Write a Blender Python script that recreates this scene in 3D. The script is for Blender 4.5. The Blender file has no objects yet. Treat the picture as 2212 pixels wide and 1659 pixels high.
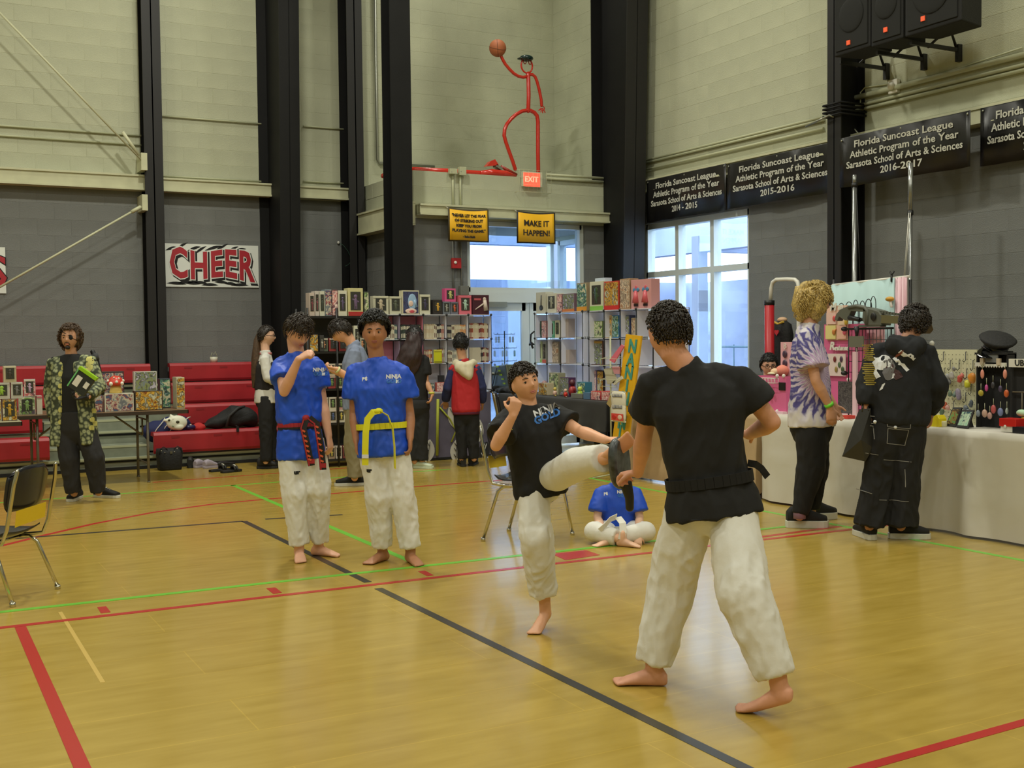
import bpy, bmesh, math, random
from mathutils import Vector, Matrix, noise
from mathutils.bvhtree import BVHTree
random.seed(7)
S = bpy.context.scene; COL = S.collection
V = Vector
# ---------------------------------------------------------------- camera
FPX = 2485.9; CXP, CYP = 1106.0, 829.5; CAMH = 1.49
pt, ro, ya = 0.03967064, -0.01059838, -0.49423935
B_ = Matrix(((1,0,0),(0,0,-1),(0,1,0)))
Y_ = Matrix(((math.cos(ya),math.sin(ya),0),(-math.sin(ya),math.cos(ya),0),(0,0,1)))
P_ = Matrix(((1,0,0),(0,math.cos(pt),-math.sin(pt)),(0,math.sin(pt),math.cos(pt))))
R_ = Matrix(((math.cos(ro),-math.sin(ro),0),(math.sin(ro),math.cos(ro),0),(0,0,1)))
W2C = R_ @ P_ @ B_ @ Y_            # rows: camera right, down, forward
C2W = W2C.transposed()
CAM = V((0,0,CAMH))
cd = bpy.data.cameras.new('camera'); cam = bpy.data.objects.new('camera', cd); COL.objects.link(cam)
cd.sensor_width = 36.0; cd.lens = FPX/2212*36.0; cd.clip_start = .05; cd.clip_end = 300
cm = Matrix((W2C[0], -W2C[1], -W2C[2])).transposed().to_4x4(); cm.translation = CAM
cam.matrix_world = cm; S.camera = cam
FWD = V(W2C[2]); RGT = V(W2C[0]); UPV = -V(W2C[1])
FH = V((FWD.x, FWD.y, 0)).normalized(); RH = V((FH.y, -FH.x, 0))
# points seen at a pixel, at a known place in the room
def ray(x, y): return C2W @ V((x-CXP, y-CYP, FPX))
def G(x, y, z=0.0): r = ray(x,y); return CAM + r*((z-CAMH)/r.z)
def PY(x, y, Y): r = ray(x,y); return CAM + r*(Y/r.y)
def PX(x, y, X): r = ray(x,y); return CAM + r*(X/r.x)
def PD(x, y, D): return CAM + ray(x,y)*(D/FPX)
def proj(p):
    c = W2C @ (V(p)-CAM); return (c.x/c.z*FPX+CXP, c.y/c.z*FPX+CYP, c.z)
# ---------------------------------------------------------------- world, lights, exposure
w = bpy.data.worlds.new('world'); S.world = w; w.use_nodes = True
bg = w.node_tree.nodes['Background']; bg.inputs[0].default_value = (.88,.94,1.0,1); bg.inputs[1].default_value = 6.5
S.view_settings.view_transform = 'Standard'; S.view_settings.look = 'None'
S.view_settings.exposure = 0.12; S.view_settings.gamma = 1.0; S.view_settings.use_curve_mapping = False
def area(name, loc, size, power, color, rot=(0,0,0), shape='DISK'):
    l = bpy.data.lights.new(name, 'AREA'); l.shape = shape; l.size = size; l.energy = power; l.color = color
    o = bpy.data.objects.new(name, l); o.location = loc; o.rotation_euler = rot; COL.objects.link(o); return o
LC = (1.0,.985,.85)
for lx in (-5.5,-1.2,3.2,7.2):
    for ly in (-3.5,1.2,5.9,10.6,14.0):
        pw = 86 if ly<13 else 40
        if ly == 10.6: pw = 230 if lx == 3.2 else 62
        area('high_bay_light', (lx,ly,8.0), .42, pw, LC)
# ---------------------------------------------------------------- materials
def lin(c): 
    c = c/255.0
    return c/12.92 if c <= .04045 else ((c+.055)/1.055)**2.4
def L3(rgb, a=1.0): return (lin(rgb[0]), lin(rgb[1]), lin(rgb[2]), a)
MATS = {}
def mat(name, rgb, rough=.6, metal=0.0, var=0.0, vscale=6.0, bump=0.0, bscale=60.0, emit=None, estr=1.0, coat=0.0, stretch=None, spec=.5, sheen=0.0, rgb2=None):
    if name in MATS: return MATS[name]
    m = bpy.data.materials.new(name); m.use_nodes = True; nt = m.node_tree; b = nt.nodes['Principled BSDF']
    b.inputs['Base Color'].default_value = L3(rgb); b.inputs['Roughness'].default_value = rough; b.inputs['Metallic'].default_value = metal
    b.inputs['Specular IOR Level'].default_value = spec
    if coat: b.inputs['Coat Weight'].default_value = coat; b.inputs['Coat Roughness'].default_value = .12
    if sheen: b.inputs['Sheen Weight'].default_value = sheen
    if emit: b.inputs['Emission Color'].default_value = L3(emit); b.inputs['Emission Strength'].default_value = estr
    if var or bump:
        tc = nt.nodes.new('ShaderNodeTexCoord'); mp = nt.nodes.new('ShaderNodeMapping'); nt.links.new(tc.outputs['Object'], mp.inputs[0])
        if stretch: mp.inputs['Scale'].default_value = stretch
    if var:
        n = nt.nodes.new('ShaderNodeTexNoise'); n.inputs['Scale'].default_value = vscale; n.inputs['Detail'].default_value = 4
        nt.links.new(mp.outputs[0], n.inputs['Vector'])
        r = nt.nodes.new('ShaderNodeValToRGB'); nt.links.new(n.outputs[0], r.inputs[0])
        c1 = [max(0,c*(1-var)) for c in rgb]; c2 = rgb2 or [min(255,c*(1+var)) for c in rgb]
        r.color_ramp.elements[0].color = L3(c1); r.color_ramp.elements[1].color = L3(c2)
        r.color_ramp.elements[0].position = .32; r.color_ramp.elements[1].position = .68
        nt.links.new(r.outputs[0], b.inputs['Base Color'])
    if bump:
        n = nt.nodes.new('ShaderNodeTexNoise'); n.inputs['Scale'].default_value = bscale; n.inputs['Detail'].default_value = 3
        nt.links.new(mp.outputs[0], n.inputs['Vector'])
        bp = nt.nodes.new('ShaderNodeBump'); bp.inputs['Strength'].default_value = bump; bp.inputs['Distance'].default_value = .02
        nt.links.new(n.outputs[0], bp.inputs['Height']); nt.links.new(bp.outputs[0], b.inputs['Normal'])
    MATS[name] = m; return m
def print_mat(name, cols, scale=14, rough=.3, kind='LINEAR', rnd=True):
    """printed artwork: patches of a few inks"""
    if name in MATS: return MATS[name]
    m = bpy.data.materials.new(name); m.use_nodes = True; nt = m.node_tree; b = nt.nodes['Principled BSDF']
    b.inputs['Roughness'].default_value = rough
    tc = nt.nodes.new('ShaderNodeTexCoord'); oi = nt.nodes.new('ShaderNodeObjectInfo'); ad = nt.nodes.new('ShaderNodeVectorMath'); ad.operation='MULTIPLY_ADD'
    nt.links.new(oi.outputs['Random'], ad.inputs[0]); ad.inputs[1].default_value = (37,91,53) if rnd else (0,0,0)
    nt.links.new(tc.outputs['Object'], ad.inputs[2])
    n = nt.nodes.new('ShaderNodeTexNoise'); n.inputs['Scale'].default_value = scale; n.inputs['Detail'].default_value = 3; n.inputs['Distortion'].default_value = 1.5
    nt.links.new(ad.outputs[0], n.inputs['Vector'])
    r = nt.nodes.new('ShaderNodeValToRGB'); r.color_ramp.interpolation = 'CONSTANT' if kind=='VORONOI' else 'LINEAR'
    el = r.color_ramp.elements; k = len(cols)
    for i,c in enumerate(cols):
        p = .30+.40*i/k
        if i < 2: el[i].position = p if i else 0.0; el[i].color = L3(c)
        else: e = el.new(p); e.color = L3(c)
    nt.links.new(n.outputs[0], r.inputs[0]); nt.links.new(r.outputs[0], b.inputs['Base Color'])
    MATS[name] = m; return m
def glass_mat(name='window glass', tint=(225,235,245), refl=.12):
    if name in MATS: return MATS[name]
    m = bpy.data.materials.new(name); m.use_nodes = True; nt = m.node_tree
    for n in list(nt.nodes): nt.nodes.remove(n)
    o = nt.nodes.new('ShaderNodeOutputMaterial'); t = nt.nodes.new('ShaderNodeBsdfTransparent'); g = nt.nodes.new('ShaderNodeBsdfGlossy'); mx = nt.nodes.new('ShaderNodeMixShader')
    t.inputs[0].default_value = L3(tint); g.inputs[1].default_value = .03; mx.inputs[0].default_value = refl
    nt.links.new(t.outputs[0], mx.inputs[1]); nt.links.new(g.outputs[0], mx.inputs[2]); nt.links.new(mx.outputs[0], o.inputs[0])
    MATS[name] = m; return m
# ---------------------------------------------------------------- mesh helpers
I3 = Matrix.Identity(3)
def frame(f, up=(0,0,1)):
    """columns: right, forward, up"""
    f = V(f).normalized(); up = V(up); r = f.cross(up)
    if r.length < 1e-6: r = f.orthogonal()
    r.normalize(); u = r.cross(f); return Matrix((r, f, u)).transposed()
def RZ(a): return Matrix.Rotation(a, 3, 'Z')
def box(bm, c, s, M=I3, mi=0, taper=1.0):
    c = V(c); vs = []
    for z in (-.5,.5):
        t = taper if z > 0 else 1.0
        for x,y in ((-.5,-.5),(.5,-.5),(.5,.5),(-.5,.5)):
            vs.append(bm.verts.new(c + M @ V((x*s[0]*t, y*s[1]*t, z*s[2]))))
    fs = [(3,2,1,0),(4,5,6,7),(0,1,5,4),(1,2,6,5),(2,3,7,6),(3,0,4,7)]
    for f in fs: bm.faces.new([vs[i] for i in f]).material_index = mi
def boxmm(bm, a, b, mi=0):
    a, b = V(a), V(b); box(bm, (a+b)/2, [abs(b[i]-a[i]) for i in range(3)], I3, mi)
def tube(bm, pts, rad, n=10, cap='flat', mi=0, ell=None, up=None, smoothf=True):
    """swept tube; rad a number or list; ell = (right, ratio): rings scaled by ratio along the direction most like 'right'"""
    pts = [V(p) for p in pts]; k = len(pts)
    if not isinstance(rad, (list,tuple)): rad = [rad]*k
    rad = list(rad)
    if cap == 'round':
        d0 = (pts[0]-pts[1]).normalized(); d1 = (pts[-1]-pts[-2]).normalized(); r0, r1 = rad[0], rad[-1]
        pre = [(pts[0]+d0*r0*s, r0*c) for s,c in ((.97,.25),(.8,.6),(.45,.89))]
        post = [(pts[-1]+d1*r1*s, r1*c) for s,c in ((.45,.89),(.8,.6),(.97,.25))]
        pts = [p for p,_ in pre]+pts+[p for p,_ in post]; rad = [r for _,r in pre]+rad+[r for _,r in post]; k = len(pts)
    rings = []; a = None
    for i in range(k):
        t = (pts[min(i+1,k-1)]-pts[max(i-1,0)]).normalized()
        if a is None:
            ref = V(up) if up is not None else (V((0,0,1)) if abs(t.z) < .9 else V((0,1,0)))
            a = (ref - t*ref.dot(t)).normalized()
        else:
            a = (a - t*a.dot(t)).normalized()
        b = t.cross(a); ring = []
        for j in range(n):
            th = 2*math.pi*j/n; o = a*math.cos(th)+b*math.sin(th)
            if ell is not None:
                e = V(ell[0]).normalized(); e = (e - t*e.dot(t))
                if e.length > .2: e.normalize(); q = o.dot(e); o = o - e*q + e*q*ell[1]
            ring.append(bm.verts.new(pts[i]+o*rad[i]))
        rings.append(ring)
    for i in range(k-1):
        for j in range(n):
            f = bm.faces.new((rings[i][j], rings[i][(j+1)%n], rings[i+1][(j+1)%n], rings[i+1][j])); f.material_index = mi; f.smooth = smoothf
    f = bm.faces.new(rings[0][::-1]); f.material_index = mi; f = bm.faces.new(rings[-1]); f.material_index = mi
def ell(bm, c, rx, ry, rz, M=I3, nu=16, nv=10, mi=0, fn=None):
    c = V(c); top = None; rings = []
    for i in range(1, nv):
        ph = math.pi*i/nv; ring = []
        for j in range(nu):
            th = 2*math.pi*j/nu; d = V((math.sin(ph)*math.cos(th), math.sin(ph)*math.sin(th), math.cos(ph)))
            k = fn(d) if fn else 1.0
            ring.append(bm.verts.new(c + M @ V((d.x*rx*k, d.y*ry*k, d.z*rz*k))))
        rings.append(ring)
    kt = fn(V((0,0,1))) if fn else 1.0; kb = fn(V((0,0,-1))) if fn else 1.0
    t = bm.verts.new(c + M @ V((0,0,rz*kt))); b = bm.verts.new(c + M @ V((0,0,-rz*kb)))
    for j in range(nu):
        fs = [bm.faces.new((t, rings[0][j], rings[0][(j+1)%nu])), bm.faces.new((b, rings[-1][(j+1)%nu], rings[-1][j]))]
        for i in range(len(rings)-1):
            fs.append(bm.faces.new((rings[i][j], rings[i+1][j], rings[i+1][(j+1)%nu], rings[i][(j+1)%nu])))
        for f in fs: f.smooth = True; f.material_index = mi
def loft(bm, secs, n=28, pw=2.3, mi=0, smooth=True):
    """secs: (center, right, fwd, rx, ry) superellipse sections, flat closed ends"""
    rings = []
    for c, r, f, rx, ry in secs:
        c, r, f = V(c), V(r), V(f); ring = []
        for j in range(n):
            th = 2*math.pi*j/n; x = math.cos(th); y = math.sin(th)
            x = math.copysign(abs(x)**(2/pw), x); y = math.copysign(abs(y)**(2/pw), y)
            ring.append(bm.verts.new(c + r*x*rx + f*y*ry))
        rings.append(ring)
    for i in range(len(rings)-1):
        for j in range(n):
            f = bm.faces.new((rings[i][j], rings[i][(j+1)%n], rings[i+1][(j+1)%n], rings[i+1][j])); f.smooth = smooth; f.material_index = mi
    bm.faces.new(rings[0][::-1]).material_index = mi; bm.faces.new(rings[-1]).material_index = mi
def prism(bm, poly, d, mi=0):
    """extrude a planar polygon (list of 3D points) along d"""
    d = V(d); a = [bm.verts.new(V(p)) for p in poly]; b = [bm.verts.new(V(p)+d) for p in poly]; n = len(a)
    fs = [bm.faces.new(a[::-1]), bm.faces.new(b)]
    for i in range(n): fs.append(bm.faces.new((a[i], a[(i+1)%n], b[(i+1)%n], b[i])))
    for f in fs: f.material_index = mi
def lathe(bm, c, prof, n=20, M=I3, mi=0):
    rings = []; c = V(c)
    for r, z in prof:
        rings.append([bm.verts.new(c + M @ V((r*math.cos(2*math.pi*j/n), r*math.sin(2*math.pi*j/n), z))) for j in range(n)])
    for i in range(len(rings)-1):
        for j in range(n):
            f = bm.faces.new((rings[i][j], rings[i][(j+1)%n], rings[i+1][(j+1)%n], rings[i+1][j])); f.smooth = True; f.material_index = mi
    bm.faces.new(rings[0][::-1]).material_index = mi; bm.faces.new(rings[-1]).material_index = mi
def obj(name, bm, m, parent=None, bevel=0.0, smooth=None, fixn=True, label=None):
    if fixn: bmesh.ops.recalc_face_normals(bm, faces=bm.faces[:])
    me = bpy.data.meshes.new(name); 
    if parent is not None:
        bmesh.ops.translate(bm, verts=bm.verts[:], vec=-world_loc(parent))
    bm.to_mesh(me); bm.free()
    if smooth is not None:
        for p in me.polygons: p.use_smooth = smooth
    for mm in (m if isinstance(m,(list,tuple)) else [m]): me.materials.append(mm)
    o = bpy.data.objects.new(name, me); COL.objects.link(o)
    if parent is not None: o.parent = parent
    if bevel:
        md = o.modifiers.new('bevel','BEVEL'); md.width = bevel; md.segments = 2; md.limit_method = 'ANGLE'
    if label: o['label'] = label
    return o
def world_loc(o):
    l = V(o.location)
    while o.parent: o = o.parent; l += V(o.location)
    return l
def recenter(o, p):
    """move the origin of a single-mesh thing to p"""
    p = V(p); o.data.transform(Matrix.Translation(-p)); o.location = p
def thing(name, loc, label, cat, group=None):
    o = bpy.data.objects.new(name, None); o.empty_display_size = .1; COL.objects.link(o); o.location = V(loc)
    o['label'] = label; o['category'] = cat
    if group: o['group'] = group
    return o
def tag(o, label, cat, group=None, kind=None):
    if label: o['label'] = label
    if cat: o['category'] = cat
    if group: o['group'] = group
    if kind: o['kind'] = kind
    return o
def struct(name, bm, m, parent=None, bevel=0):
    o = obj(name, bm, m, parent, bevel); 
    if parent is None: o['kind'] = 'structure'
    return o
def BM(): return bmesh.new()
def apply_mods(o):
    dg = bpy.context.evaluated_depsgraph_get(); me = bpy.data.meshes.new_from_object(o.evaluated_get(dg))
    old = o.data; o.modifiers.clear(); o.data = me; bpy.data.meshes.remove(old)
def text_mesh(txt, size, depth=0.0, res=2, bold=0.0, align='CENTER', spacing=1.0, shear=0.0):
    """(verts, faces) of lettering in the xy plane"""
    cu = bpy.data.curves.new('txt','FONT'); cu.body = txt; cu.size = size; cu.extrude = depth; cu.resolution_u = res; cu.align_x = align; cu.align_y = 'CENTER'
    cu.offset = bold; cu.space_character = spacing; cu.shear = shear
    o = bpy.data.objects.new('txt', cu); COL.objects.link(o)
    dg = bpy.context.evaluated_depsgraph_get(); me = bpy.data.meshes.new_from_object(o.evaluated_get(dg))
    vs = [v.co.copy() for v in me.vertices]; fs = [tuple(p.vertices) for p in me.polygons]
    bpy.data.objects.remove(o); bpy.data.curves.remove(cu); bpy.data.meshes.remove(me)
    return vs, fs
def put_text(bm, txt, size, o, r, u, depth=.002, bold=0.0, mi=0, warp=None, **k):
    """lettering at o, running along r with up u, standing out by depth along r x u"""
    vs, fs = text_mesh(txt, size, depth/2, bold=bold, **k); o, r, u = V(o), V(r).normalized(), V(u).normalized(); n = r.cross(u)
    bv = []
    for v in vs:
        x, y = v.x, v.y
        if warp: x, y = warp(x, y)
        bv.append(bm.verts.new(o + r*x + u*y + n*(v.z+depth/2)))
    for f in fs:
        try: bm.faces.new([bv[i] for i in f]).material_index = mi
        except ValueError: pass
def folds(bm, amp, scale, seed=0.0, aniso=(1,1,.4), zf=None):
    """cloth folds: ridged noise stretched along the drop of the cloth"""
    bm.normal_update(); mv = []
    for v in bm.verts:
        c = v.co; q = noise.noise(V((c.x*2.1+seed,c.y*2.1,c.z*2.1)))*.25
        p = V(((c.x+q*.5)*aniso[0], c.y*aniso[1], (c.z+c.x*.35*q*4)*aniso[2]))*scale + V((seed,seed*1.7,seed*.3))
        r = 1-2.4*abs(noise.noise(p)); k = 1.0 if zf is None else max(.12,min(1,(zf-c.z)/.22)); mv.append((v, v.normal*amp*k*(r-.5)))
    for v,d in mv: v.co += d
def lump(bm, amp, scale, seed=0.0, aniso=(1,1,1)):
    bm.normal_update(); mv = []
    for v in bm.verts:
        p = V((v.co.x*aniso[0], v.co.y*aniso[1], v.co.z*aniso[2]))*scale + V((seed,seed*1.7,seed*.3))
        mv.append((v, v.normal*amp*noise.noise(p)))
    for v,d in mv: v.co += d
# ================================================================ SETTING
YW, XR, YF, XV, ZC = 15.6, 9.2, 13.65, 5.95, 8.6
XL, YB = -9.0, -7.0
# floor
fm = mat('gym floor boards', (186,150,72), rough=.30, coat=.25)
nt = fm.node_tree; b = nt.nodes['Principled BSDF']
tc = nt.nodes.new('ShaderNodeTexCoord'); mp = nt.nodes.new('ShaderNodeMapping'); mp.inputs['Scale'].default_value = (1.2,6,1)
nt.links.new(tc.outputs['Object'], mp.inputs[0])
n1 = nt.nodes.new('ShaderNodeTexNoise'); n1.inputs['Scale'].default_value = 2.2; n1.inputs['Detail'].default_value = 6; nt.links.new(mp.outputs[0], n1.inputs['Vector'])
r1 = nt.nodes.new('ShaderNodeValToRGB'); nt.links.new(n1.outputs[0], r1.inputs[0])
r1.color_ramp.elements[0].position=.3; r1.color_ramp.elements[0].color = L3((168,141,58)); r1.color_ramp.elements[1].position=.72; r1.color_ramp.elements[1].color = L3((184,157,74))
n2 = nt.nodes.new('ShaderNodeTexNoise'); n2.inputs['Scale'].default_value = .5; nt.links.new(tc.outputs['Object'], n2.inputs['Vector'])
mr = nt.nodes.new('ShaderNodeMapRange'); mr.inputs[3].default_value=.19; mr.inputs[4].default_value=.30; nt.links.new(n2.outputs[0], mr.inputs[0]); nt.links.new(mr.outputs[0], b.inputs['Roughness'])
br = nt.nodes.new('ShaderNodeTexBrick'); br.inputs['Scale'].default_value=1.0; br.inputs['Brick Width'].default_value=2.4; br.inputs['Row Height'].default_value=.43; br.inputs['Mortar Size'].default_value=.003
br.inputs['Color1'].default_value=(1,1,1,1); br.inputs['Color2'].default_value=(.96,.96,.96,1); br.inputs['Mortar'].default_value=(1.22,1.2,1.1,1)
nt.links.new(tc.outputs['Object'], br.inputs['Vector'])
mx = nt.nodes.new('ShaderNodeMixRGB'); mx.blend_type='MULTIPLY'; mx.inputs[0].default_value=.8; nt.links.new(r1.outputs[0], mx.inputs[1]); nt.links.new(br.outputs[0], mx.inputs[2]); nt.links.new(mx.outputs[0], b.inputs['Base Color'])
bm = BM(); boxmm(bm, (XL,YB,-.12), (XR,YW,0)); floor = struct('floor', bm, fm)
M_red = mat('red floor paint', (178,44,42), rough=.3); M_green = mat('green floor paint', (112,190,62), rough=.3)
M_black = mat('black floor paint', (58,56,50), rough=.3); M_seam = mat('faded floor line', (200,170,90), rough=.35)
def stripe(a, b, w, m, z=.0015, name='floor_line', ext=0):
    a, b = V((a[0],a[1],0)), V((b[0],b[1],0)); d = (b-a).normalized(); n = V((-d.y,d.x,0))*w/2; a = a-d*ext; b = b+d*ext
    bm = BM(); prism(bm, [a-n,b-n,b+n,a+n], (0,0,z)); return struct(name, bm, m, floor)
def g2(x,y): p = G(x,y); return (p.x,p.y)
def ext_to(a, b, x=None, y=None):
    a=V(a); b=V(b); d=b-a
    t = (x-a.x)/d.x if x is not None else (y-a.y)/d.y
    return tuple(a+d*t)
# near red lane line and green line run along X
a,b_ = g2(0,1356.5), g2(1050,1235); stripe(ext_to(a,b_,x=-3.0), ext_to(a,b_,x=8.2), .05, M_red)
a,b_ = g2(0,1322.5), g2(1134,1199); stripe(ext_to(a,b_,x=-3.0), ext_to(a,b_,x=6.45), .05, M_green, .0022)
a,b_ = g2(1862,1659), g2(2212,1560.6); stripe(ext_to(a,b_,x=.5), ext_to(a,b_,x=8.2), .05, M_red)
a,b_ = g2(44,1354.3), g2(178,1659); stripe(a, ext_to(a,b_,y=2.9), .055, M_red, .0018)
a,b_ = g2(817,1271), g2(1610,1659); stripe(a, ext_to(a,b_,y=2.0), .05, M_black)
stripe(g2(527,1126), g2(795,1258), .05, M_black, .0012); stripe(g2(0,1166), g2(525,1126), .05, M_black, .0012); stripe(g2(573,1121.5), g2(740,1112), .05, M_black, .0012)
stripe(g2(503,1048), g2(888,1213), .05, M_green, .0012)
a,b_ = g2(0,1086), g2(597,1041.5); stripe(ext_to(a,b_,x=-2), ext_to(a,b_,x=5.6), .05, M_green, .0012)
a,b_ = g2(1633,1101), g2(2212,1211); stripe(ext_to(a,b_,y=12.0), ext_to(a,b_,y=2.5), .05, M_green, .0012)
a,b_ = g2(1620,1163), g2(1815,1137); stripe(a, b_, .05, M_red, .0012)
# far red arc (three point line)
arc = [(0,1180),(80,1160),(200,1132),(330,1107),(460,1089),(580,1078),(700,1068),(840,1056),(1045,1040),(1250,1025)]
for i in range(len(arc)-1): stripe(g2(*arc[i]), g2(*arc[i+1]), .05, M_red, .001+.0001*(i%2))
arc = [(330,1042),(440,1034),(560,1025),(760,1010)]
for i in range(len(arc)-1): stripe(g2(*arc[i]), g2(*arc[i+1]), .04, M_red, .001)
for quad in (((210,1312),(229,1310),(239,1322.5),(218,1325)), ((575,1271),(595,1269.5),(609,1280.5),(590,1283)), ((903,1234.5),(918,1233),(937,1243),(922,1244.5)), ((1192,1197),(1266,1189),(1296,1199),(1222,1210))):
    bm = BM(); prism(bm, [G(*q) for q in quad], (0,0,.0018)); struct('lane_mark', bm, M_red, floor)
stripe(g2(130,1322), g2(222,1474), .02, M_seam, .0008)
# walls -------------------------------------------------------------
M_up = mat('pale green block paint', (173,175,150), rough=.75, var=.05, vscale=1.2, bump=.25, bscale=90)
M_dn = mat('grey block paint', (112,114,112), rough=.7, var=.05, vscale=1.5, bump=.25, bscale=90)
M_ceil = mat('ceiling deck', (150,152,140), rough=.9)
M_beam = mat('cream painted steel', (190,190,158), rough=.5, var=.03)
M_steel = mat('black painted steel', (15,15,15), rough=.6, var=.15, vscale=3, spec=.25)
M_steel_lit = mat('black steel lit flange', (32,31,31), rough=.5, spec=.35)  # flange copy of the black steel, lightened for the light on that face
def block_mesh(L, H, t, m, ch=.004):
    bm = BM(); a = [bm.verts.new((x,0,z)) for x,z in ((-L/2,-H/2),(L/2,-H/2),(L/2,H/2),(-L/2,H/2))]
    b = [bm.verts.new((x,t-ch,z)) for x,z in ((-L/2,-H/2),(L/2,-H/2),(L/2,H/2),(-L/2,H/2))]
    L2, H2 = L/2-ch, H/2-ch; c = [bm.verts.new((x,t,z)) for x,z in ((-L2,-H2),(L2,-H2),(L2,H2),(-L2,H2))]
    for i in range(4):
        j=(i+1)%4; bm.faces.new((a[i],a[j],b[j],b[i])); bm.faces.new((b[i],b[j],c[j],c[i]))
    bm.faces.new(c); bmesh.ops.recalc_face_normals(bm, faces=bm.faces[:])
    me = bpy.data.meshes.new('block'); bm.to_mesh(me); bm.free(); me.materials.append(m); return me
BL, BH, BT = .4064, .2032, .0018
BME = {'u': block_mesh(BL-.004, BH-.004, BT, M_up, .0018), 'd': block_mesh(BL-.004, BH-.004, BT, M_dn, .0018)}
def block_wall(wall, o, d, n, length, z0, z1, zsplit, holes=(), limit=300):
    """running-bond blocks on the face through o along d, proud along n; holes: (s0,s1,z0,z1)"""
    o, d, n = V(o), V(d), V(n); rows = int(round((z1-z0)/BH)); cand = []
    rot = Matrix((d if d.cross(n).z > 0 else -d, n, V((0,0,1)))).transposed()
    for r in range(rows):
        z = z0 + (r+.5)*BH; s = -(BL/2 if r%2 else 0)
        while s < length:
            a, b = max(s,0), min(s+BL,length); s += BL
            segs = [(a,b)]
            for h in holes:
                if h[2] < z < h[3]:
                    ns = []
                    for p,q in segs:
                        if q <= h[0] or p >= h[1]: ns.append((p,q)); continue
                        if p < h[0]: ns.append((p,h[0]))
                        if q > h[1]: ns.append((h[1],q))
                    segs = ns
            for p,q in segs:
                if q-p > .04: cand.append(((p+q)/2, z, q-p))
    def score(c):
        p = o+d*c[0]+V((0,0,c[1]-o.z)); x,y,w = proj(p)
        vis = -60 < x < 2270 and -60 < y < 1720 and w > 0
        return (0 if vis else 1, w)
    cand.sort(key=score); bm = BM(); rest = 0
    for i,c in enumerate(cand):
        p = o+d*c[0]; p.z = c[1]; key = 'u' if c[1] > zsplit else 'd'
        if i < limit and score(c)[0] == 0:
            ob = bpy.data.objects.new('block', BME[key]); COL.objects.link(ob); ob.parent = wall
            ob.location = p; ob.rotation_euler = rot.to_euler(); ob.scale = ((c[2]-.004)/(BL-.004),1,1)
        else:
            k = (c[2]-.004)/(BL-.004); me = BME[key]; mi = 0 if key == 'u' else 1
            vs = [bm.verts.new(p + rot @ V((v.co.x*k, v.co.y, v.co.z))) for v in me.vertices]
            for f in me.polygons: bm.faces.new([vs[j] for j in f.vertices]).material_index = mi
            rest += 1
    if rest:
        me = bpy.data.meshes.new('blockwork'); bm.to_mesh(me); me.materials.append(M_up); me.materials.append(M_dn)
        ob = bpy.data.objects.new('blockwork', me); COL.objects.link(ob); ob.parent = wall; ob['kind'] = 'stuff'
    bm.free()
ZS = 17*BH
def wall2(name, a, b, zsplit, z0=0, z1=ZC):
    bm = BM(); a, b = V(a), V(b)
    if z0 < zsplit: boxmm(bm, (a.x,a.y,z0), (b.x,b.y,zsplit), 1)
    boxmm(bm, (a.x,a.y,max(zsplit,z0)), (b.x,b.y,z1), 0); return struct(name, bm, [M_up, M_dn])
bm = BM(); boxmm(bm, (XL,YW,0), (XV,YW+.2,ZS), 1); boxmm(bm, (XL,YW,ZS), (XR+.2,YW+.2,ZC), 0); wall_back = struct('wall_back', bm, [M_up,M_dn])
block_wall(wall_back, (-2,YW,0), (1,0,0), (0,-1,0), XR+2, 0, 36*BH, ZS, holes=[(XV+2, 20, 0, 3.6)])
# right wall with the tall window
wy0 = PX(1618,600,XR).y; wy1 = PX(1388,600,XR).y; wz = PX(1500,468,XR).z
bm = BM()
boxmm(bm, (XR,YB,0),(XR+.2,wy0,ZS),1); boxmm(bm,(XR,YB,ZS),(XR+.2,YW,ZC),0); boxmm(bm,(XR,wy1,0),(XR+.2,YF,ZS),1); boxmm(bm,(XR,wy0,wz),(XR+.2,wy1,ZS),1)
boxmm(bm, (XR,YF,3.0),(XR+.2,YW,ZS),0)
wall_right = struct('wall_right', bm, [M_up,M_dn])
block_wall(wall_right, (XR,2.0,0), (0,1,0), (-1,0,0), YW-2.0, 0, 36*BH, ZS, holes=[(wy0-2,wy1-2,0,wz),(YF-2,20,0,3.6)])
bm = BM(); boxmm(bm,(XL-.2,YB,0),(XL,YW,ZC),0); struct('wall_left', bm, M_up)
bm = BM(); boxmm(bm,(XL,YB-.2,0),(XR,YB,ZC),0); struct('wall_front', bm, M_up)
bm = BM(); boxmm(bm,(XL,YB,ZC),(XR,YW,ZC+.2),0); struct('ceiling', bm, M_ceil)
# vestibule box in the corner
ZL = PY(900,368,YF).z                    # ledge height
dx0, dx1 = PY(1010,600,YF).x, PY(1264,600,YF).x; dzt = PY(1130,481,YF).z
ZV = 15*BH
M_upv = M_up
bm = BM()
boxmm(bm,(XV,YF,0),(dx0,YF+.2,ZV),1); boxmm(bm,(dx1,YF,0),(XR,YF+.2,ZV),1); boxmm(bm,(dx0,YF,dzt),(dx1,YF+.2,ZV+.06),1); boxmm(bm,(XV,YF,ZV),(XR,YF+.2,ZL-.15),0)
wf = struct('wall_vestibule', bm, [M_up,M_dn])
block_wall(wf, (XV,YF,0),(1,0,0),(0,-1,0), XR-XV, 0, 18*BH, ZV, holes=[(dx0-XV,dx1-XV,0,dzt)])
bm = BM(); boxmm(bm,(XV,YF+.2,0),(XV+.2,YW,ZV),1); boxmm(bm,(XV,YF+.2,ZV),(XV+.2,YW,ZL-.15),0); ws = struct('wall_vestibule_side', bm, [M_up,M_dn])
block_wall(ws, (XV,YF,0),(0,1,0),(-1,0,0), YW-YF, 0, 18*BH, ZV)
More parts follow.
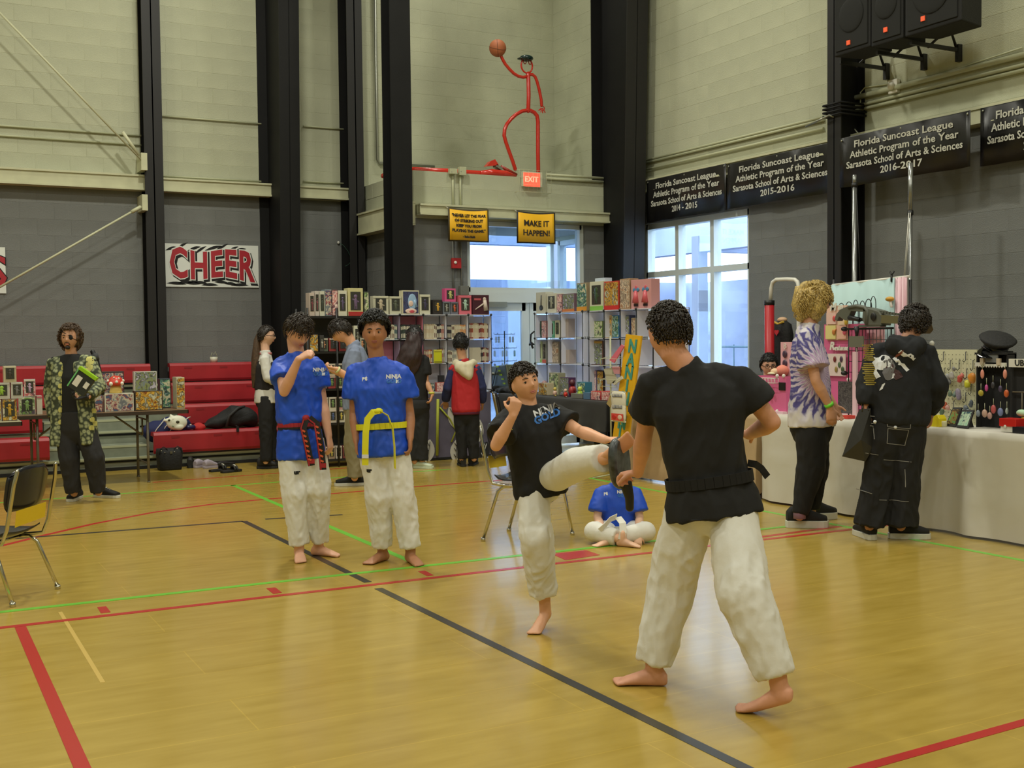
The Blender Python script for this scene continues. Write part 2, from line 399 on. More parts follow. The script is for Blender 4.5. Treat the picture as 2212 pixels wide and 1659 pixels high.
bm = BM(); boxmm(bm,(XV,YF,ZL-.15),(XR,YW,ZL)); struct('trim_ledge', bm, M_up)
# beams (kind of setting)
def beam(name, a, b, h, d, n, m=None, lip=.02):
    a, b, n = V(a), V(b), V(n); t = (b-a).normalized(); mid=(a+b)/2; L=(b-a).length
    Mx = Matrix((t, n, V((0,0,1)))).transposed(); bm = BM()
    box(bm, mid+n*d/2, (L,d,h-.04), Mx); box(bm, mid+n*(d/2+.01)+V((0,0,h/2-.012)), (L,d+.02,.024), Mx); box(bm, mid+n*(d/2+.01)-V((0,0,h/2-.012)), (L,d+.02,.024), Mx)
    return struct(name, bm, m or M_beam)
zb0, zb1 = PY(150,403,YW-.15).z, PY(150,369,YW-.15).z; zb = (zb0+zb1)/2; hb = zb1-zb0
beam('trim_beam_1', (-2,YW,zb), (PY(334,400,YW).x,YW,zb), hb, .16, (0,-1,0))
beam('trim_beam_2', (PY(340,400,YW).x,YW,zb-.01), (PY(597,400,YW-.15).x,YW,zb-.01), hb*.9, .15, (0,-1,0))
beam('trim_beam_3', (PY(600,400,YW).x,YW,zb-.01), (PY(752,400,YW-.15).x,YW,zb-.01), hb*.85, .15, (0,-1,0))
z0, z1 = PY(1100,472,YF-.15).z, PY(1100,449,YF-.15).z
beam('trim_beam_4', (PY(907,450,YF-.15).x,YF,(z0+z1)/2), (PY(1322,450,YF-.15).x,YF,(z0+z1)/2), z1-z0, .15, (0,-1,0))
beam('trim_beam_5', (XV,YF-.05,3.10), (XV,YW-.1,3.10), .30, .15, (-1,0,0))
# low roof-side beam on the right wall behind the banners
zr = PX(1390,402,XR-.1).z
beam('trim_beam_6', (XR,PX(1384,400,XR-.1).y,zr), (XR,2,zr), .16, .1, (-1,0,0))
# steel columns ------------------------------------------------------
def column_box(name, x0, x1, y0, y1, z1, m, m2=None, fl=.014, web_dir='y', z0=0, taper=0):
    """steel I column; flanges at both y ends (web along y) or x ends"""
    bm = BM()
    if web_dir == 'y':
        xm=(x0+x1)/2
        boxmm(bm,(x0,y1-fl,z0),(x1,y1,z1)); boxmm(bm,(xm-.008,y0,z0),(xm+.008,y1,z1))
        if taper:
            prism(bm,[(x0,y0,z0),(x0,y0+fl,z0),(x0,y0+fl-taper,z1),(x0,y0-taper,z1)],(x1-x0,0,0),1)
            prism(bm,[(xm-.006,y0,z0),(xm-.006,y0+.1,z0),(xm-.006,y0+.1,z1),(xm-.006,y0-taper,z1)],(.012,0,0),0)
        else: boxmm(bm,(x0,y0,z0),(x1,y0+fl,z1),1)
    else:
        ym=(y0+y1)/2
        boxmm(bm,(x0,y0,z0),(x0+fl,y1,z1),1); boxmm(bm,(x1-fl,y0,z0),(x1,y1,z1)); boxmm(bm,(x0,ym-.006,z0),(x1,ym+.006,z1))
    boxmm(bm,(x0-.03,y0-.03,z0),(x1+.03,y1+.03,z0+.02))
    return struct(name, bm, [m, m2 or m])
xa = PY(318,600,15.35).x; xb = PY(358,600,15.35).x
column_box('trim_column_1', xa, xb, 15.35, YW-.005, ZC, M_steel, M_steel_lit)
# tapered frame column 2: front flange pixel 600-645 at y=600
Y2 = 14.75; xa = PY(603,600,Y2).x; xb = PY(646,600,Y2).x
column_box('trim_column_2', xa, xb, Y2, YW-.005, ZC, M_steel, M_steel, taper=.28)
xa = PY(757,600,15.25).x; xb = PY(790,600,15.25).x
column_box('trim_column_3', xa, xb, 15.25, YW-.005, ZC, M_steel, M_steel_lit)
Y4 = 13.3; xa = PY(848,500,Y4).x; xb = PY(892,500,Y4).x
column_box('trim_column_4', xa, xb, Y4, Y4+.28, ZC, M_steel, M_steel)
Y5 = 13.0; xa = PY(1340,560,Y5).x; xb = PY(1384,560,Y5).x
column_box('trim_column_5', xa, xb, Y5, YF+.05, ZC, M_steel, M_steel_lit, taper=.3)
xf = 8.85; ya_ = PX(1787,500,xf).y; yb_ = PX(1816,500,xf).y
column_box('trim_column_6', xf, XR-.005, yb_, ya_, ZC, M_steel, M_steel_lit, web_dir='x')
# conduits and pipes on the walls
M_cond = mat('painted conduit', (176,178,146), rough=.5); M_condm = mat('bare metal conduit', (150,152,140), rough=.35, metal=.7)
def pipe(name, pts, r, m, n=8): bm = BM(); tube(bm, pts, r, n); return struct(name, bm, m)
k = 0
def npipe(pts, r=.012, m=None):
    global k; k += 1; return pipe('trim_conduit_%d'%k, pts, r, m or M_cond)
for ya1, yb1 in ((274,290.5),(296,310)):
    a = PY(0,ya1,YW-.02); b2 = PY(305,yb1,YW-.02); z=(a.z+b2.z)/2; npipe([(-2,YW-.02,z),(b2.x,YW-.02,z)], .014)
for yy in (259,386): a = PY(455,yy,YW-.02); npipe([(PY(350,yy,YW-.02).x,YW-.02,a.z),(PY(564,yy,YW-.02).x,YW-.02,a.z)])
for yy in (276,394): a = PY(700,yy,YW-.02); npipe([(PY(655,yy,YW-.02).x,YW-.02,a.z),(PY(742,yy,YW-.02).x,YW-.02,a.z)])
a = PY(815,352,YW-.05); npipe([(a.x,YW-.05,ZC),(a.x,YW-.05,a.z+.05),(a.x+.03,YW-.05,a.z),(a.x+.9,YW-.05,a.z)], .022, M_condm)
for px in (978,994): a = PY(px,372,YF-.02); npipe([(a.x,YF-.02,a.z),(a.x,YF-.02,PY(px,450,YF-.02).z)], .014)
for px in (978,996): a = PY(px,520,YF-.02); npipe([(a.x,YF-.02,3.05),(a.x,YF-.02,1.9)], .012, mat('grey conduit',(112,112,104),rough=.5))
a = PY(1180,385,YF-.03); c = PY(1290,398,YF-.03)
for dz in (0,.05): npipe([(a.x,YF-.03,a.z+dz),(c.x+.1,YF-.03,a.z+dz)], .018)
for (x1,y1,x2,y2,r) in ((1397,343,1779,256,.016),(1397,349,1779,262,.016),(1397,362,1779,283,.018)):
    a = PX(x1,y1,XR-.03); b2 = PX(x2,y2,XR-.03); z=(a.z+b2.z)/2; npipe([(XR-.03,YF-.1,z),(XR-.03,b2.y,z)], r)
for (y1,y2,r) in ((225,103,.03),(232,138,.018),(241,150,.018)):
    a = PX(1845,y1,XR-.04); b2 = PX(2212,y2,XR-.04); z=(a.z+b2.z)/2; npipe([(XR-.04,a.y,z),(XR-.04,2.2,z)], r)
zc_ = [PX(1800,y,8.82).z for y in (224,232,240,248)]
for z in zc_: npipe([(XR-.02,ya_+.03,z),(8.82,ya_+.03,z),(8.82,yb_-.03,z),(XR-.02,yb_-.03,z)], .012, M_steel)
a = PX(1850,288,XR-.03); npipe([(XR-.03,a.y-.02,3.3),(XR-.03,a.y-.02,a.z),(XR-.1,a.y+.05,a.z+.12),(8.78,ya_-.1,a.z+.16),(8.78,ya_+.25,a.z+.1)], .012, M_condm)
# diagonal rod brace on the back wall
def rod(a, b, r=.014): 
    bm = BM(); tube(bm,[a,b],r,8); e=(V(b)-V(a)).normalized()
    return bm, e
t = thing('rod_brace', PY(312,352,YW-.35), 'upper cream diagonal steel brace rod running down to the first column', 'brace')
a, b2 = PY(-60,-34,YW-.3), PY(312,352,YW-.3); bm, e = rod(a,b2); obj('rod', bm, M_beam, t)
bm = BM(); tube(bm,[PY(265,285,YW-.3),PY(300,335,YW-.3)],.022,8); obj('turnbuckle', bm, M_beam, t)
bm = BM(); boxmm(bm,PY(304,330,YW-.3)+V((0,-.02,0)),PY(318,368,YW-.3)+V((0,.3,0))); obj('gusset_plate', bm, M_beam, t)
t = thing('rod_brace', PY(312,432,YW-.35), 'lower cream diagonal steel brace rod rising from the left bleachers to the first column', 'brace')
bm, e = rod(PY(-60,654,YW-.3),PY(305,446,YW-.3)); obj('rod', bm, M_beam, t)
bm = BM(); tube(bm,[PY(284,458,YW-.3),PY(304,447,YW-.3)],.024,8); obj('turnbuckle', bm, M_beam, t)
bm = BM(); boxmm(bm,PY(306,420,YW-.3)+V((0,-.02,0)),PY(319,455,YW-.3)+V((0,.3,0))); obj('gusset_plate', bm, M_beam, t)
# windows and doors -------------------------------------------------
M_frame = mat('white aluminium frame', (205,212,208), rough=.4, metal=.1)
GL = glass_mat()
def gridframe(name, axis, c, u0, u1, z0, z1, us, zs, fw=.06, depth=.1):
    """window frame in the plane axis=c with bars at us and zs, panes as parts"""
    bm = BM()
    def bx(a0,a1,b0,b1):
        if axis == 'x': boxmm(bm,(c-depth/2,a0,b0),(c+depth/2,a1,b1))
        else: boxmm(bm,(a0,c-depth/2,b0),(a1,c+depth/2,b1))
    ue = [u0]+list(us)+[u1]; ze = [z0]+list(zs)+[z1]
    for i,u in enumerate(ue):
        w2 = fw/2; uu = min(max(u,u0+w2),u1-w2); bx(uu-w2,uu+w2,z0,z1)
    for z in ze:
        zz = min(max(z,z0+fw/2),z1-fw/2)
        for i in range(len(ue)-1): bx(ue[i]+fw/2,ue[i+1]-fw/2,zz-fw/2,zz+fw/2)
    f = struct(name, bm, M_frame)
    for i in range(len(ue)-1):
        for j in range(len(ze)-1):
            bm = BM()
            if axis == 'x': boxmm(bm,(c+.004,ue[i]+fw*.4,ze[j]+fw*.4),(c+.010,ue[i+1]-fw*.4,ze[j+1]-fw*.4))
            else: boxmm(bm,(ue[i]+fw*.4,c+.004,ze[j]+fw*.4),(ue[i+1]-fw*.4,c+.010,ze[j+1]-fw*.4))
            struct('pane', bm, GL, f)
    return f
tz = PX(1500,586,XR+.1).z
gridframe('window_1','x',XR+.1,wy0,wy1,0.02,wz,[PX(1546,560,XR+.1).y,PX(1470,560,XR+.1).y],[1.0,tz],fw=.075,depth=.12)
gridframe('window_2','y',YF+.1,dx0,dx1,PY(1130,632,YF+.1).z,dzt,[],[],fw=.06,depth=.12)
dzb = PY(1130,632,YF+.1).z; dm = PY(1142,700,YF+.1).x
for i,(x0,x1) in enumerate(((dx0,dm),(dm,dx1))):
    f = gridframe('door_%d'%(i+1),'y',YF+.1,x0+.005,x1-.005,.02,dzb-.14,[],[],fw=.11,depth=.05)
    bm = BM(); tube(bm,[(x0+.1,YF+.04,1.02),(x1-.1,YF+.04,1.02)],.02,8); struct('push_bar', bm, M_condm, f)
    bm = BM(); boxmm(bm,(x0+.25,YF+.02,dzb-.2),(x0+.6,YF+.08,dzb-.13)); struct('door_closer', bm, M_condm, f)
bm = BM(); boxmm(bm,(dx0,YF+.03,dzb-.14),(dx1,YF+.17,dzb-.0)); struct('trim_door_head', bm, M_frame)
# outer glass front of the vestibule
gridframe('window_3','y',YW+.1,XV+.2,XR,0.02,3.4,[],[2.2],fw=.07,depth=.12)
gridframe('window_4','x',XR+.1,YF+.2,YW,0.02,3.0,[],[2.2],fw=.07,depth=.12)
bm = BM(); boxmm(bm,(XV,YF+.2,ZL-.6),(XR,YW,ZL-.16)); struct('trim_vestibule_soffit', bm, M_ceil)
# outside: ground, low wall, canopy beam
M_out = mat('outside concrete', (150,156,170), rough=.9, var=.06, vscale=.6); M_blue = mat('bluish grey wall', (186,196,218), rough=.8, var=.12, vscale=.5)  # fascia, roof and low wall take a bluish grey colour
bm = BM(); boxmm(bm,(-3,YW+.2,-.15),(30,34,-.02)); boxmm(bm,(XR+.2,-4,-.15),(30,YW+.2,-.02)); struct('ground_outside', bm, M_out)
t = thing('covered_walkway', (15,20,0), 'bluish covered walkway with posts and roof outside the windows', 'building')
bm = BM(); boxmm(bm,(5,22,PY(1130,530,22).z),(26,22.3,4.6)); boxmm(bm,(15.0,4,PX(1500,545,15).z),(15.3,22,4.6)); obj('fascia', bm, M_blue, t)
bm = BM(); boxmm(bm,(15.2,4,4.5),(20,24,4.65)); boxmm(bm,(5,22.2,4.5),(20,24,4.65)); obj('roof', bm, M_blue, t)
for (x,y) in ((15.1,19.6),(15.1,15.6),(15.1,11.6),(9.3,22.1),(13.0,22.1)):
    bm = BM(); boxmm(bm,(x-.12,y-.12,-.02),(x+.12,y+.12,3.6)); obj('post', bm, M_out, t)
bm = BM(); boxmm(bm,(5,25.6,-.02),(22,25.9,PY(1130,605,25.6).z)); boxmm(bm,(19.2,4,-.02),(19.5,25.8,PX(1500,612,19.2).z)); obj('low_wall', bm, M_blue, t)
M_rail = mat('green fence rail', (110,140,150), rough=.6)
t = thing('fence', (16.5,15,0), 'blue-green metal rail fence outside the tall window', 'fence')
for z in (.25,1.25):
    bm = BM(); tube(bm,[(16.5,6,z),(16.5,21,z)],.025,8); obj('rail', bm, M_rail, t)
for i in range(30):
    bm = BM(); tube(bm,[(16.5,6.2+i*.5,-.02),(16.5,6.2+i*.5,1.3)],.014,6); obj('picket', bm, M_rail, t)
# ================================================================ BLEACHERS AND LEFT SIDE
M_redseat = mat('red bleacher plastic', (160,34,42), rough=.45, var=.06, vscale=3)
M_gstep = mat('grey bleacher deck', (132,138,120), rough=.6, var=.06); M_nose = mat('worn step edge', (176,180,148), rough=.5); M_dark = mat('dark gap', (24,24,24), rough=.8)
M_kick = mat('pale kick board', (150,152,132), rough=.6)
rowY = [13.9, 14.36, 14.82, 15.22]                # front of each row
rowT = [PY(450,y,Y).z for y,Y in zip((929,872,825,783), rowY)]
rowB = [PY(450,y,Y).z for y,Y in zip((974,918,869,822), rowY)]
t = thing('bleachers', (1.5,14.6,0), 'grey stepped bleacher decks carrying the red bench seats along the grey wall', 'bleachers')
lx, rx = -1.6, 5.3
for i,Y in enumerate(rowY):
    zt = rowB[i]-.03; y1 = rowY[i+1] if i < 3 else YW-.03
    bm = BM(); boxmm(bm,(lx,Y+.06,zt-.03),(rx,y1+.06 if i<3 else y1,zt)); obj('deck', bm, M_gstep, t)
    zprev = rowB[i-1]-.03 if i else 0
    bm = BM(); boxmm(bm,(lx,Y+.09,zprev+.02),(rx,Y+.11,zt-.035)); obj('riser', bm, M_gstep if i else M_kick, t)
    bm = BM(); boxmm(bm,(lx,Y+.055,zt-.02),(rx,Y+.075,zt+.004)); obj('nosing', bm, M_nose, t)
    bm = BM(); boxmm(bm,(lx,Y+.08,zt-.055),(rx,Y+.12,zt-.031)); obj('shade_strip', bm, M_dark, t)  # solid dark strip painting the shade under the step edge
bm = BM(); boxmm(bm,(lx,13.93,0),(rx,13.99,.035)); obj('base_rail', bm, M_dark, t)
# extra half steps in the aisle
aisle = (PY(100,960,13.9).x, PY(331,940,13.9).x)
for i in range(3):
    Y = rowY[i+1]-.05; z = rowB[i]-.03
    bm = BM(); boxmm(bm,(aisle[0]+.05,Y-.22,z),(aisle[1]-.03,Y+.12,z+.13)); o = obj('aisle_step', bm, M_gstep, t)
    bm = BM(); boxmm(bm,(aisle[0]+.05,Y-.225,z+.11),(aisle[1]-.03,Y-.2,z+.134)); obj('nosing', bm, M_nose, t)
rows_n = ['bottom','second','third','top']
def bench(x0, x1, i, side, lab):
    bm = BM(); Y = rowY[i]; zt, zb_ = rowT[i], rowB[i]; 
    # moulded seat: rounded front face, top
    prof = [(Y,zb_),(Y-.012,zb_+.03),(Y-.012,zt-.035),(Y+.01,zt-.005),(Y+.035,zt),(Y+.30,zt-.006),(Y+.30,zt-.05),(Y+.05,zt-.05),(Y+.05,zb_)]
    prism(bm,[(x0,y,z) for y,z in prof],(x1-x0,0,0))
    o = obj('bleacher_bench', bm, M_redseat, None); recenter(o,(x0,Y,zb_))
    tag(o, lab, 'bench', 'red bleacher benches'); 
    n = max(1,int((x1-x0)/.46))
    for q in range(n):
        xx = x0+(q+.5)*(x1-x0)/n; 
        if xx < .2: continue
        bm = BM(); boxmm(bm,(xx-.05,Y-.015,zt-.075),(xx+.05,Y-.010,zt-.05)); obj('grip_slot', bm, mat('dark red recess',(140,28,36),rough=.5), o)
for i,(pa) in enumerate(((105,None),(91,None),(200,None),(327,None))):
    x1 = PY(pa[0],PY and 900,rowY[i]).x
    bench(-1.5, x1, i, 'l', 'red bleacher bench, %s row of the block at the left edge of the picture'%rows_n[i])
for i,pa in enumerate((331,385,372,369)):
    x0 = PY(pa,900,rowY[i]).x
    bench(x0, 5.2 if i<2 else PY(597,800,rowY[i]).x-.02, i, 'r', 'red bleacher bench, %s row of the block under the CHEER banner'%rows_n[i])
# ---------------------------------------------------------------- folding tables
M_lam = mat('brown laminate', (112,86,58), rough=.35, var=.08, stretch=(1,8,1)); M_edge = mat('dark table edge', (52,40,30), rough=.5); M_tleg = mat('grey-brown steel leg', (112,106,92), rough=.4, metal=.3)
M_cream = mat('cream laminate', (176,172,140), rough=.4)
def folding_table(x0,x1,y0,y1,h,label,top=None,rot=0, legx=None):
    t = thing('folding_table', ((x0+x1)/2,(y0+y1)/2,0), label, 'table')
    bm = BM(); boxmm(bm,(x0,y0,h-.03),(x1,y1,h)); obj('tabletop', bm, top or M_lam, t, bevel=.006)
    bm = BM(); boxmm(bm,(x0-.004,y0-.004,h-.042),(x1+.004,y0+.004,h-.004)); boxmm(bm,(x1-.004,y0-.004,h-.042),(x1+.004,y1,h-.004)); obj('edge_band', bm, M_edge, t)
    for lx_ in (legx or (x0+.3, x1-.3)):
        for ly_ in (y0+.08,y1-.08):
            bm = BM(); tube(bm,[(lx_,ly_,h-.03),(lx_,ly_,.012)],.014,8); tube(bm,[(lx_,ly_,.012),(lx_,ly_,0)],.018,8); obj('leg', bm, M_tleg, t)
        bm = BM(); tube(bm,[(lx_,y0+.08,.2),(lx_,y1-.08,.2)],.009,6); tube(bm,[(lx_,y0+.08,h-.1),(lx_,y1-.08,h-.1)],.009,6); obj('cross_bar', bm, M_tleg, t)
        s = 1 if lx_ < (x0+x1)/2 else -1
        bm = BM(); tube(bm,[(lx_,(y0+y1)/2,h-.28),(lx_+s*.32,(y0+y1)/2,h-.035)],.01,6); tube(bm,[(lx_,(y0+y1)/2,h-.28),(lx_,(y0+y1)/2,h-.1)],.01,6); obj('brace', bm, M_tleg, t)
    return t
TZ = .765
tl = PY(50,905,12.55).x; tr = PY(404,885,12.55).x
folding_table(tr-1.83, tr, 12.5, 13.25, TZ, 'long brown folding table with boxed figures in front of the bleachers', legx=(tr-1.5,PY(306,900,12.9).x))
folding_table(-.95, PY(46,908,11.75).x, 11.7, 12.42, TZ-.005, 'cream topped folding table at the left edge behind the chair', top=M_cream)
# ---------------------------------------------------------------- boxed figures
PR = [print_mat('ink_a', [(40,44,52),(120,124,130),(200,196,176),(150,60,56),(70,90,120)], 16),
      print_mat('ink_b', [(60,66,50),(150,150,120),(210,206,180),(110,150,70),(90,80,90)], 16),
      print_mat('ink_c', [(214,130,40),(120,60,30),(226,180,70),(70,66,58),(200,196,170)], 14),
      print_mat('ink_d', [(90,84,120),(190,186,200),(60,60,80),(140,150,90),(120,130,140)], 14),
      print_mat('ink_e', [(200,120,130),(230,200,190),(180,70,80),(240,220,210),(120,80,90)], 14),
      print_mat('ink_f', [(50,90,110),(150,190,190),(40,40,50),(90,150,120),(210,200,170)], 14),
      print_mat('ink_g', [(150,130,110),(190,174,150),(110,90,80),(220,204,180),(160,120,90)], 12)]
FIGC = [(190,170,150),(150,60,60),(80,100,150),(210,190,90),(120,150,90),(60,60,66),(190,110,140),(210,150,110)]
BOXW = mat('white carton', (206,204,186), rough=.4); GLOSS = mat('dark window film', (62,62,56), rough=.12)
def cart(rgb): return mat('carton_%d_%d_%d'%tuple(rgb), rgb, rough=.35)
def plane_pt(pl, px, py): return PY(px,py,pl[1]) if pl[0]=='y' else PX(px,py,pl[1])
def place(pl, px0, px1, py0, py1):
    """front face seen between the pixels on an upright plane: bottom centre, width, height, frame (right, in, up)"""
    a = plane_pt(pl,px0,py1); b = plane_pt(pl,px1,py1); top = plane_pt(pl,(px0+px1)/2,py0)
    c = (a+b)/2; w_ = (b-a); w_.z = 0; 
    r = V((1,0,0)) if pl[0]=='y' else V((0,-1,0)); fin = V((0,1,0)) if pl[0]=='y' else V((1,0,0))
    return c, w_.length, top.z-c.z, Matrix((r,fin,V((0,0,1)))).transposed()
def figbox(pl, px, py, color, label, art=None, dep=.13, win=True, grp=None, base=None, strip=None, fig=None, z=None, turn=0, name='figure_box', cat='box', slab=None, h=None):
    c, w_, h_, M = place(pl, px[0], px[1], py[0], py[1])
    if h: h_ = h
    if z is not None: c.z = z
    if turn: M = RZ(math.radians(turn)) @ M
    t = thing(name, c, label, cat, grp)
    c = c + M @ V((0,dep/2,0))
    bm = BM(); box(bm, c+V((0,0,h_/2)), (w_*.98,dep,h_), M); obj('carton', bm, cart(color), t, bevel=.002)
    f = c - M @ V((0,dep/2,0))
    if art is not None:
        bm = BM(); box(bm, f+M@V((0,-.001,h_*.5)), (w_*.9,.003,h_*(.92)), M); obj('printed_front', bm, PR[art], t)
    if win:
        bm = BM(); box(bm, f+M@V((0,-.002,h_*.54)), (w_*.66,.004,h_*.66), M); obj('window', bm, GLOSS, t)
        fc = fig or random.choice(FIGC); bm = BM(); s = min(w_*.3,h_*.3)
        ell(bm, f+M@V((0,-.004,h_*.70)), s*.42,.005,s*.42, M, 10,6); ell(bm, f+M@V((0,-.004,h_*.50)), s*.36,.005,h_*.17, M, 10,6)
        box(bm, f+M@V((-s*.2,-.004,h_*.33)), (s*.2,.006,h_*.16), M); box(bm, f+M@V((s*.2,-.004,h_*.33)), (s*.2,.006,h_*.16), M); box(bm, f+M@V((0,-.004,h_*.56)), (w_*.46,.004,h_*.05), M@Matrix.Rotation(.4,3,'Y'))
        obj('figure', bm, cart(fc), t)
    if strip is not None:
        bm = BM(); box(bm, f+M@V((0,-.003,h_*.93)), (w_*.94,.004,h_*.09), M); obj('title_strip', bm, cart(strip), t)
    if base is not None:
        bm = BM(); box(bm, f+M@V((0,-.003,h_*.08)), (w_*.96,.004,h_*.15), M); obj('base_strip', bm, cart(base), t)
    return t
# on the long table, right part (table plane y=12.62)
T1 = ('y',12.66); g = 'boxed figures on the long brown table'
figbox(T1,(276,308),(804,886),(70,70,70),'large flat box with dark armour artwork, wide one behind its front neighbours',3,dep=.10,grp=g,win=False,z=TZ) if 0 else None
figbox(('y',12.60),(226,290),(846,885),BOXW and (206,204,186),'wide white box with grey battle artwork, front row beside the mushroom lamp',0,dep=.12,win=False,grp=g,z=TZ)
figbox(('y',12.60),(291,353),(843,885),(60,52,44),'wide box with orange and yellow figure artwork on the brown table',2,dep=.12,win=False,grp=g,z=TZ)
bx = place(('y',12.60),291,353,843,885); zt_ = TZ+bx[2]
figbox(('y',12.63),(290,340),(801,843),(200,200,190),'white cornered box with violet machine artwork stacked on the orange box',3,dep=.09,win=False,grp=g,z=zt_)
bx2 = place(('y',12.60),226,290,846,885)
figbox(('y',12.85),(219,270),(801,885),(60,56,58),'tall dark box with red title standing behind the mushroom lamp',0,dep=.1,win=False,grp=g,z=TZ)
figbox(('y',12.90),(346,369),(812,876),(48,60,70),'tall dark box with teal artwork behind the orange box',5,dep=.12,win=False,grp=g,z=TZ)
figbox(('y',12.70),(382,400),(813,881),(196,188,160),'slim upright white box with orange artwork at the right table end',2,dep=.2,win=False,grp=g,z=TZ)
figbox(('y',12.60),(199,222),(850,887),(60,70,90),'small dark blue box half hidden by the patterned jacket',0,dep=.1,grp=g,win=False,z=TZ)
# mushroom lamp
c = PY(250,843,12.68); c.z = TZ+bx2[2]+.002; sc = .9
t = thing('mushroom_lamp', c, 'red mushroom ornament with white spots on a yellow stem', 'ornament')
bm = BM(); lathe(bm, c, [(.062,0),(.066,.01),(.056,.05),(.05,.085)], 20); obj('stem', bm, mat('warm yellow stem',(226,196,110),rough=.5), t)
bm = BM(); lathe(bm, c+V((0,0,.08)), [(.05,0),(.085,.004),(.084,.03),(.068,.07),(.04,.095),(.01,.104)], 24); obj('cap', bm, mat('red mushroom cap',(206,62,44),rough=.35), t)
for a,zz,rr in ((-1.6,.04,.016),(-.9,.022,.02),(-2.3,.02,.022),(-1.2,.075,.011),(-2.0,.085,.010),(-.4,.05,.016),(-3,.05,.015),(0.6,.05,.015),(2,.05,.018)):
    rad = .088-(zz/.104)**2*.045; p = c+V((math.cos(a)*rad,math.sin(a)*rad,.08+zz)); bm = BM(); ell(bm,p,rr,rr,rr,I3,10,6); obj('spot', bm, mat('white spot',(228,222,206),rough=.5), t)
# on the long table, left part
g2_ = 'stacked boxed figures at the left'
T0 = ('y',12.62); T00 = ('y',11.80)
figbox(T0,(41,77),(853,892),(190,184,170),'window box with green figure, right of the lower left stack',1,dep=.1,grp=g2_,z=TZ,fig=(120,150,90))
figbox(T0,(80,92),(849,889),(198,192,176),'narrow white box end with pink edge beside the patterned jacket',None,win=False,dep=.14,grp=g2_,z=TZ,strip=(190,110,120))
figbox(T00,(-34,4),(858,905),(190,186,172),'window box with orange figure cut off by the left picture edge',2,dep=.1,grp=g2_,z=TZ-.005,fig=(214,150,110))
figbox(T00,(5,38),(858,906),(120,100,96),'window box with yellow and black figure in the bottom of the left stack',2,dep=.1,grp=g2_,z=TZ-.005,fig=(190,150,50))
hz = place(T00,5,38,858,906)[2]+TZ-.005
figbox(T00,(-14,22),(822,857),(196,194,186),'grey window box with green face, second tier of the left stack',None,dep=.1,grp=g2_,z=hz,fig=(150,190,70),strip=(190,186,176))
figbox(T00,(24,50),(822,857),(196,194,186),'grey window box in the middle of the second tier of the left stack',None,dep=.1,grp=g2_,z=hz,fig=(120,120,120),strip=(190,186,176))
hz2 = place(T0,41,77,853,892)[2]+TZ
figbox(T0,(52,77),(815,852),(192,188,186),'tilted window box with pink and lilac figure on the left stack',4,dep=.1,grp=g2_,z=hz2+.003,fig=(190,160,190),strip=(206,200,184),turn=-6)
hz3 = hz+place(T00,24,50,822,857)[2]
figbox(T00,(8,36),(785,821),(190,180,150),'window box with dark figure on the very top of the left stack',None,dep=.1,grp=g2_,z=hz3,fig=(70,66,60),strip=(206,200,176))
# bags on the bleachers ------------------------------------------------
M_bkfab = mat('black bag fabric', (22,22,23), rough=.75, bump=.3, bscale=40)
def soft(name, parts, m, parent=None, vox=.012, amp=.012, scale=9, seed=1, sm=2):
    bm = BM()
    for p in parts: p(bm)
    o = obj(name, bm, m, parent); md = o.modifiers.new('r','REMESH'); md.mode='VOXEL'; md.voxel_size = vox; md.use_smooth_shade = True
    apply_mods(o); bm = BM(); bm.from_mesh(o.data); 
    for _ in range(sm): bmesh.ops.smooth_vert(bm, verts=bm.verts[:], factor=.5, use_axis_x=True, use_axis_y=True, use_axis_z=True)
    if amp: lump(bm, amp, scale, seed)
    for f in bm.faces: f.smooth = True
    bm.to_mesh(o.data); bm.free(); return o
z1_ = rowT[0]
c = PY(505,915,14.12); c.z = z1_; z1_ += .004
t = thing('backpack', c, 'black backpack slumped on the bottom red bench', 'bag')
xa_, xb_ = PY(437,925,14.1).x, PY(556,925,14.1).x
soft('bag_body', [lambda bm: loft(bm,[(V((xa_,14.1,z1_+.03)),V((0,1,0)),V((0,0,1)),.06,.025),(V((xa_+.2,14.12,z1_+.08)),V((0,1,0)),V((0,0,1)),.12,.075),(V((xa_+.36,14.14,z1_+.135)),V((0,1,0)),V((0,0,1)),.15,.13),(V((xa_+.55,14.14,z1_+.12)),V((0,1,0)),V((0,0,1)),.15,.115),(V((xb_,14.13,z1_+.08)),V((0,1,0)),V((0,0,1)),.1,.075)])], M_bkfab, t, .014, .03, 7, 3)
bm = BM(); tube(bm,[(xa_+.27,14.0,z1_+.02),(xa_+.3,13.98,z1_+.15),(xa_+.42,14.02,z1_+.24),(xa_+.52,14.1,z1_+.25)],.018,8); obj('strap', bm, mat('dark grey strap',(44,44,44),rough=.7), t)
bm = BM(); boxmm(bm,(xa_+.36,13.87,z1_-.04),(xa_+.39,13.885,z1_+.03)); tube(bm,[(xa_+.38,13.89,z1_+.02),(xa_+.38,13.98,z1_+.03)],.008,6); obj('buckle', bm, M_bkfab, t)
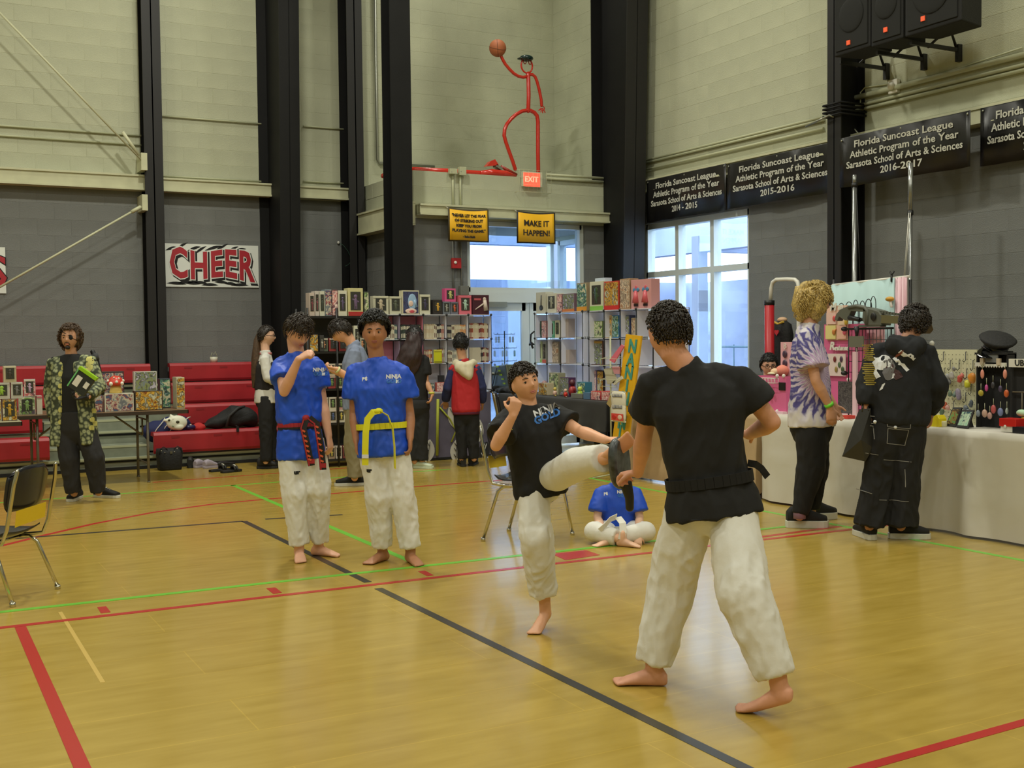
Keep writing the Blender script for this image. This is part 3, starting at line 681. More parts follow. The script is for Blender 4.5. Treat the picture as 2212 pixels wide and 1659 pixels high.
# striped sports jacket / bag in navy with white piping
c = PY(352,925,14.05); xa_, xb_ = PY(312,915,14.1).x, PY(396,915,14.1).x
t = thing('track_jacket', (c.x,14.1,z1_-.1), 'navy and black jacket with white piping stripes heaped behind the white mask', 'jacket')
soft('jacket_body', [lambda bm: ell(bm,((xa_+.18),14.18,z1_-.02),.2,.12,.14), lambda bm: ell(bm,((xa_+.38),14.2,z1_+.05),.2,.12,.12)], mat('navy cloth',(26,34,80),rough=.8), t, .014, .03, 6, 5)
for q in range(4):
    x = xa_+.14+q*.10; bm = BM(); tube(bm,[(x-.06,14.06,z1_-.06+q*.02),(x,14.065,z1_+.03+q*.02),(x+.07,14.07,z1_+.11+q*.012),(x+.1,14.1,z1_+.15)],.006,6); obj('piping', bm, mat('white piping',(206,204,190),rough=.6), t)
# white cat mask
c = PY(382,913,13.98)
t = thing('cat_mask', c, 'white mask with pointed ears and hollow eye on the bottom bench', 'mask')
c.z = z1_+.095
def mkfn(bm):
    ell(bm, c, .125,.05,.09); tube(bm,[c+V((-.07,0,.03)),c+V((-.165,0,.035))],[.045,.006],10); tube(bm,[c+V((-.05,0,.05)),c+V((-.075,0,.105))],[.045,.008],10); ell(bm,c+V((0.02,-.02,-.05)),.06,.04,.04)
soft('mask_shell', [mkfn], mat('white mask plastic',(226,226,206),rough=.4), t, .008, 0, 1, 1)
for dx,dz,s in ((.0,.01,1.0),(-.095,.035,.75)):
    bm = BM(); ell(bm, c+V((dx,-.045 if s==1 else -.03,dz)), .022*s,.012,.018*s, I3, 14, 8); obj('eye_hole', bm, mat('dark olive',(60,56,34),rough=.8), t)
bm = BM(); tube(bm,[c+V((-.06,-.045,-.035)),c+V((-.05,-.05,-.04))],.006,6,'round'); tube(bm,[c+V((.04,-.04,-.035)),c+V((.075,-.035,-.02))],.003,6); obj('painted_mark', bm, mat('green paint mark',(90,120,80),rough=.6), t)
c = PY(412,926,14.02); c.z = z1_
t = thing('bottle', c, 'small dark blue bottle lying beside the white mask', 'bottle'); bm = BM(); tube(bm,[c+V((-.03,0,.03)),c+V((.035,.02,.03))],.028,12,'round'); obj('bottle_body', bm, mat('dark blue plastic',(40,38,80),rough=.3), t); bm = BM(); tube(bm,[c+V((-.01,0,.056)),c+V((.01,0,.062))],.01,8); obj('cap', bm, BOXW, t)
c = PY(430,926,14.08); c.z = z1_
t = thing('red_cloth', c, 'crumpled red cloth between the blue bottle and the black backpack', 'cloth'); soft('cloth_fold', [lambda bm: ell(bm,c+V((0,0,.03)),.09,.06,.04)], mat('bright red cloth',(176,36,34),rough=.8), t, .01,.02,14,2)
# white cup basket on the top bench
c = PY(462,782,15.35); c.z = rowT[3]
t = thing('wire_basket', c, 'small white basket with wire handle on the top bench', 'basket')
bm = BM(); lathe(bm,c,[(.045,0),(.052,.07),(.048,.07),(.042,.01)],16); obj('cup', bm, BOXW, t); bm = BM(); tube(bm,[c+V((-.04,0,.07)),c+V((-.02,0,.13)),c+V((0,0,.1)),c+V((.02,0,.14)),c+V((.045,0,.07))],.004,6); obj('handle', bm, M_cond, t)
# tote on the floor, shoes -----------------------------------------------
cx0, cx1 = PY(341,990,13.62).x, PY(397,990,13.62).x
t = thing('tote_bag', ((cx0+cx1)/2,13.68,0), 'black tote bag with chrome studs standing on the floor before the bench', 'bag')
bm = BM(); r = V((1,0,0)); f_ = V((0,1,0)); xc = (cx0+cx1)/2; hw = (cx1-cx0)/2
loft(bm,[(V((xc,13.7,0)),r,f_,hw*.86,.1),(V((xc,13.7,.02)),r,f_,hw*.9,.11),(V((xc,13.7,.2)),r,f_,hw,.1),(V((xc,13.7,.25)),r,f_,hw*.97,.075)],28,4); obj('bag_body', bm, M_bkfab, t)
for dx in (-.08,.08):
    bm = BM(); tube(bm,[(xc+dx-.045,13.62,.19),(xc+dx-.04,13.62,.25),(xc+dx,13.63,.275),(xc+dx+.04,13.62,.25),(xc+dx+.045,13.62,.19)],.006,6); obj('handle', bm, M_bkfab, t)
for dx,dz in ((-.11,.235),(-.07,.21),(.04,.215),(.07,.25)):
    bm = BM(); ell(bm,(xc+dx,13.6,dz),.009,.006,.006,I3,8,6); obj('stud', bm, mat('chrome',(220,220,220),rough=.15,metal=1), t)
bm = BM(); boxmm(bm,(xc-.014,13.592,.195),(xc+.014,13.6,.222)); obj('badge', bm, mat('steel badge',(120,120,112),rough=.3,metal=.8), t)
def shoe_mesh(t, c, d, L, m_up, m_sole, s=1.0, lace=True, hs=1.0, sole=1.0):
    """low shoe; c heel-to-toe centre on the floor, d toe direction"""
    d = V((d[0],d[1],0)).normalized(); r = V((d.y,-d.x,0)); c = V(c); w = .05*s
    bm = BM(); secs = []
    for x,wd in ((-.5,.30),(-.46,.62),(-.3,.74),(-.05,.78),(.2,.95),(.36,.92),(.46,.66),(.5,.3)): secs.append((x,wd))
    lo = [c + d*L*x - r*w*k for x,k in secs] + [c + d*L*x + r*w*k for x,k in reversed(secs)]
    prism(bm, lo, (0,0,.028*s*sole)); obj('sole', bm, m_sole, t, bevel=.004)
    bm = BM()
    prof = ((-.47,.62,.060),(-.38,.7,.082),(-.2,.72,.088),(0,.74,.076),(.15,.84,.058),(.32,.88,.044),(.45,.66,.034))
    loft(bm,[(c+d*L*x+V((0,0,.02*s*sole+h*s*hs*.5)), r, V((0,0,1)), w*k, h*s*hs*.5) for x,k,h in prof],20,2.4); obj('upper', bm, m_up, t)
    if lace:
        for i in range(4):
            x = -.02+.07*i; h = (.076-.04*(i/4))*s*hs+.02*s; bm = BM(); tube(bm,[c+d*L*x-r*w*.45+V((0,0,h-.012)),c+d*L*x+V((0,0,h+.004)),c+d*L*x+r*w*.45+V((0,0,h-.012))],.004,6); obj('lace', bm, BOXW, t)
gs = 'shoes left on the floor by the bleachers'
def shoe_thing(px, py, d, label, mu, ms, L=.27, **k):
    c = G(px,py); t = thing('shoe', c, label, 'shoe', gs); shoe_mesh(t,c,d,L,mu,ms,**k); return t
M_sg = mat('grey green suede',(120,126,100),rough=.8); M_lil = mat('lilac rubber',(168,158,172),rough=.6); M_bs = mat('black rubber',(26,26,26),rough=.6); M_dg = mat('dark grey knit',(58,60,62),rough=.8)
shoe_thing(412,1009,(.3,1),'black shoe turned up on its own beside the black tote bag',M_bs,M_bs,lace=False,hs=1.3)
shoe_thing(434,1010,(.9,.5),'left lilac rubber clog next to the black slide sandals',M_lil,M_lil,L=.2,lace=False); shoe_thing(455,1011,(.9,.4),'right lilac rubber clog next to the black slide sandals',M_lil,M_lil,L=.2,lace=False)
shoe_thing(512,996,(-.8,.6),'first grey and cream trainer of the pair by the girl in the vest',M_sg,BOXW,L=.24); shoe_thing(530,994,(-.8,.6),'second grey and cream trainer of the pair by the girl in the vest',M_sg,BOXW,L=.24)
shoe_thing(552,991,(-.5,.8),'dark grey trainer partly behind the girl in the vest',M_dg,M_dg,L=.25); shoe_thing(487,1008,(.9,.3),'plain black sandal behind the white strapped slides',M_bs,M_bs,L=.25,lace=False,hs=.6)
for px,py,lab in ((475,1018,'left black slide sandal with white lettered strap'),(500,1020,'right black slide sandal with white lettered strap')):
    c = G(px,py); t = thing('slide_sandal', c, lab, 'shoe', gs); d = V((.95,.3,0)).normalized(); r = V((d.y,-d.x,0)); bm = BM()
    prism(bm,[c+d*.13*x+r*.048*y for x,y in ((-1,-.6),(-.6,-.9),(.6,-1),(1,-.4),(1,.4),(.6,1),(-.6,.9),(-1,.6))],(0,0,.028)); obj('sole', bm, M_bs, t, bevel=.005)
    bm = BM(); 
    for q in range(2): tube(bm,[c+d*(.02+.03*q)+r*.048*math.cos(a)+V((0,0,.02+.05*math.sin(a))) for a in [math.pi*i/8 for i in range(9)]],.013,8)
    obj('strap', bm, M_bs, t); bm = BM(); tube(bm,[c+d*.035+r*.053*math.cos(a)+V((0,0,.022+.058*math.sin(a))) for a in [math.pi*(i+3)/10 for i in range(6)]],.008,6); obj('strap_print', bm, BOXW, t)
# ---------------------------------------------------------------- chairs
M_chrome = mat('chrome tube',(200,196,180),rough=.14,metal=1.0); M_shell = mat('dark navy chair plastic',(32,34,40),rough=.22); M_tape = mat('yellow paper sign',(222,190,30),rough=.6)
def chair(c, yaw, label, seat_h=.46, sign=True):
    """school chair; local +y is the way the sitter faces"""
    t = thing('stacking_chair', c, label, 'chair'); c = V(c); M = RZ(yaw); W = lambda x,y,z: c + M @ V((x,y,z))
    bm = BM()
    nx, ny = 10, 10; grid = {}
    for side in (0,1):
        for i in range(nx+1):
            for j in range(ny+1):
                x = -.215+.43*i/nx; y = -.2+.42*j/ny; dish = .018*(1-(2*i/nx-1)**2); z = seat_h-dish-(.035*max(0,(j/ny-.75)*4)**2)+(.03*max(0,(.2-j/ny)*5)**2)-side*.009
                k = 1-.16*abs(2*j/ny-1)**6; grid[side,i,j] = bm.verts.new(W(x*k,y,z))
    for i in range(nx):
        for j in range(ny):
            for s in (0,1):
                q = [grid[s,i,j],grid[s,i+1,j],grid[s,i+1,j+1],grid[s,i,j+1]]; f = bm.faces.new(q if s==0 else q[::-1]); f.smooth=True
    for a_,b_ in [((i,0),(i+1,0)) for i in range(nx)]+[((nx,j),(nx,j+1)) for j in range(ny)]+[((i+1,ny),(i,ny)) for i in range(nx)][::-1]+[((0,j+1),(0,j)) for j in range(ny)][::-1]:
        bm.faces.new((grid[0,a_[0],a_[1]],grid[1,a_[0],a_[1]],grid[1,b_[0],b_[1]],grid[0,b_[0],b_[1]]))
    obj('seat', bm, M_shell, t)
    bm = BM(); grid = {}
    for side in (0,1):
        for i in range(nx+1):
            for j in range(ny+1):
                u = 2*i/nx-1; v = j/ny; z = seat_h+.14+.26*v; kx = 1-.22*abs(2*v-1)**4-.05*(1-v); x = u*.215*kx; y = -.235-.05*v+.035*u*u-side*.009
                grid[side,i,j] = bm.verts.new(W(x,y-.0,z-.03*abs(u)**4*(v>.8)))
    for i in range(nx):
        for j in range(ny):
            for s in (0,1):
                q = [grid[s,i,j],grid[s,i+1,j],grid[s,i+1,j+1],grid[s,i,j+1]]; f = bm.faces.new(q if s==0 else q[::-1]); f.smooth=True
    for a_,b_ in [((i,0),(i+1,0)) for i in range(nx)]+[((nx,j),(nx,j+1)) for j in range(ny)]+[((i+1,ny),(i,ny)) for i in range(nx)][::-1]+[((0,j+1),(0,j)) for j in range(ny)][::-1]:
        bm.faces.new((grid[0,a_[0],a_[1]],grid[1,a_[0],a_[1]],grid[1,b_[0],b_[1]],grid[0,b_[0],b_[1]]))
    obj('backrest', bm, M_shell, t)
    for s in (-1,1):
        # one bent tube: back upright, under-seat rail, front leg ; separate rear leg
        bm = BM(); tube(bm,[W(s*.2,-.30,seat_h+.38),W(s*.215,-.285,seat_h+.3),W(s*.215,-.235,seat_h+.05),W(s*.21,-.2,seat_h-.035),W(s*.2,-.1,seat_h-.045),W(s*.2,.14,seat_h-.045)],.0115,10,'round'); obj('side_rail', bm, M_chrome, t)
        bm = BM(); tube(bm,[W(s*.19,.08,seat_h-.055),W(s*.195,.15,seat_h-.055),W(s*.21,.19,seat_h-.09),W(s*.235,.25,.02)],.012,10); l = obj('leg', bm, M_chrome, t)
        bm = BM(); tube(bm,[W(s*.235,.25,.025),W(s*.236,.253,0)],.017,10); obj('foot_cap', bm, M_chrome, l)
        bm = BM(); tube(bm,[W(s*.19,-.06,seat_h-.055),W(s*.195,-.12,seat_h-.055),W(s*.21,-.16,seat_h-.09),W(s*.235,-.27,.02)],.012,10); l = obj('leg', bm, M_chrome, t)
        bm = BM(); tube(bm,[W(s*.235,-.27,.025),W(s*.236,-.273,0)],.017,10); obj('foot_cap', bm, M_chrome, l)
    for y in (.08,-.06): 
        bm = BM(); tube(bm,[W(-.2,y,seat_h-.055),W(.2,y,seat_h-.055)],.010,8); obj('cross_bar', bm, M_chrome, t)
    if sign:
        bm = BM(); prism(bm,[W(-.17,-.256,seat_h+.055),W(.14,-.256,seat_h+.07),W(.14,-.268,seat_h+.16),W(-.17,-.268,seat_h+.15)],M@V((0,-.002,0))); obj('paper_sign', bm, M_tape, t)
    return t
p = G(1038,1172); q = G(1105,1145)
chair((4.15,7.45,0), math.radians(-142), 'dark plastic chair with chrome legs behind the kicking boy')
chair((.49,7.39,0), math.radians(53), 'dark plastic chair with chrome legs cut off by the left picture edge', seat_h=.385)
c = G(1250,992); c.x = 6.55
chair(c, math.radians(-115), 'dark plastic chair standing before the black table behind the kicking boy', sign=False)
def trans_mat(name, rgb):
    if name in MATS: return MATS[name]
    m = bpy.data.materials.new(name); m.use_nodes = True; nt = m.node_tree; b = nt.nodes['Principled BSDF']; b.inputs['Base Color'].default_value = L3(rgb); b.inputs['Roughness'].default_value=.4
    t = nt.nodes.new('ShaderNodeBsdfTranslucent'); t.inputs[0].default_value = L3(rgb); mx = nt.nodes.new('ShaderNodeMixShader'); mx.inputs[0].default_value = .4
    nt.links.new(b.outputs[0], mx.inputs[1]); nt.links.new(t.outputs[0], mx.inputs[2]); nt.links.new(mx.outputs[0], nt.nodes['Material Output'].inputs[0]); MATS[name] = m; return m
# ================================================================ TABLE A, CUBE SHELVES, RACK
M_rod = mat('black wire rod',(28,28,30),rough=.4); M_pan = trans_mat('white translucent panel',(244,244,250)); M_pink = trans_mat('pink panel',(226,150,170)); M_lav = trans_mat('lavender panel',(200,184,210))
ORD = ['first','second','third','fourth','fifth','sixth','seventh','eighth','ninth','tenth','eleventh','twelfth']
def cube_shelf(pl, label, cols, zs, depth, panels=None, ymid=700):
    """wire-and-panel cube shelf; cols pixel x of the uprights, zs heights of the levels"""
    P = [plane_pt(pl,x,ymid) for x in cols]; 
    fin = V((0,1,0)) if pl[0]=='y' else V((1,0,0)); r = V((1,0,0)) if pl[0]=='y' else V((0,-1,0)); M = Matrix((r,fin,V((0,0,1)))).transposed()
    c0 = (P[0]+P[-1])/2; c0.z = zs[-1]
    t = thing('cube_shelf', c0, label, 'shelf')
    for i,p in enumerate(P):
        a = V((p.x,p.y,zs[-1])); b = V((p.x,p.y,zs[0]))
        bm = BM(); tube(bm,[a,b],.0045,6); tube(bm,[a+fin*depth,b+fin*depth],.0045,6); obj('upright', bm, M_rod, t)
        for z in zs:
            bm = BM(); ell(bm,V((p.x,p.y,z)),.016,.016,.016,I3,8,6); obj('connector', bm, M_rod, t)
        if 0 < i:
            q = P[i-1]; mid = (p+q)/2; w_ = (p-q).length-.02
            for j,z in enumerate(zs):
                bm = BM(); box(bm, V((mid.x,mid.y,z))+fin*depth/2, (w_+.01,depth,.006), M); obj('shelf_board', bm, M_pan, t)
                if j: 
                    zc = (zs[j-1]+z)/2; bm = BM(); box(bm, V((mid.x,mid.y,zc))+fin*(depth-.004), (w_,.004,(zs[j-1]-z)-.03), M)
                    obj('back_panel', bm, (panels or {}).get((i-1,j-1), M_pan), t)
        if i < len(P):
            for j in range(1,len(zs)):
                zc = (zs[j-1]+zs[j])/2; bm = BM(); box(bm, V((p.x,p.y,zc))+fin*depth*.5, (.004,depth-.03,(zs[j-1]-zs[j])-.03), M); obj('side_panel', bm, (panels or {}).get(('s',i,j-1), M_pan), t)
    return P, zs, M, fin
BOOKM = {}
def book_mesh(rgb, rgb2):
    k = (rgb, rgb2)
    if k in BOOKM: return BOOKM[k]
    bm = BM(); box(bm,(0,.5,.5),(1,1,1),I3,0); box(bm,(0,-.004,.78),(.8,.012,.22),I3,1); box(bm,(0,-.004,.25),(.6,.012,.3),I3,1)
    me = bpy.data.meshes.new('paperback'); bm.to_mesh(me); bm.free(); me.materials.append(cart(rgb)); me.materials.append(cart(rgb2)); BOOKM[k] = me; return me
CN = {(60,70,64):'dark green',(196,180,150):'cream',(170,120,110):'dusty pink',(150,80,60):'rust red',(90,110,110):'teal grey',(120,96,84):'brown',(206,150,100):'orange',(60,56,60):'black',(200,150,160):'pink',(206,200,176):'white',(120,60,60):'maroon',(150,150,140):'grey'}
def books(pl, px0, px1, z, h, cols, cell, grp, depth=.13, inset=.05, n=None):
    a = plane_pt(pl,px0,740); b = plane_pt(pl,px1,740); L = V((b.x-a.x,b.y-a.y,0)); W_ = L.length; d = L.normalized()
    fin = V((0,1,0)) if pl[0]=='y' else V((1,0,0)); rot = Matrix((d,fin,V((0,0,1)))).transposed()
    n = n or max(2,int(W_/.019)); cnt = {}
    for i in range(n):
        c = cols[i*len(cols)//n]; cnt[c] = cnt.get(c,0)+1
        o = bpy.data.objects.new('paperback', book_mesh(c, (206,200,176) if c!=(206,200,176) else (120,96,84))); COL.objects.link(o)
        hh = h*random.uniform(.93,1.0); p = a + d*(i+.5)*W_/n + fin*inset; p.z = z
        o.matrix_world = Matrix.Translation(p) @ rot.to_4x4() @ Matrix.Diagonal((W_/n*.9, depth*.8, hh, 1))
        tag(o, '%s paperback, %s %s one in %s'%(CN[c], ORD[min(cnt[c]-1,11)], CN[c], cell), 'book', grp)
# table under shelf A with a printed cloth
YA = 12.86; xa_ = PY(812,940,YA).x; xb_ = PY(1060,940,YA).x; ZA = PY(955,846,13.05).z-.01
t = thing('display_table', ((xa_+xb_)/2,YA+.35,0), 'display table with black and grey leaf print cloth under the paperback shelf', 'table')
bm = BM(); boxmm(bm,(xa_,YA,ZA-.03),(xb_,YA+.42,ZA)); obj('tabletop', bm, mat('table cloth top',(150,146,136),rough=.7), t)
bm = BM(); boxmm(bm,(xa_,YA-.012,.02),(xb_,YA-.002,ZA-.002)); obj('printed_cloth', bm, mat('grey violet cloth',(96,92,112),rough=.8,var=.1,vscale=3), t)
bm = BM(); boxmm(bm,(xa_,YA-.014,.012),(xb_,YA,.035)); obj('hem', bm, M_dark, t)
random.seed(3)
def leafshape(bm, c, L, w, ang, d=.006):
    pts = [];n=9
    for s in (-1,1):
        for i in range(n+1):
            u = i/n if s<0 else 1-i/n
            if (s>0 and i in (0,n)): continue
            x = (u-.5)*L; y = s*w*math.sin(math.pi*u)**.8; pts.append(V((c[0]+x*math.cos(ang)-y*math.sin(ang), YA-.013, c[2]+x*math.sin(ang)+y*math.cos(ang))))
    prism(bm, pts, (0,-d,0))
M_leafw = mat('pale leaf print',(206,204,196),rough=.7); M_leafd = mat('dark leaf print',(40,40,44),rough=.7); M_leafy = mat('yellow stem print',(170,176,60),rough=.7)
for i,(px,py,L,w,a,m) in enumerate(((905,905,.34,.10,.9,M_leafd),(925,975,.3,.085,1.4,M_leafw),(985,905,.36,.1,-1.0,M_leafw),(1030,935,.34,.09,1.3,M_leafw),(985,975,.3,.08,1.5,M_leafw),(1045,975,.26,.08,1.2,M_leafd),(880,960,.3,.1,-.6,M_leafd),(905,880,.3,.08,0.5,M_leafw),(1020,880,.3,.08,2.2,M_leafd),(862,905,.3,.08,1.4,M_leafw))):
    bm = BM(); c = PY(px,py,YA-.013); leafshape(bm,c,L,w,a,.003+.0008*i); obj('leaf_print', bm, m, t)
    bm = BM(); dr = V((math.cos(a),0,math.sin(a))); cc = V(c)-V((0,.013,0)); 
    for q in (-.25,0,.22): tube(bm,[cc+dr*L*q, cc+dr*L*(q+.14)+V((-math.sin(a),0,math.cos(a)))*w*.4],.004,5)
    tube(bm,[cc-dr*L*.45,cc+dr*L*.4],.004,5); obj('leaf_vein', bm, M_leafd if m is M_leafw else M_leafw, t)
bm = BM(); tube(bm,[PY(946,862,YA-.02),PY(944,984,YA-.02)],.018,6); obj('yellow_pole_print', bm, M_leafy, t)
bm = BM(); tube(bm,[PY(950,880,YA-.02),PY(972,905,YA-.02),PY(985,930,YA-.02),PY(975,955,YA-.02)],.010,6); obj('vine_print', bm, M_leafy, t)
# shelf A
PA = ('y',13.05); zA = [PY(964,y,13.05).z for y in (680,733,785)]+[ZA+.006]
panA = {}
colsA = [815,864,914.5,965,1012,1061]
for j in range(3):
    panA[(0,j)] = M_pink; panA[(1,j)] = M_pink if j != 1 else M_lav; panA[('s',1,j)] = M_lav; panA[('s',2,j)] = M_pink
cube_shelf(PA, 'white wire cube shelf with pink panels full of paperbacks left of the doors', colsA, zA, .22, panA)
GR = {'g':(60,70,64),'c':(196,180,150),'p':(170,120,110),'r':(150,80,60),'t':(90,110,110),'b':(120,96,84),'o':(206,150,100),'k':(60,56,60),'q':(200,150,160),'w':(206,200,176),'m':(120,60,60),'y':(150,150,140)}
def bk(px0,px1,row,pat,cell,h=.185,pl=PA,zs=zA,**k):
    books(pl,px0,px1,zs[row+1]+.005,h,[GR[x] for x in pat],cell,'paperbacks on the pink and white cube shelf',**k)
bk(817,862,0,'ttywt','top row behind the yellow belt boy')
bk(866,912,0,'ggkkggg','top row left of the long haired woman')
bk(916,963,0,'cccwkp','top row third cell from the right',h=.19)
bk(967,1010,0,'kkwccoo','top row next to last cell',h=.18)
bk(1014,1059,0,'brccmrcb','top row right end cell',h=.2)
bk(866,912,1,'gtg','middle row behind the long haired woman',h=.16)
bk(919,937,1,'ppor','middle row left of the yellow book',h=.175)
bk(955,964,1,'py','middle row right of the yellow book',h=.19)
bk(968,1010,1,'wycp','middle row above the red jacket',h=.16)
bk(1041,1059,1,'kmcbm','middle row right end cell',h=.19)
bk(921,940,2,'ygt','bottom row near the table edge',h=.11)
def flatbook(px,py,pl,col,label,art=None,grp=None,z=None,strip=None,base=None,dep=.02): return figbox(pl,px,py,col,label,art,win=False,dep=dep,grp=grp,z=z,strip=strip,base=base,name='paperback',cat='book')
flatbook((938,955),(757,786),('y',13.04),(206,206,40),'bright yellow paperback shown face out on the cube shelf',z=zA[2]+.005,strip=(206,196,90),base=(150,150,40))
flatbook((1008,1039),(754,786),('y',13.09),(190,182,160),'large cream book shown face out on the cube shelf',z=zA[2]+.005)
figbox(('y',13.08),(943,963),(826,846),(180,90,80),'small red and pink book standing in the bottom row of the cube shelf',4,win=False,dep=.05,z=ZA+.01); figbox(('y',13.12),(948,960),(811,826),(50,52,54),'small black box on top of the red book',None,win=False,dep=.04,z=PY(950,826,13.1).z)
# boxes on shelf A top
gA = 'boxed figures on top of the paperback shelf'; zt_ = zA[0]+.005
TA = ('y',13.08)
for px,py,col,lab,art,kw in (
 ((806,840),(638,678),(196,194,170),'white framed window box with pale standing figure, leftmost on the paperback shelf',None,dict(fig=(190,176,150))),
 ((842,868),(639,678),(196,194,170),'white framed window box with dark green inside',None,dict(fig=(90,96,80))),
 ((869,906),(628,680),(206,200,170),'large box with cream border and blue haired girl artwork',None,dict(win='art')),
 ((907,930),(637,680),(206,204,180),'white box with dark violet armoured figure',None,dict(fig=(70,66,90))),
 ((936,956),(648,680),(50,46,44),'small black box with golden haired figure',None,dict(fig=(206,160,60))),
 ((957,973),(652,680),(110,116,124),'small grey blue window box left of its orange twin',None,dict(fig=(160,160,150))),
 ((974,990),(653,680),(110,112,124),'small grey window box with orange figure at its foot',None,dict(fig=(210,100,60))),
 ((992,1019),(639,680),(214,110,124),'pink box with dark window standing on the shelf',None,dict(fig=(170,200,180))),
 ((1021,1057),(638,680),(70,34,44),'dark maroon box with white haired figure leaning',None,dict(win=False)),):
    if kw.get('win')=='art':
        tt = figbox(TA,px,py,col,lab,None,win=False,dep=.1,grp=gA,z=zt_); c,w_,h_,M = place(TA,px[0],px[1],py[0],py[1]); f = V((c.x,TA[1],zt_))
        bm = BM(); box(bm,f+V((0,-.002,h_*.5)),(w_*.88,.004,h_*.9)); obj('printed_front', bm, print_mat('ink_night',[(40,40,66),(70,80,120),(60,56,80)],20), tt)
        bm = BM(); ell(bm,f+V((.02,-.004,h_*.52)),w_*.26,.004,h_*.34,I3,14,8); tube(bm,[f+V((w_*.2,-.004,h_*.6)),f+V((w_*.33,-.004,h_*.3))],w_*.06,8); obj('hair_print', bm, cart((150,180,210)), tt)
        bm = BM(); ell(bm,f+V((.0,-.008,h_*.45)),w_*.14,.005,h_*.12,I3,12,8); ell(bm,f+V((0.0,-.008,h_*.14)),w_*.34,.005,h_*.11,I3,12,8); obj('face_print', bm, cart((226,196,180)), tt)
        bm = BM(); ell(bm,f+V((.01,-.012,h_*.12)),w_*.16,.004,h_*.06,I3,12,8); obj('dress_print', bm, cart((196,80,90)), tt)
    elif lab.startswith('dark maroon'):
        tt = figbox(TA,px,py,col,lab,None,win=False,dep=.1,grp=gA,z=zt_); c,w_,h_,M = place(TA,px[0],px[1],py[0],py[1]); f = V((c.x,TA[1],zt_))
        bm = BM(); ell(bm,f+V((w_*.22,-.002,h_*.8)),w_*.1,.004,h_*.09,I3,10,6); tube(bm,[f+V((w_*.22,-.002,h_*.74)),f+V((w_*.3,-.002,h_*.2))],[w_*.1,w_*.13],8); tube(bm,[f+V((w_*.15,-.002,h_*.55)),f+V((-w_*.35,-.002,h_*.25))],[w_*.05,w_*.02],8); obj('figure_print', bm, cart((206,190,176)), tt)
        bm = BM(); box(bm,f+V((-w_*.2,-.002,h_*.78)),(w_*.4,.004,h_*.1)); obj('title_print', bm, cart((190,90,96)), tt)
    else: figbox(TA,px,py,col,lab,art,dep=.1,grp=gA,z=zt_,fig=kw.get('fig'),strip=col)
zz = zt_+place(TA,957,990,653,680)[2]
figbox(('y',13.10),(961,985),(623,652),(214,90,140),'bright pink box with round window stacked on the two small grey boxes',None,dep=.09,grp=gA,z=zz+.002,fig=(190,190,120))
# black wire rack ----------------------------------------------------
YR = 12.86; xs = [PY(p,682,YR).x for p in (664,727,800)]; rz = [PY(740,y,YR).z for y in (682,758,838,912,990)]
M_blk = mat('black rack steel',(22,22,22),rough=.45)
t = thing('wire_rack', ((xs[0]+xs[2])/2,YR+.2,0), 'tall black metal rack of boxed figures behind the boys in blue shirts', 'rack')
for x in xs:
    for y in (YR,YR+.42):
        bm = BM(); tube(bm,[(x,y,0),(x,y,rz[0]+.09)],.0135,8); obj('post', bm, M_blk, t)
for z in rz:
    bm = BM(); boxmm(bm,(xs[0],YR,z-.03),(xs[2],YR+.42,z-.006)); obj('shelf_board', bm, M_blk, t)
bm = BM(); boxmm(bm,(xs[0]+.02,YR+.4,.2),(xs[2]-.02,YR+.41,rz[0])); obj('back_mesh', bm, mat('grey rack backing',(66,66,64),rough=.7), t)
gR = 'boxed figures on the black rack'; TR = ('y',YR+.015)
rack = [  # row level, list of (x0,x1,height,colour,figure,art,words)
 (0,[(669,680,.27,(190,176,166),(130,70,80),None,'white window box with maroon figures, leftmost on the rack top'),(681,690,.29,(190,182,176),(140,80,90),None,'white window box with pink figure second on the rack top'),(691,702,.29,(196,196,180),(70,80,70),None,'cream window box with dark figure third on the rack top'),(703,717,.31,(120,136,144),(200,200,190),0,'blue grey printed box on the rack top'),(718,730,.31,(90,60,64),(190,180,170),4,'dark maroon printed box on the rack top'),(731,750,.30,(206,204,186),(90,80,110),None,'wide white window box with violet figures on the rack top'),(752,785,.33,(196,190,140),(110,90,120),None,'large yellowish window box with red foot on the rack top'),(787,797,.29,(60,66,60),(150,160,120),1,'dark green printed box at the right end of the rack top')]),
 (1,[(668,686,.2,(90,70,50),(190,150,90),2,'brown printed box with golden figure on the second rack shelf'),(690,699,.19,(60,60,60),(190,190,180),None,'black box with white emblem on the second rack shelf')]),
 (1,[(764,780,.30,(206,206,186),(120,120,110),None,'tall cream window box right of the man in the grey shirt')]),]
for lvl,items in rack:
    for (x0,x1,h,col,fg,art,lab) in items:
        z = rz[lvl]+.0 if lvl==0 else rz[lvl]
        figbox(TR,(x0,x1),(640,680),col,lab,art,dep=.14,grp=gR,z=z-.004,fig=fg,win=art is None,strip=None,base=(170,50,50) if 'red foot' in lab else None,h=h)
names = {1:'second',2:'third',3:'fourth',4:'bottom'}
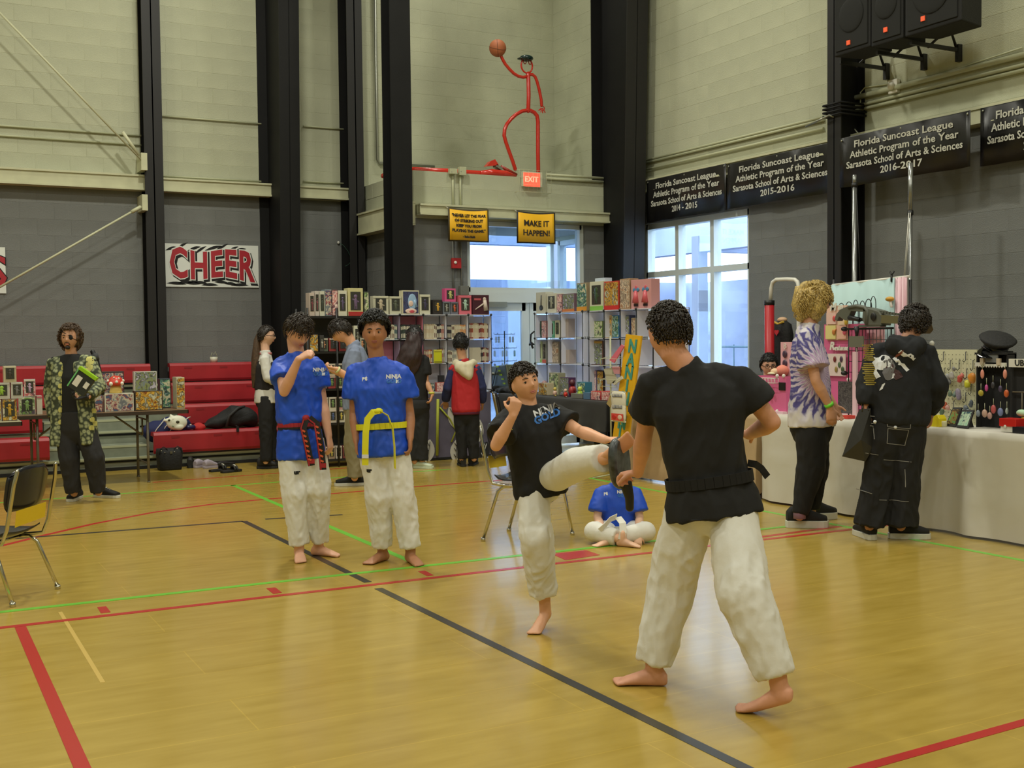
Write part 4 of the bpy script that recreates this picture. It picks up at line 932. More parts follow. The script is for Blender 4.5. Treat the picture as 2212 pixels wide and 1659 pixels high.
for lvl,(y0,cnt,h,palette) in {1:(0,6,.155,[(170,176,150),(90,100,84),(150,60,60),(120,40,40)]),2:(0,7,.145,[(190,184,170),(110,84,84),(150,60,64),(190,180,160)]),3:(0,7,.15,[(196,150,146),(170,60,60),(196,186,170),(206,200,180)]),4:(0,8,.15,[(196,186,170),(120,60,60),(160,140,120)])}.items():
    for i in range(cnt):
        xx0 = xs[0]+.03+(xs[2]-xs[0]-.06)*i/cnt; xx1 = xs[0]+.03+(xs[2]-xs[0]-.06)*(i+.88)/cnt
        c = palette[i%len(palette)]; wl = xx1-xx0; y = YR+.02 if lvl>1 else YR+.04
        p0 = proj((xx0,y,rz[lvl]))[0]; p1 = proj((xx1,y,rz[lvl]))[0]
        figbox(('y',y),(p0,p1),(700,720),c,'small window box, %s from left on the %s shelf of the black rack'%(ORD[i],names[lvl]),None,dep=.1,grp=gR,z=rz[lvl]-.004,h=h,strip=(200,190,176))
        if lvl in (2,3) :
            figbox(('y',y),(p0,p1),(700,720),palette[(i+1)%len(palette)],'small window box, %s from left, stacked second layer, %s shelf, black rack'%(ORD[i],names[lvl]),None,dep=.1,grp=gR,z=rz[lvl]-.003+h,h=h,strip=(200,190,176))
# a loudspeaker shaped dark thing on the rack top back
# ---------------------------------------------------------------- table row along the right side (front edge x = 6.9)
XT = 6.9; ZT = .78
M_blkcl = mat('black velvet cloth',(14,14,15),rough=.95,sheen=.2)
def cloth_table(y0,y1,label,m,drop,topm=None,folds=.012,seed=0,legs=False,gap=.02):
    t = thing('cloth_covered_table', (XT+.38,(y0+y1)/2,0), label, 'table')
    bm = BM(); boxmm(bm,(XT+.02,y0,ZT-.03),(XT+.76,y1,ZT-.004)); obj('tabletop', bm, M_cream, t)
    # one draped skin: front fall, top, ends
    bm = BM(); n = max(8,int((y1-y0)/.03)); cols_=[]
    prof = [(0,gap if not drop else ZT-drop)]; zl = prof[0][1]
    k = 14; prof = [(0.0, zl+(ZT-zl)*i/k) for i in range(k)]+[(.004,ZT-.006),(.02,ZT),(.3,ZT+.001),(.6,ZT+.001),(.765,ZT),(.775,ZT-.02),(.78,ZT-.3)]
    for i in range(n+1):
        y = y0+(y1-y0)*i/n; col = []
        for j,(dx,z) in enumerate(prof):
            w_ = 0
            if j < k:
                a = 1-(z-zl)/(ZT-zl); w_ = folds*a*(math.sin(y*9+seed+noise.noise(V((y*1.7,seed,0)))*4)+.6*noise.noise(V((y*5,z*2,seed))))+.006*noise.noise(V((y*4,z*9,seed+3)))+.007*(1-2*abs(noise.noise(V((y*2.3+z*1.5,z*3.1-y*.6,seed+7)))))*a
            col.append(bm.verts.new((XT+dx-w_-(.02*(1-(z-zl)/(ZT-zl)) if j<k else 0),y,z)))
        cols_.append(col)
    for i in range(n):
        for j in range(len(prof)-1):
            f = bm.faces.new((cols_[i][j],cols_[i+1][j],cols_[i+1][j+1],cols_[i][j+1])); f.smooth = True
    for col in (cols_[0],cols_[-1]):
        f = bm.faces.new(col if col is cols_[0] else col[::-1])
    obj('cloth', bm, m, t, fixn=True)
    if legs:
        for yy in (y0+.15,y1-.15):
            for xx in (XT+.08,XT+.68):
                bm = BM(); tube(bm,[(xx,yy,ZT-.03),(xx,yy,0)],.014,8); obj('leg', bm, M_blk, t)
            bm = BM(); tube(bm,[(XT+.08,yy,.25),(XT+.68,yy,.25)],.01,6); obj('cross_bar', bm, M_blk, t)
    return t
M_wcl = mat('white table cloth',(206,202,190),rough=.6,bump=.55,bscale=3.2); M_bcl = mat('beige table cloth',(182,156,120),rough=.75,bump=.1,bscale=9,var=.04)
cloth_table(4.5,8.06,'long table with white crinkled cloth at the right picture edge',M_wcl,0,seed=1,folds=.028)
cloth_table(8.12,10.45,'table with beige cloth behind the teacher',M_bcl,0,folds=.006,seed=5)
cloth_table(10.6,13.2,'table with short black velvet cloth in front of the glass doors',M_blkcl,.33,folds=.012,seed=9,legs=True)
# shelves B and C on the black table
PB = ('x',7.42); zB = [PX(1206,y,7.42).z for y in (675,730.5,786.5)]+[ZT+.01]
cube_shelf(PB,'white wire cube shelf nearest the glass doors on the black table',[1155,1181,1210,1258],zB,.24,{})
zC = [PX(1322,y,7.42).z for y in (670,731,791)]+[ZT+.01]
cube_shelf(PB,'white wire cube shelf behind the yellow sign',[1271.5,1304.5,1339,1374,1410,1450],zC,.24,{(3,0):trans_mat('grey beige panel',(186,178,174))})
gB = 'boxes on top of the right cube shelves'
TB = ('x',7.45)
for px,py,col,lab,art,kw,zz in (
 ((1158,1179),(628,673),(196,192,170),'white box with black handled tool picture, leftmost above the door shelf',None,dict(win=0,fig=1),0),
 ((1181,1202),(632,673),(206,202,180),'cream window box beside the white tool box',None,dict(fig=(150,150,130)),0),
 ((1203,1214),(634,673),(150,110,110),'narrow pinkish printed box on the door shelf',4,dict(),0),
 ((1215,1241),(634,673),(120,96,106),'mauve printed box with orange corner on the door shelf',3,dict(base=(200,120,60)),0),
 ((1246,1268),(612,673),(150,130,100),'tall printed box in yellow and teal at the gap of the two shelves',5,dict(base=(214,150,50)),0),
 ((1274,1303),(606,669),(206,204,180),'tall white and lime green box with dark window',None,dict(fig=(60,80,50),base=(130,190,80)),1),
 ((1305,1337),(606,668),(190,60,50),'red and white box with tan figure artwork',2,dict(base=(196,50,44)),1),
 ((1339,1361),(602,668),(170,140,110),'tall tan box with brown figure artwork',6,dict(),1),
 ((1363,1407),(604,667),(206,150,150),'pink box with two blue bow figures behind the teacher head',None,dict(win=0,bows=1),1)):
    z = (zC if zz else zB)[0]+.005
    tt = figbox(TB,px,py,col,lab,art,dep=.12,grp=gB,z=z,win=(art is None and kw.get('win',1)!=0),fig=kw.get('fig') if isinstance(kw.get('fig'),tuple) else None,base=kw.get('base'))
    c,w_,h_,M = place(TB,px[0],px[1],py[0],py[1]); f = V((TB[1],c.y,z))
    if kw.get('fig')==1:
        bm = BM(); ell(bm,f+M@V((0.01,-.003,h_*.25)),w_*.2,.005,h_*.14,M,10,6); tube(bm,[f+M@V((.01,-.004,h_*.3)),f+M@V((.02,-.004,h_*.85))],.008,6); obj('tool_print', bm, cart((50,50,46)), tt)
    if kw.get('bows'):
        for s in (-1,1):
            q = f+M@V((s*w_*.23,-.004,h_*.62)); bm = BM()
            for e in (-1,1): ell(bm,q+M@V((e*w_*.08,0,.01)),w_*.09,.005,h_*.07,M,10,6)
            obj('bow_print', bm, cart((80,130,170)), tt)
            bm = BM(); ell(bm,q+M@V((0,.001,h_*.1)),w_*.07,.005,h_*.08,M,10,6); tube(bm,[q+M@V((0,.001,0)),q-V((0,0,h_*.42))],[w_*.05,w_*.12],8); obj('figure_print', bm, cart((200,90,100)), tt)
            bm = BM(); box(bm,q+M@V((0,-.001,-h_*.5)),(w_*.2,.006,h_*.08),M); obj('shoe_print', bm, cart((50,40,50)), tt)
figbox(('x',7.5),(1285,1307),(600,607),(190,200,214),'clear lid box lying on the lime green box',None,dep=.1,grp=gB,z=zC[0]+.007+place(TB,1274,1303,606,669)[2],win=False)
gC = 'boxes inside the right cube shelves'; TC = ('x',7.5)
def sb(px,py,col,lab,art=None,zs=zB,row=0,**k): 
    figbox(TC,px,py,col,lab,art,dep=.1,grp=gC,z=zs[row+1]+.005,**k)
for px,py,col,lab,art,kw in (
 ((1158,1169),(693,729),(50,80,66),'dark green box, first in the top cell of the door shelf',None,dict(fig=(40,50,44))),
 ((1170,1180),(692,729),(196,120,110),'salmon box beside the dark green box on the door shelf',4,dict(win=False)),
 ((1185,1197),(693,729),(110,170,140),'mint green box in the second cell of the door shelf',None,dict(fig=(120,120,60),base=(70,150,120))),
 ((1199,1209),(691,729),(206,202,170),'cream box with oval dark window in the door shelf',None,dict(fig=(80,80,50))),
 ((1212,1228),(688,729),(160,148,140),'plain taupe box in the third cell of the door shelf',None,dict(win=False))): sb(px,py,col,lab,art,**kw)
for px,py,col,lab,art,kw in (
 ((1158,1170),(738,785),(196,206,160),'lime edged box with dark figure in the middle row of the door shelf',None,dict(fig=(40,40,36),base=(140,190,70))),
 ((1172,1180),(738,785),(170,168,150),'narrow grey window box in the middle row of the door shelf',None,dict(fig=(110,100,90),base=(200,90,70))),
 ((1186,1207),(738,785),(140,130,110),'box with brown photo collage in the middle row of the door shelf',6,dict(win=False)),
 ((1212,1230),(755,785),(170,156,146),'low taupe box in the middle row of the door shelf',None,dict(win=False))): sb(px,py,col,lab,art,row=1,**kw)
for px,py,col,lab,art,kw in (
 ((1278,1302),(692,729),(90,110,60),'green printed box with red figure in the shelf behind the yellow sign',1,dict(win=False)),
 ((1307,1321),(680,729),(214,190,150),'tall cream and orange printed box behind the yellow sign',2,dict(win=False)),
 ((1322,1337),(680,729),(50,120,180),'bright blue printed box with orange figure behind the yellow sign',5,dict(win=False)),
 ((1342,1360),(680,729),(70,80,120),'navy printed box behind the top of the yellow sign',3,dict(win=False)),
 ((1364,1372),(686,729),(190,180,150),'cream box right of the navy printed box',6,dict(win=False))): sb(px,py,col,lab,art,zs=zC,**kw)
for px,py,col,lab,art,kw in (
 ((1277,1302),(737,790),(110,80,70),'brown and violet printed box in the middle row behind the yellow sign',3,dict(win=False,strip=(190,150,60))),
 ((1308,1317),(737,790),(110,104,96),'narrow grey box in the middle row behind the wire stand',None,dict(win=False)),): sb(px,py,col,lab,art,zs=zC,row=1,**kw)
for px,py,col,lab,art,kw in (
 ((1279,1288),(797,850),(150,130,160),'lilac box in the bottom row behind the wire stand',4,dict(win=False)),
 ((1290,1303),(797,850),(60,44,40),'dark box with orange figure in the bottom row behind the wire stand',2,dict(win=False))): sb(px,py,col,lab,art,zs=zC,row=2,**kw)
# lattice post between the two shelves and stuff on the black table
t = thing('white_lattice_post', (7.62,PX(1264,700,7.62).y,ZT), 'white wire ladder strip standing between the two cube shelves', 'rack')
yy = PX(1264,700,7.62).y
for s in (-.03,.03): bm = BM(); tube(bm,[(7.62,yy+s,ZT),(7.62,yy+s,1.8)],.006,6); obj('upright', bm, M_frame, t)
for i in range(9): bm = BM(); tube(bm,[(7.62,yy-.03,ZT+.1+i*.11),(7.62,yy+.03,ZT+.1+i*.11)],.004,6); obj('rung', bm, M_frame, t)
gT = 'goods on the black table'
def onT(px0,px1,py0,col,lab,art=None,X=7.05,**k): 
    return figbox(('x',X),(px0,px1),(py0,860),col,lab,art,dep=k.pop('dep',.1),grp=gT,z=ZT+.004,h=k.pop('h',None) or max(.05,(PX((px0+px1)/2,py0,X).z-ZT)),**k)
onT(1276,1298,846,(190,40,40),'red box with white faces printed on it, left one of two',4,win=False,X=7.0); onT(1299,1318,846,(190,40,40),'red box with white faces printed on it, right one of two',4,win=False,X=7.0)
onT(1233,1258,851,(120,120,112),'low grey box beside the red boxes',None,win=False,X=7.0); onT(1260,1274,849,(90,120,150),'low blue box beside the red boxes',None,win=False,X=7.0)
onT(1186,1207,806,(150,148,120),'upright grey green box with white figure on the black table',1,X=7.2,win=False); onT(1163,1182,828,(196,180,150),'open comic leaning on the black table',2,X=7.1,win=False)
onT(1210,1229,816,(80,50,90),'purple and red toy box on the black table',3,X=7.15,win=False); onT(1246,1264,826,(60,120,140),'teal toy box on the black table',5,X=7.12,win=False)
def toy(px,py,X,cols,lab,s=1.0):
    c = PX(px,py,X); c.z = ZT+.004; t = thing('toy_figure', c, lab, 'toy', gT)
    for k,(dx,dz,r,kz) in enumerate(((0,.045,.035,1.2),(0,.11,.028,1.0),(-.03,.06,.014,1.6),(.03,.06,.014,1.6),(-.015,.012,.016,.8),(.015,.012,.016,.8))):
        bm = BM(); ell(bm,c+V((0,-dx*s,dz*s)),r*s,r*s,r*s*kz,I3,10,8); obj(('body','head','arm','arm','foot','foot')[k], bm, cart(cols[0] if k in (0,2,3) else cols[1]), t)
toy(1222,860,7.02,((200,50,40),(214,180,160)),'small red toy figure at the edge of the black table',.75); toy(1236,850,7.2,((160,50,50),(90,40,50)),'dark red toy figure behind the small red one',1.5)
toy(1253,850,7.06,((150,180,50),(196,206,90)),'lime yellow toy figure on the teal box side',1.0); toy(1176,850,7.15,((110,110,110),(150,120,120)),'grey toy figure near the comic',1.3); toy(1199,852,7.06,((206,170,150),(200,180,90)),'pale toy figure before the grey green box',.8)
# olive bag with neon tape, black cloth heap, jewellery tree
c = PX(1075,840,7.15); c.z = ZT
t = thing('olive_bag', c, 'olive clear bag with neon yellow stripes on the far end of the black table', 'bag')
y0_, y1_ = PX(1046,830,7.1).y, PX(1102,830,7.1).y
zt3 = PX(1075,790,7.1).z
bm = BM(); prism(bm,[(7.1,y0_,ZT+.0),(7.1,y0_-.05,zt3-.02),(7.1,y1_+.12,zt3+.02),(7.1,y1_,ZT)],(.18,0,0)); obj('bag_body', bm, mat('olive vinyl',(92,98,74),rough=.35,var=.15,vscale=9), t, bevel=.015)
M_neon = mat('neon yellow tape',(190,226,50),rough=.5)
for q in range(5):
    y = y0_+(y1_-y0_)*(.55+.06*q); z = zt3-.01-.055*q; bm = BM(); box(bm,(7.092,y,z),(.012,.05,.022)); obj('neon_stripe', bm, M_neon, t)
bm = BM(); tube(bm,[(7.085,y0_-.25,ZT+.03),(7.085,y0_-.4,zt3-.03)],.006,6); obj('cord', bm, M_rod, t)
t = thing('black_cloth_heap', (7.1,PX(1085,850,7.05).y,ZT), 'heap of black cloth on the table behind the red and blue jacket', 'cloth')
yc = PX(1080,850,7.08).y; soft('cloth_fold', [lambda bm: ell(bm,(7.12,yc+.2,ZT+.035),.12,.25,.05), lambda bm: ell(bm,(7.08,yc-.2,ZT+.03),.1,.3,.05)], M_blkcl, t, .015,.03,8,4)
c = PX(1091,850,7.45); c.z = ZT
t = thing('jewellery_tree', c, 'black wire tree hung with earring cards in front of the glass door', 'display')
ztop = PX(1091,715,7.45).z
bm = BM(); tube(bm,[c,V((c.x,c.y,ztop))],.008,8); obj('stem', bm, M_blk, t); bm = BM(); lathe(bm,c,[(.09,0),(.09,.012),(.02,.02)],16); obj('base', bm, M_blk, t)
random.seed(11)
for lv,z in enumerate((PX(1091,722,7.45).z,PX(1091,752,7.45).z,PX(1091,780,7.45).z)):
    for a in range(4):
        an = a*math.pi/2+.5+lv*.4; e = V((c.x+math.cos(an)*.17,c.y+math.sin(an)*.17,z)); bm = BM(); tube(bm,[V((c.x,c.y,z)),e,e+V((0,0,.02))],.004,6); obj('arm', bm, M_blk, t)
        col = random.choice([(120,170,150),(206,204,196),(60,60,64),(170,170,160)]); bm = BM(); tube(bm,[e-V((math.cos(an)*.03,math.sin(an)*.03,0)),e-V((math.cos(an)*.03,math.sin(an)*.03,.035))],.002,5)
        box(bm,e-V((math.cos(an)*.03,math.sin(an)*.03,.075)),(.006,.05,.08)); obj('hanging_card', bm, cart(col), t)
# hanging black strap by shelf B
t = thing('black_strap', PX(1152,735,7.4), 'black strap tied to the upper left corner of the door shelf', 'strap')
bm = BM(); p = PX(1154,716,7.4); q = PX(1146,738,7.4); tube(bm,[p,PX(1147,722,7.38),q,PX(1153,744,7.39)],.011,8); tube(bm,[q,PX(1144,746,7.4)],.012,6); tube(bm,[q,PX(1151,752,7.4)],.014,6); obj('strap_loop', bm, M_blk, t)
# wire literature stand with cards --------------------------------------
XS = 6.74; c = PX(1340,860,XS)
t = thing('wire_stand', (XS,c.y,0), 'grey wire brochure stand beside the yellow sign', 'stand')
yc = c.y
bm = BM(); tube(bm,[(XS-.12,yc,0),(XS-.12,yc,1.5)],.009,8); obj('pole', bm, M_cond, t)
for q,a in enumerate((0,2.1,4.2)): bm = BM(); tube(bm,[(XS-.12,yc,.05),(XS-.12+.22*math.cos(a),yc+.22*math.sin(a),.0)],.008,6); obj('foot', bm, M_cond, t)
for k_,(py,z) in enumerate(((775,0),(820,0),(960,0),(990,0))):
    z = PX(1325,py,XS-.15).z; y0_ = PX(1309,py,XS-.15).y; y1_ = PX(1345,py,XS-.15).y
    bm = BM(); tube(bm,[(XS-.22,y0_,z),(XS-.22,y1_,z),(XS-.1,y1_,z+.02),(XS-.1,y0_,z+.02),(XS-.22,y0_,z)],.003,5); tube(bm,[(XS-.22,y0_,z-.07),(XS-.22,y1_,z-.07)],.003,5); tube(bm,[(XS-.22,y0_,z-.07),(XS-.22,y0_,z)],.003,5); tube(bm,[(XS-.22,y1_,z-.07),(XS-.22,y1_,z)],.003,5); obj('wire_pocket', bm, M_cond, t)
gS = 'cards in the wire stand'
def card(pts, m, lab, X=XS-.17): 
    bm = BM(); P = [PX(x,y,X) for x,y in pts]; prism(bm,P,(.012,0,0)); o = obj('card', bm, m, None); recenter(o,P[0]); tag(o,lab,'card',gS); return o
card(((1316,778),(1342,744),(1348,748),(1326,784)), cart((214,110,130)), 'pink card slanting in the top pocket of the wire stand')
card(((1322,792),(1338,792),(1338,808),(1322,808)), cart((196,140,150)), 'small rose card under the slanting pink card')
card(((1304,797),(1322,795),(1334,826),(1312,830)), cart((182,178,156)), 'cream card in the second pocket of the wire stand'); card(((1322,826),(1342,812),(1345,818),(1326,832)), cart((206,202,184)), 'white card lying across the second pocket')
card(((1310,872),(1318,854),(1324,860),(1318,880)), cart((170,150,100)), 'tan packet hanging left of the snack bags')
# snack bags
def snack(py0,py1,lab,lower):
    X = XS-.26; t = thing('snack_bag', PX(1336,py1,X), lab, 'bag', 'snack bags on the wire stand')
    P = [PX(x,y,X) for x,y in ((1321,py0),(1352,py0),(1352,py1),(1321,py1))]; c = sum(P,V())/4; w_ = abs(P[0].y-P[1].y); h = abs(P[0].z-P[3].z)
    bm = BM(); ell(bm,c,.018,w_*.49,h*.5,I3,16,12); 
    for v in bm.verts:
        u = (v.co-c); v.co.y = c.y+math.copysign(min(abs(u.y)*1.35,w_*.48),u.y); v.co.z = c.z+math.copysign(min(abs(u.z)*1.2,h*.49),u.z)
    obj('pouch', bm, mat('white foil',(216,212,196),rough=.3), t)
    for zz in (c.z+h*.47,c.z-h*.47): bm = BM(); boxmm(bm,(X-.003,c.y-w_*.49,zz-.008),(X+.003,c.y+w_*.49,zz+.008)); obj('seal', bm, mat('white foil',(216,212,196)), t)
    bm = BM()
    for i in range(7): y = c.y+w_*(.3-.1*i); tube(bm,[(X-.021,y,c.z+h*.18),(X-.021,y-.006,c.z+h*.34)],.003,5)
    tube(bm,[(X-.02,c.y+w_*.34,c.z+h*.16),(X-.02,c.y-w_*.34,c.z+h*.2)],.003,5); o_ = obj('scribble_print', bm, mat('blue grey ink',(90,96,120),rough=.5), t); o_['kind']='stuff'
    if lower:
        bm = BM(); box(bm,(X-.018,c.y,c.z-h*.26),(.006,w_*.8,h*.34)); obj('red_band', bm, cart((206,80,66)), t)
        for s in (-1,1): bm = BM(); ell(bm,(X-.022,c.y+s*w_*.2,c.z-h*.26),.005,w_*.15,h*.12,I3,12,8); obj('fruit_print', bm, cart((190,44,40) if s>0 else (220,190,170)), t)
snack(846,880,'white snack pouch with scribbled lettering, upper one on the stand',False); snack(868,911,'white snack pouch with red fruit band, lower one on the stand',True)
# yellow sign with teal letters -------------------------------------------
XN = 6.60
tl_,tr_,br_,bl_ = PX(1352,722,XN),PX(1385,726,XN),PX(1350,1000,XN+.0),PX(1316,1000,XN)
t = thing('yellow_sign', PX(1335,1000,XN), 'tall yellow board sign with teal letters leaning by the snack bags', 'sign')
bm = BM(); prism(bm,[tl_,tr_,br_,bl_],(.02,0,0)); obj('board', bm, mat('yellow sign paint',(222,172,28),rough=.5,var=.04), t)
u = (tl_-bl_).normalized(); r = (tr_-tl_).normalized()
for ch,px,py in zip('NANINANI',(1367,1363,1359,1355,1351,1347,1344,1340),(749,779,806,834,862,889,914,932)):
    bm = BM(); o_ = PX(px,py,XN)-V((.001,0,0)); put_text(bm,ch,.19 if ch!='I' else .17,o_,r,u,.006,bold=.006); obj('letter', bm, mat('teal lettering',(70,150,140),rough=.5), t)
bm = BM(); tube(bm,[bl_+V((.01,0,0)),V((bl_.x+.12,bl_.y,0))],.01,6); tube(bm,[V((bl_.x+.01,bl_.y,bl_.z)),V((bl_.x+.01,bl_.y-.02,0))],.012,6); tube(bm,[br_+V((.01,0,0)),V((br_.x+.01,br_.y,0))],.012,6); obj('stand_leg', bm, M_cond, t)
# ================================================================ RIGHT SIDE STALLS
M_pk = mat('hot pink panel',(212,104,150),rough=.45); M_pk2 = mat('light pink board',(222,170,180),rough=.5); M_white = mat('white plastic',(222,220,210),rough=.4)
gP = 'goods on the right hand tables'
def quad_plate(name, X, px0, px1, py0, py1, m, parent=None, d=.01, dx=0):
    y0 = PX(px0,(py0+py1)/2,X).y; y1 = PX(px1,(py0+py1)/2,X).y; z1 = PX((px0+px1)/2,py0,X).z; z0 = PX((px0+px1)/2,py1,X).z
    bm = BM(); boxmm(bm,(X-dx-d,y1,z0),(X-dx,y0,z1)); return obj(name,bm,m,parent), (y0,y1,z0,z1)
# volleyball post with red pad and bent white tube
XV2 = 8.4; t = thing('padded_post', (XV2,PX(1662,700,XV2).y,0), 'red padded post with a bent white tube handle beside the tall window', 'post')
p0 = PX(1662,655,XV2); bm = BM(); tube(bm,[V((XV2,p0.y,.0)),V((XV2,p0.y,p0.z))],.052,16); obj('red_pad', bm, mat('red vinyl pad',(176,28,36),rough=.4), t)
bm = BM(); tube(bm,[V((XV2,p0.y,p0.z-.02)),V((XV2,p0.y,p0.z+.03))],.056,16); obj('collar', bm, M_blk, t)
W_ = [PX(x,y,XV2) for x,y in ((1664,650),(1666,622),(1669,610),(1677,604),(1700,603),(1717,604),(1723,609),(1725,620),(1725,668))]
bm = BM(); tube(bm,W_+[V((XV2,W_[-1].y,0))],.021,12); obj('tube_frame', bm, M_white, t)
# black garment with a red heart
X = 8.65; c = PX(1690,760,X)
t = thing('heart_vest', V((c.x,c.y,0)), 'black vest with red heart hung on a stand behind the tie dye visitor', 'garment')
za,zb_ = PX(1690,693,X).z, .5
bm = BM(); loft(bm,[(V((X,c.y,zb_)),V((0,1,0)),V((1,0,0)),.11,.07),(V((X,c.y,zb_+.4)),V((0,1,0)),V((1,0,0)),.14,.09),(V((X,c.y,za-.15)),V((0,1,0)),V((1,0,0)),.14,.09),(V((X,c.y,za-.04)),V((0,1,0)),V((1,0,0)),.12,.07),(V((X,c.y,za)),V((0,1,0)),V((1,0,0)),.05,.04)]); obj('vest_body', bm, M_bkfab, t)
bm = BM(); tube(bm,[V((X,c.y,0)),V((X,c.y,zb_))],.015,8); lathe(bm,V((X,c.y,0)),[(.15,0),(.15,.015),(.02,.02)],16); obj('stand', bm, M_blk, t)
bm = BM(); ell(bm,V((X,c.y,za+.012)),.05,.06,.03); ell(bm,V((X-.04,c.y+.13,za-.13)),.05,.05,.07); obj('neck_form', bm, mat('beige form',(214,176,140),rough=.7), t)['kind']='stuff'
bm = BM(); tube(bm,[V((X-.055,c.y+.08,za-.01)),V((X-.06,c.y,za-.035)),V((X-.055,c.y-.08,za-.01))],.013,8); obj('gold_trim', bm, mat('gold trim',(206,170,60),rough=.5), t)
h0 = PX(1678,718,X-.1); pts=[]
for i in range(24):
    a = 2*math.pi*i/24; pts.append(h0+V((0,-.0023*16*math.sin(a)**3,.0023*(13*math.cos(a)-5*math.cos(2*a)-2*math.cos(3*a)-math.cos(4*a)))))
bm = BM(); prism(bm,pts,(-.006,0,0)); obj('heart', bm, mat('heart red',(200,44,50),rough=.6), t)
# pink grid cube stand in front of the seller
X = 7.12
t = thing('pink_panel_stand', PX(1665,893,X)*1.0, 'hot pink panel stand with white knobs and small wire basket', 'display'); t.location.z = ZT
o_,(y0,y1,z0,z1) = quad_plate('panel', X, 1633,1700,812,892, M_pk, t)
bm = BM(); boxmm(bm,(X,y1,ZT),(X+.3,y1+.008,z1)); obj('panel', bm, M_pk, t); bm = BM(); boxmm(bm,(X,y0-.008,ZT),(X+.3,y0,z1)); obj('panel', bm, M_pk, t)
for px,py in ((1631,812),(1679,812),(1693,812),(1679,888)): bm = BM(); p=PX(px,py,X-.01); ell(bm,p,.017,.017,.017,I3,12,8); obj('knob', bm, M_white, t)
a,b2 = PX(1634,816,X-.05),PX(1674,828,X-.05)
bm = BM()
for z in (a.z,b2.z): tube(bm,[V((X-.06,a.y,z)),V((X-.06,b2.y,z))],.0025,5); tube(bm,[V((X-.012,a.y,z)),V((X-.012,b2.y,z))],.0025,5)
for i in range(7): y=a.y+(b2.y-a.y)*i/6; tube(bm,[V((X-.012,y,a.z)),V((X-.012,y,b2.z)),V((X-.06,y,b2.z)),V((X-.06,y,a.z))],.0022,5)
obj('wire_basket', bm, M_white, t)['kind']='stuff'
for i,(px,py,cc) in enumerate(((1646,836,(200,190,190)),(1652,842,(60,44,50)),(1660,840,(200,180,180)),(1656,850,(90,60,70)),(1664,846,(220,210,210)))):
    bm = BM(); p=PX(px,py,X-.05); ell(bm,p,.008,.018,.02,I3,10,6); tube(bm,[p,p+V((0,0,.05))],.0025,5); obj('hanging_charm', bm, cart(cc), t)
_,_ = quad_plate('black_sign', X, 1686,1699,826,843, M_blk, t, dx=.012)
quad_plate('front_ledge', X, 1672,1702,888,898, mat('pale pink ledge',(226,190,200),rough=.5), t, d=.05, dx=.01)
# peach plush and upright pink price board
c = PX(1690,801,7.3); t = thing('plush_toy', c, 'peach pink round plush toy with cream nose on the pink panels', 'toy')
bm = BM(); ell(bm,c,.06,.065,.055); obj('body', bm, mat('peach plush',(226,140,120),rough=.95), t); bm = BM(); ell(bm,c+V((-.05,.045,-.01)),.04,.045,.035); obj('face', bm, mat('cream plush',(230,196,160),rough=.95), t)
bm = BM(); ell(bm,c+V((-.09,.05,-.025)),.02,.05,.012); obj('bow', bm, mat('cream bow',(222,216,180),rough=.8), t)
t = thing('pink_price_board', PX(1697,780,7.34), 'narrow pink board with letter shapes left of the tie dye visitor', 'sign'); t.location.z = ZT
o_,q = quad_plate('board', 7.34, 1688,1712,739,812, M_pk2, t); bm = BM(); boxmm(bm,(7.33,q[1],ZT),(7.34,q[0],q[2])); obj('board_foot', bm, M_pk, t)
bm = BM(); put_text(bm,'B',.07,PX(1696,748,7.32),(0,-1,0),(0,0,1),.004); obj('letter', bm, M_white, t)
for py in (765,785): bm = BM(); ell(bm,PX(1695,py,7.32),.01,.03,.035,I3,12,8); obj('bead_charm', bm, cart((70,50,70)), t)
# pink earring boards right of the tie dye visitor
t = thing('pink_earring_display', PX(1810,860,7.55), 'pink display wall of earring cards between the two visitors', 'display'); t.location.z = ZT
X = 7.55
o_,q = quad_plate('back_board', X, 1782,1872,700,862, M_pk, t); bm = BM(); boxmm(bm,(X-.01,q[1],ZT),(X,q[0],q[2])); obj('board_foot', bm, M_pk, t)
quad_plate('upper_board', X, 1790,1835,660,735, mat('cream pink board',(228,190,170),rough=.5), t, dx=.014)
for i,(x0,x1,y0_,y1_,c_) in enumerate(((1790,1812,703,732,(222,210,140)),(1814,1834,703,732,(228,180,160)),(1792,1812,676,700,(226,190,180)),(1817,1838,690,702,(226,200,170)))):
    quad_plate('earring_card', X, x0,x1,y0_,y1_, cart(c_), t, dx=.03)
    bm = BM(); p = PX((x0+x1)/2,(y0_+y1_)/2,X-.045); ell(bm,p,.008,.022,.026,I3,10,6); tube(bm,[p+V((0,-.01,0)),p+V((0,-.03,.03))],.006,6); obj('earring', bm, cart(((190,120,60),(206,90,110),(200,80,80),(200,170,60))[i]), t)
quad_plate('white_card', X, 1792,1833,764,812, cart((222,206,200)), t, dx=.03)
for i,(px,py) in enumerate(((1803,776),(1817,776),(1806,798),(1820,798),(1813,788))): bm = BM(); ell(bm,PX(px,py,X-.045),.008,.018,.028,I3,10,6); obj('earring', bm, cart(((120,50,50),(80,60,80),(150,130,70),(70,90,60),(90,110,80))[i]), t)
for txt,px,py,sz in (('R',1798,748,.10),('esturne',1818,752,.055),('M',1800,664,.09),('im',1816,664,.06)):
    bm = BM(); put_text(bm,txt,sz,PX(px,py,X-.03),(0,-1,0),(0,0,1),.008,bold=.004,shear=.2); obj('script_letters', bm, M_white, t)['kind']='stuff'
bm = BM(); p = PX(1833,820,X-.02); ell(bm,p,.018,.018,.018); obj('knob', bm, M_white, t)
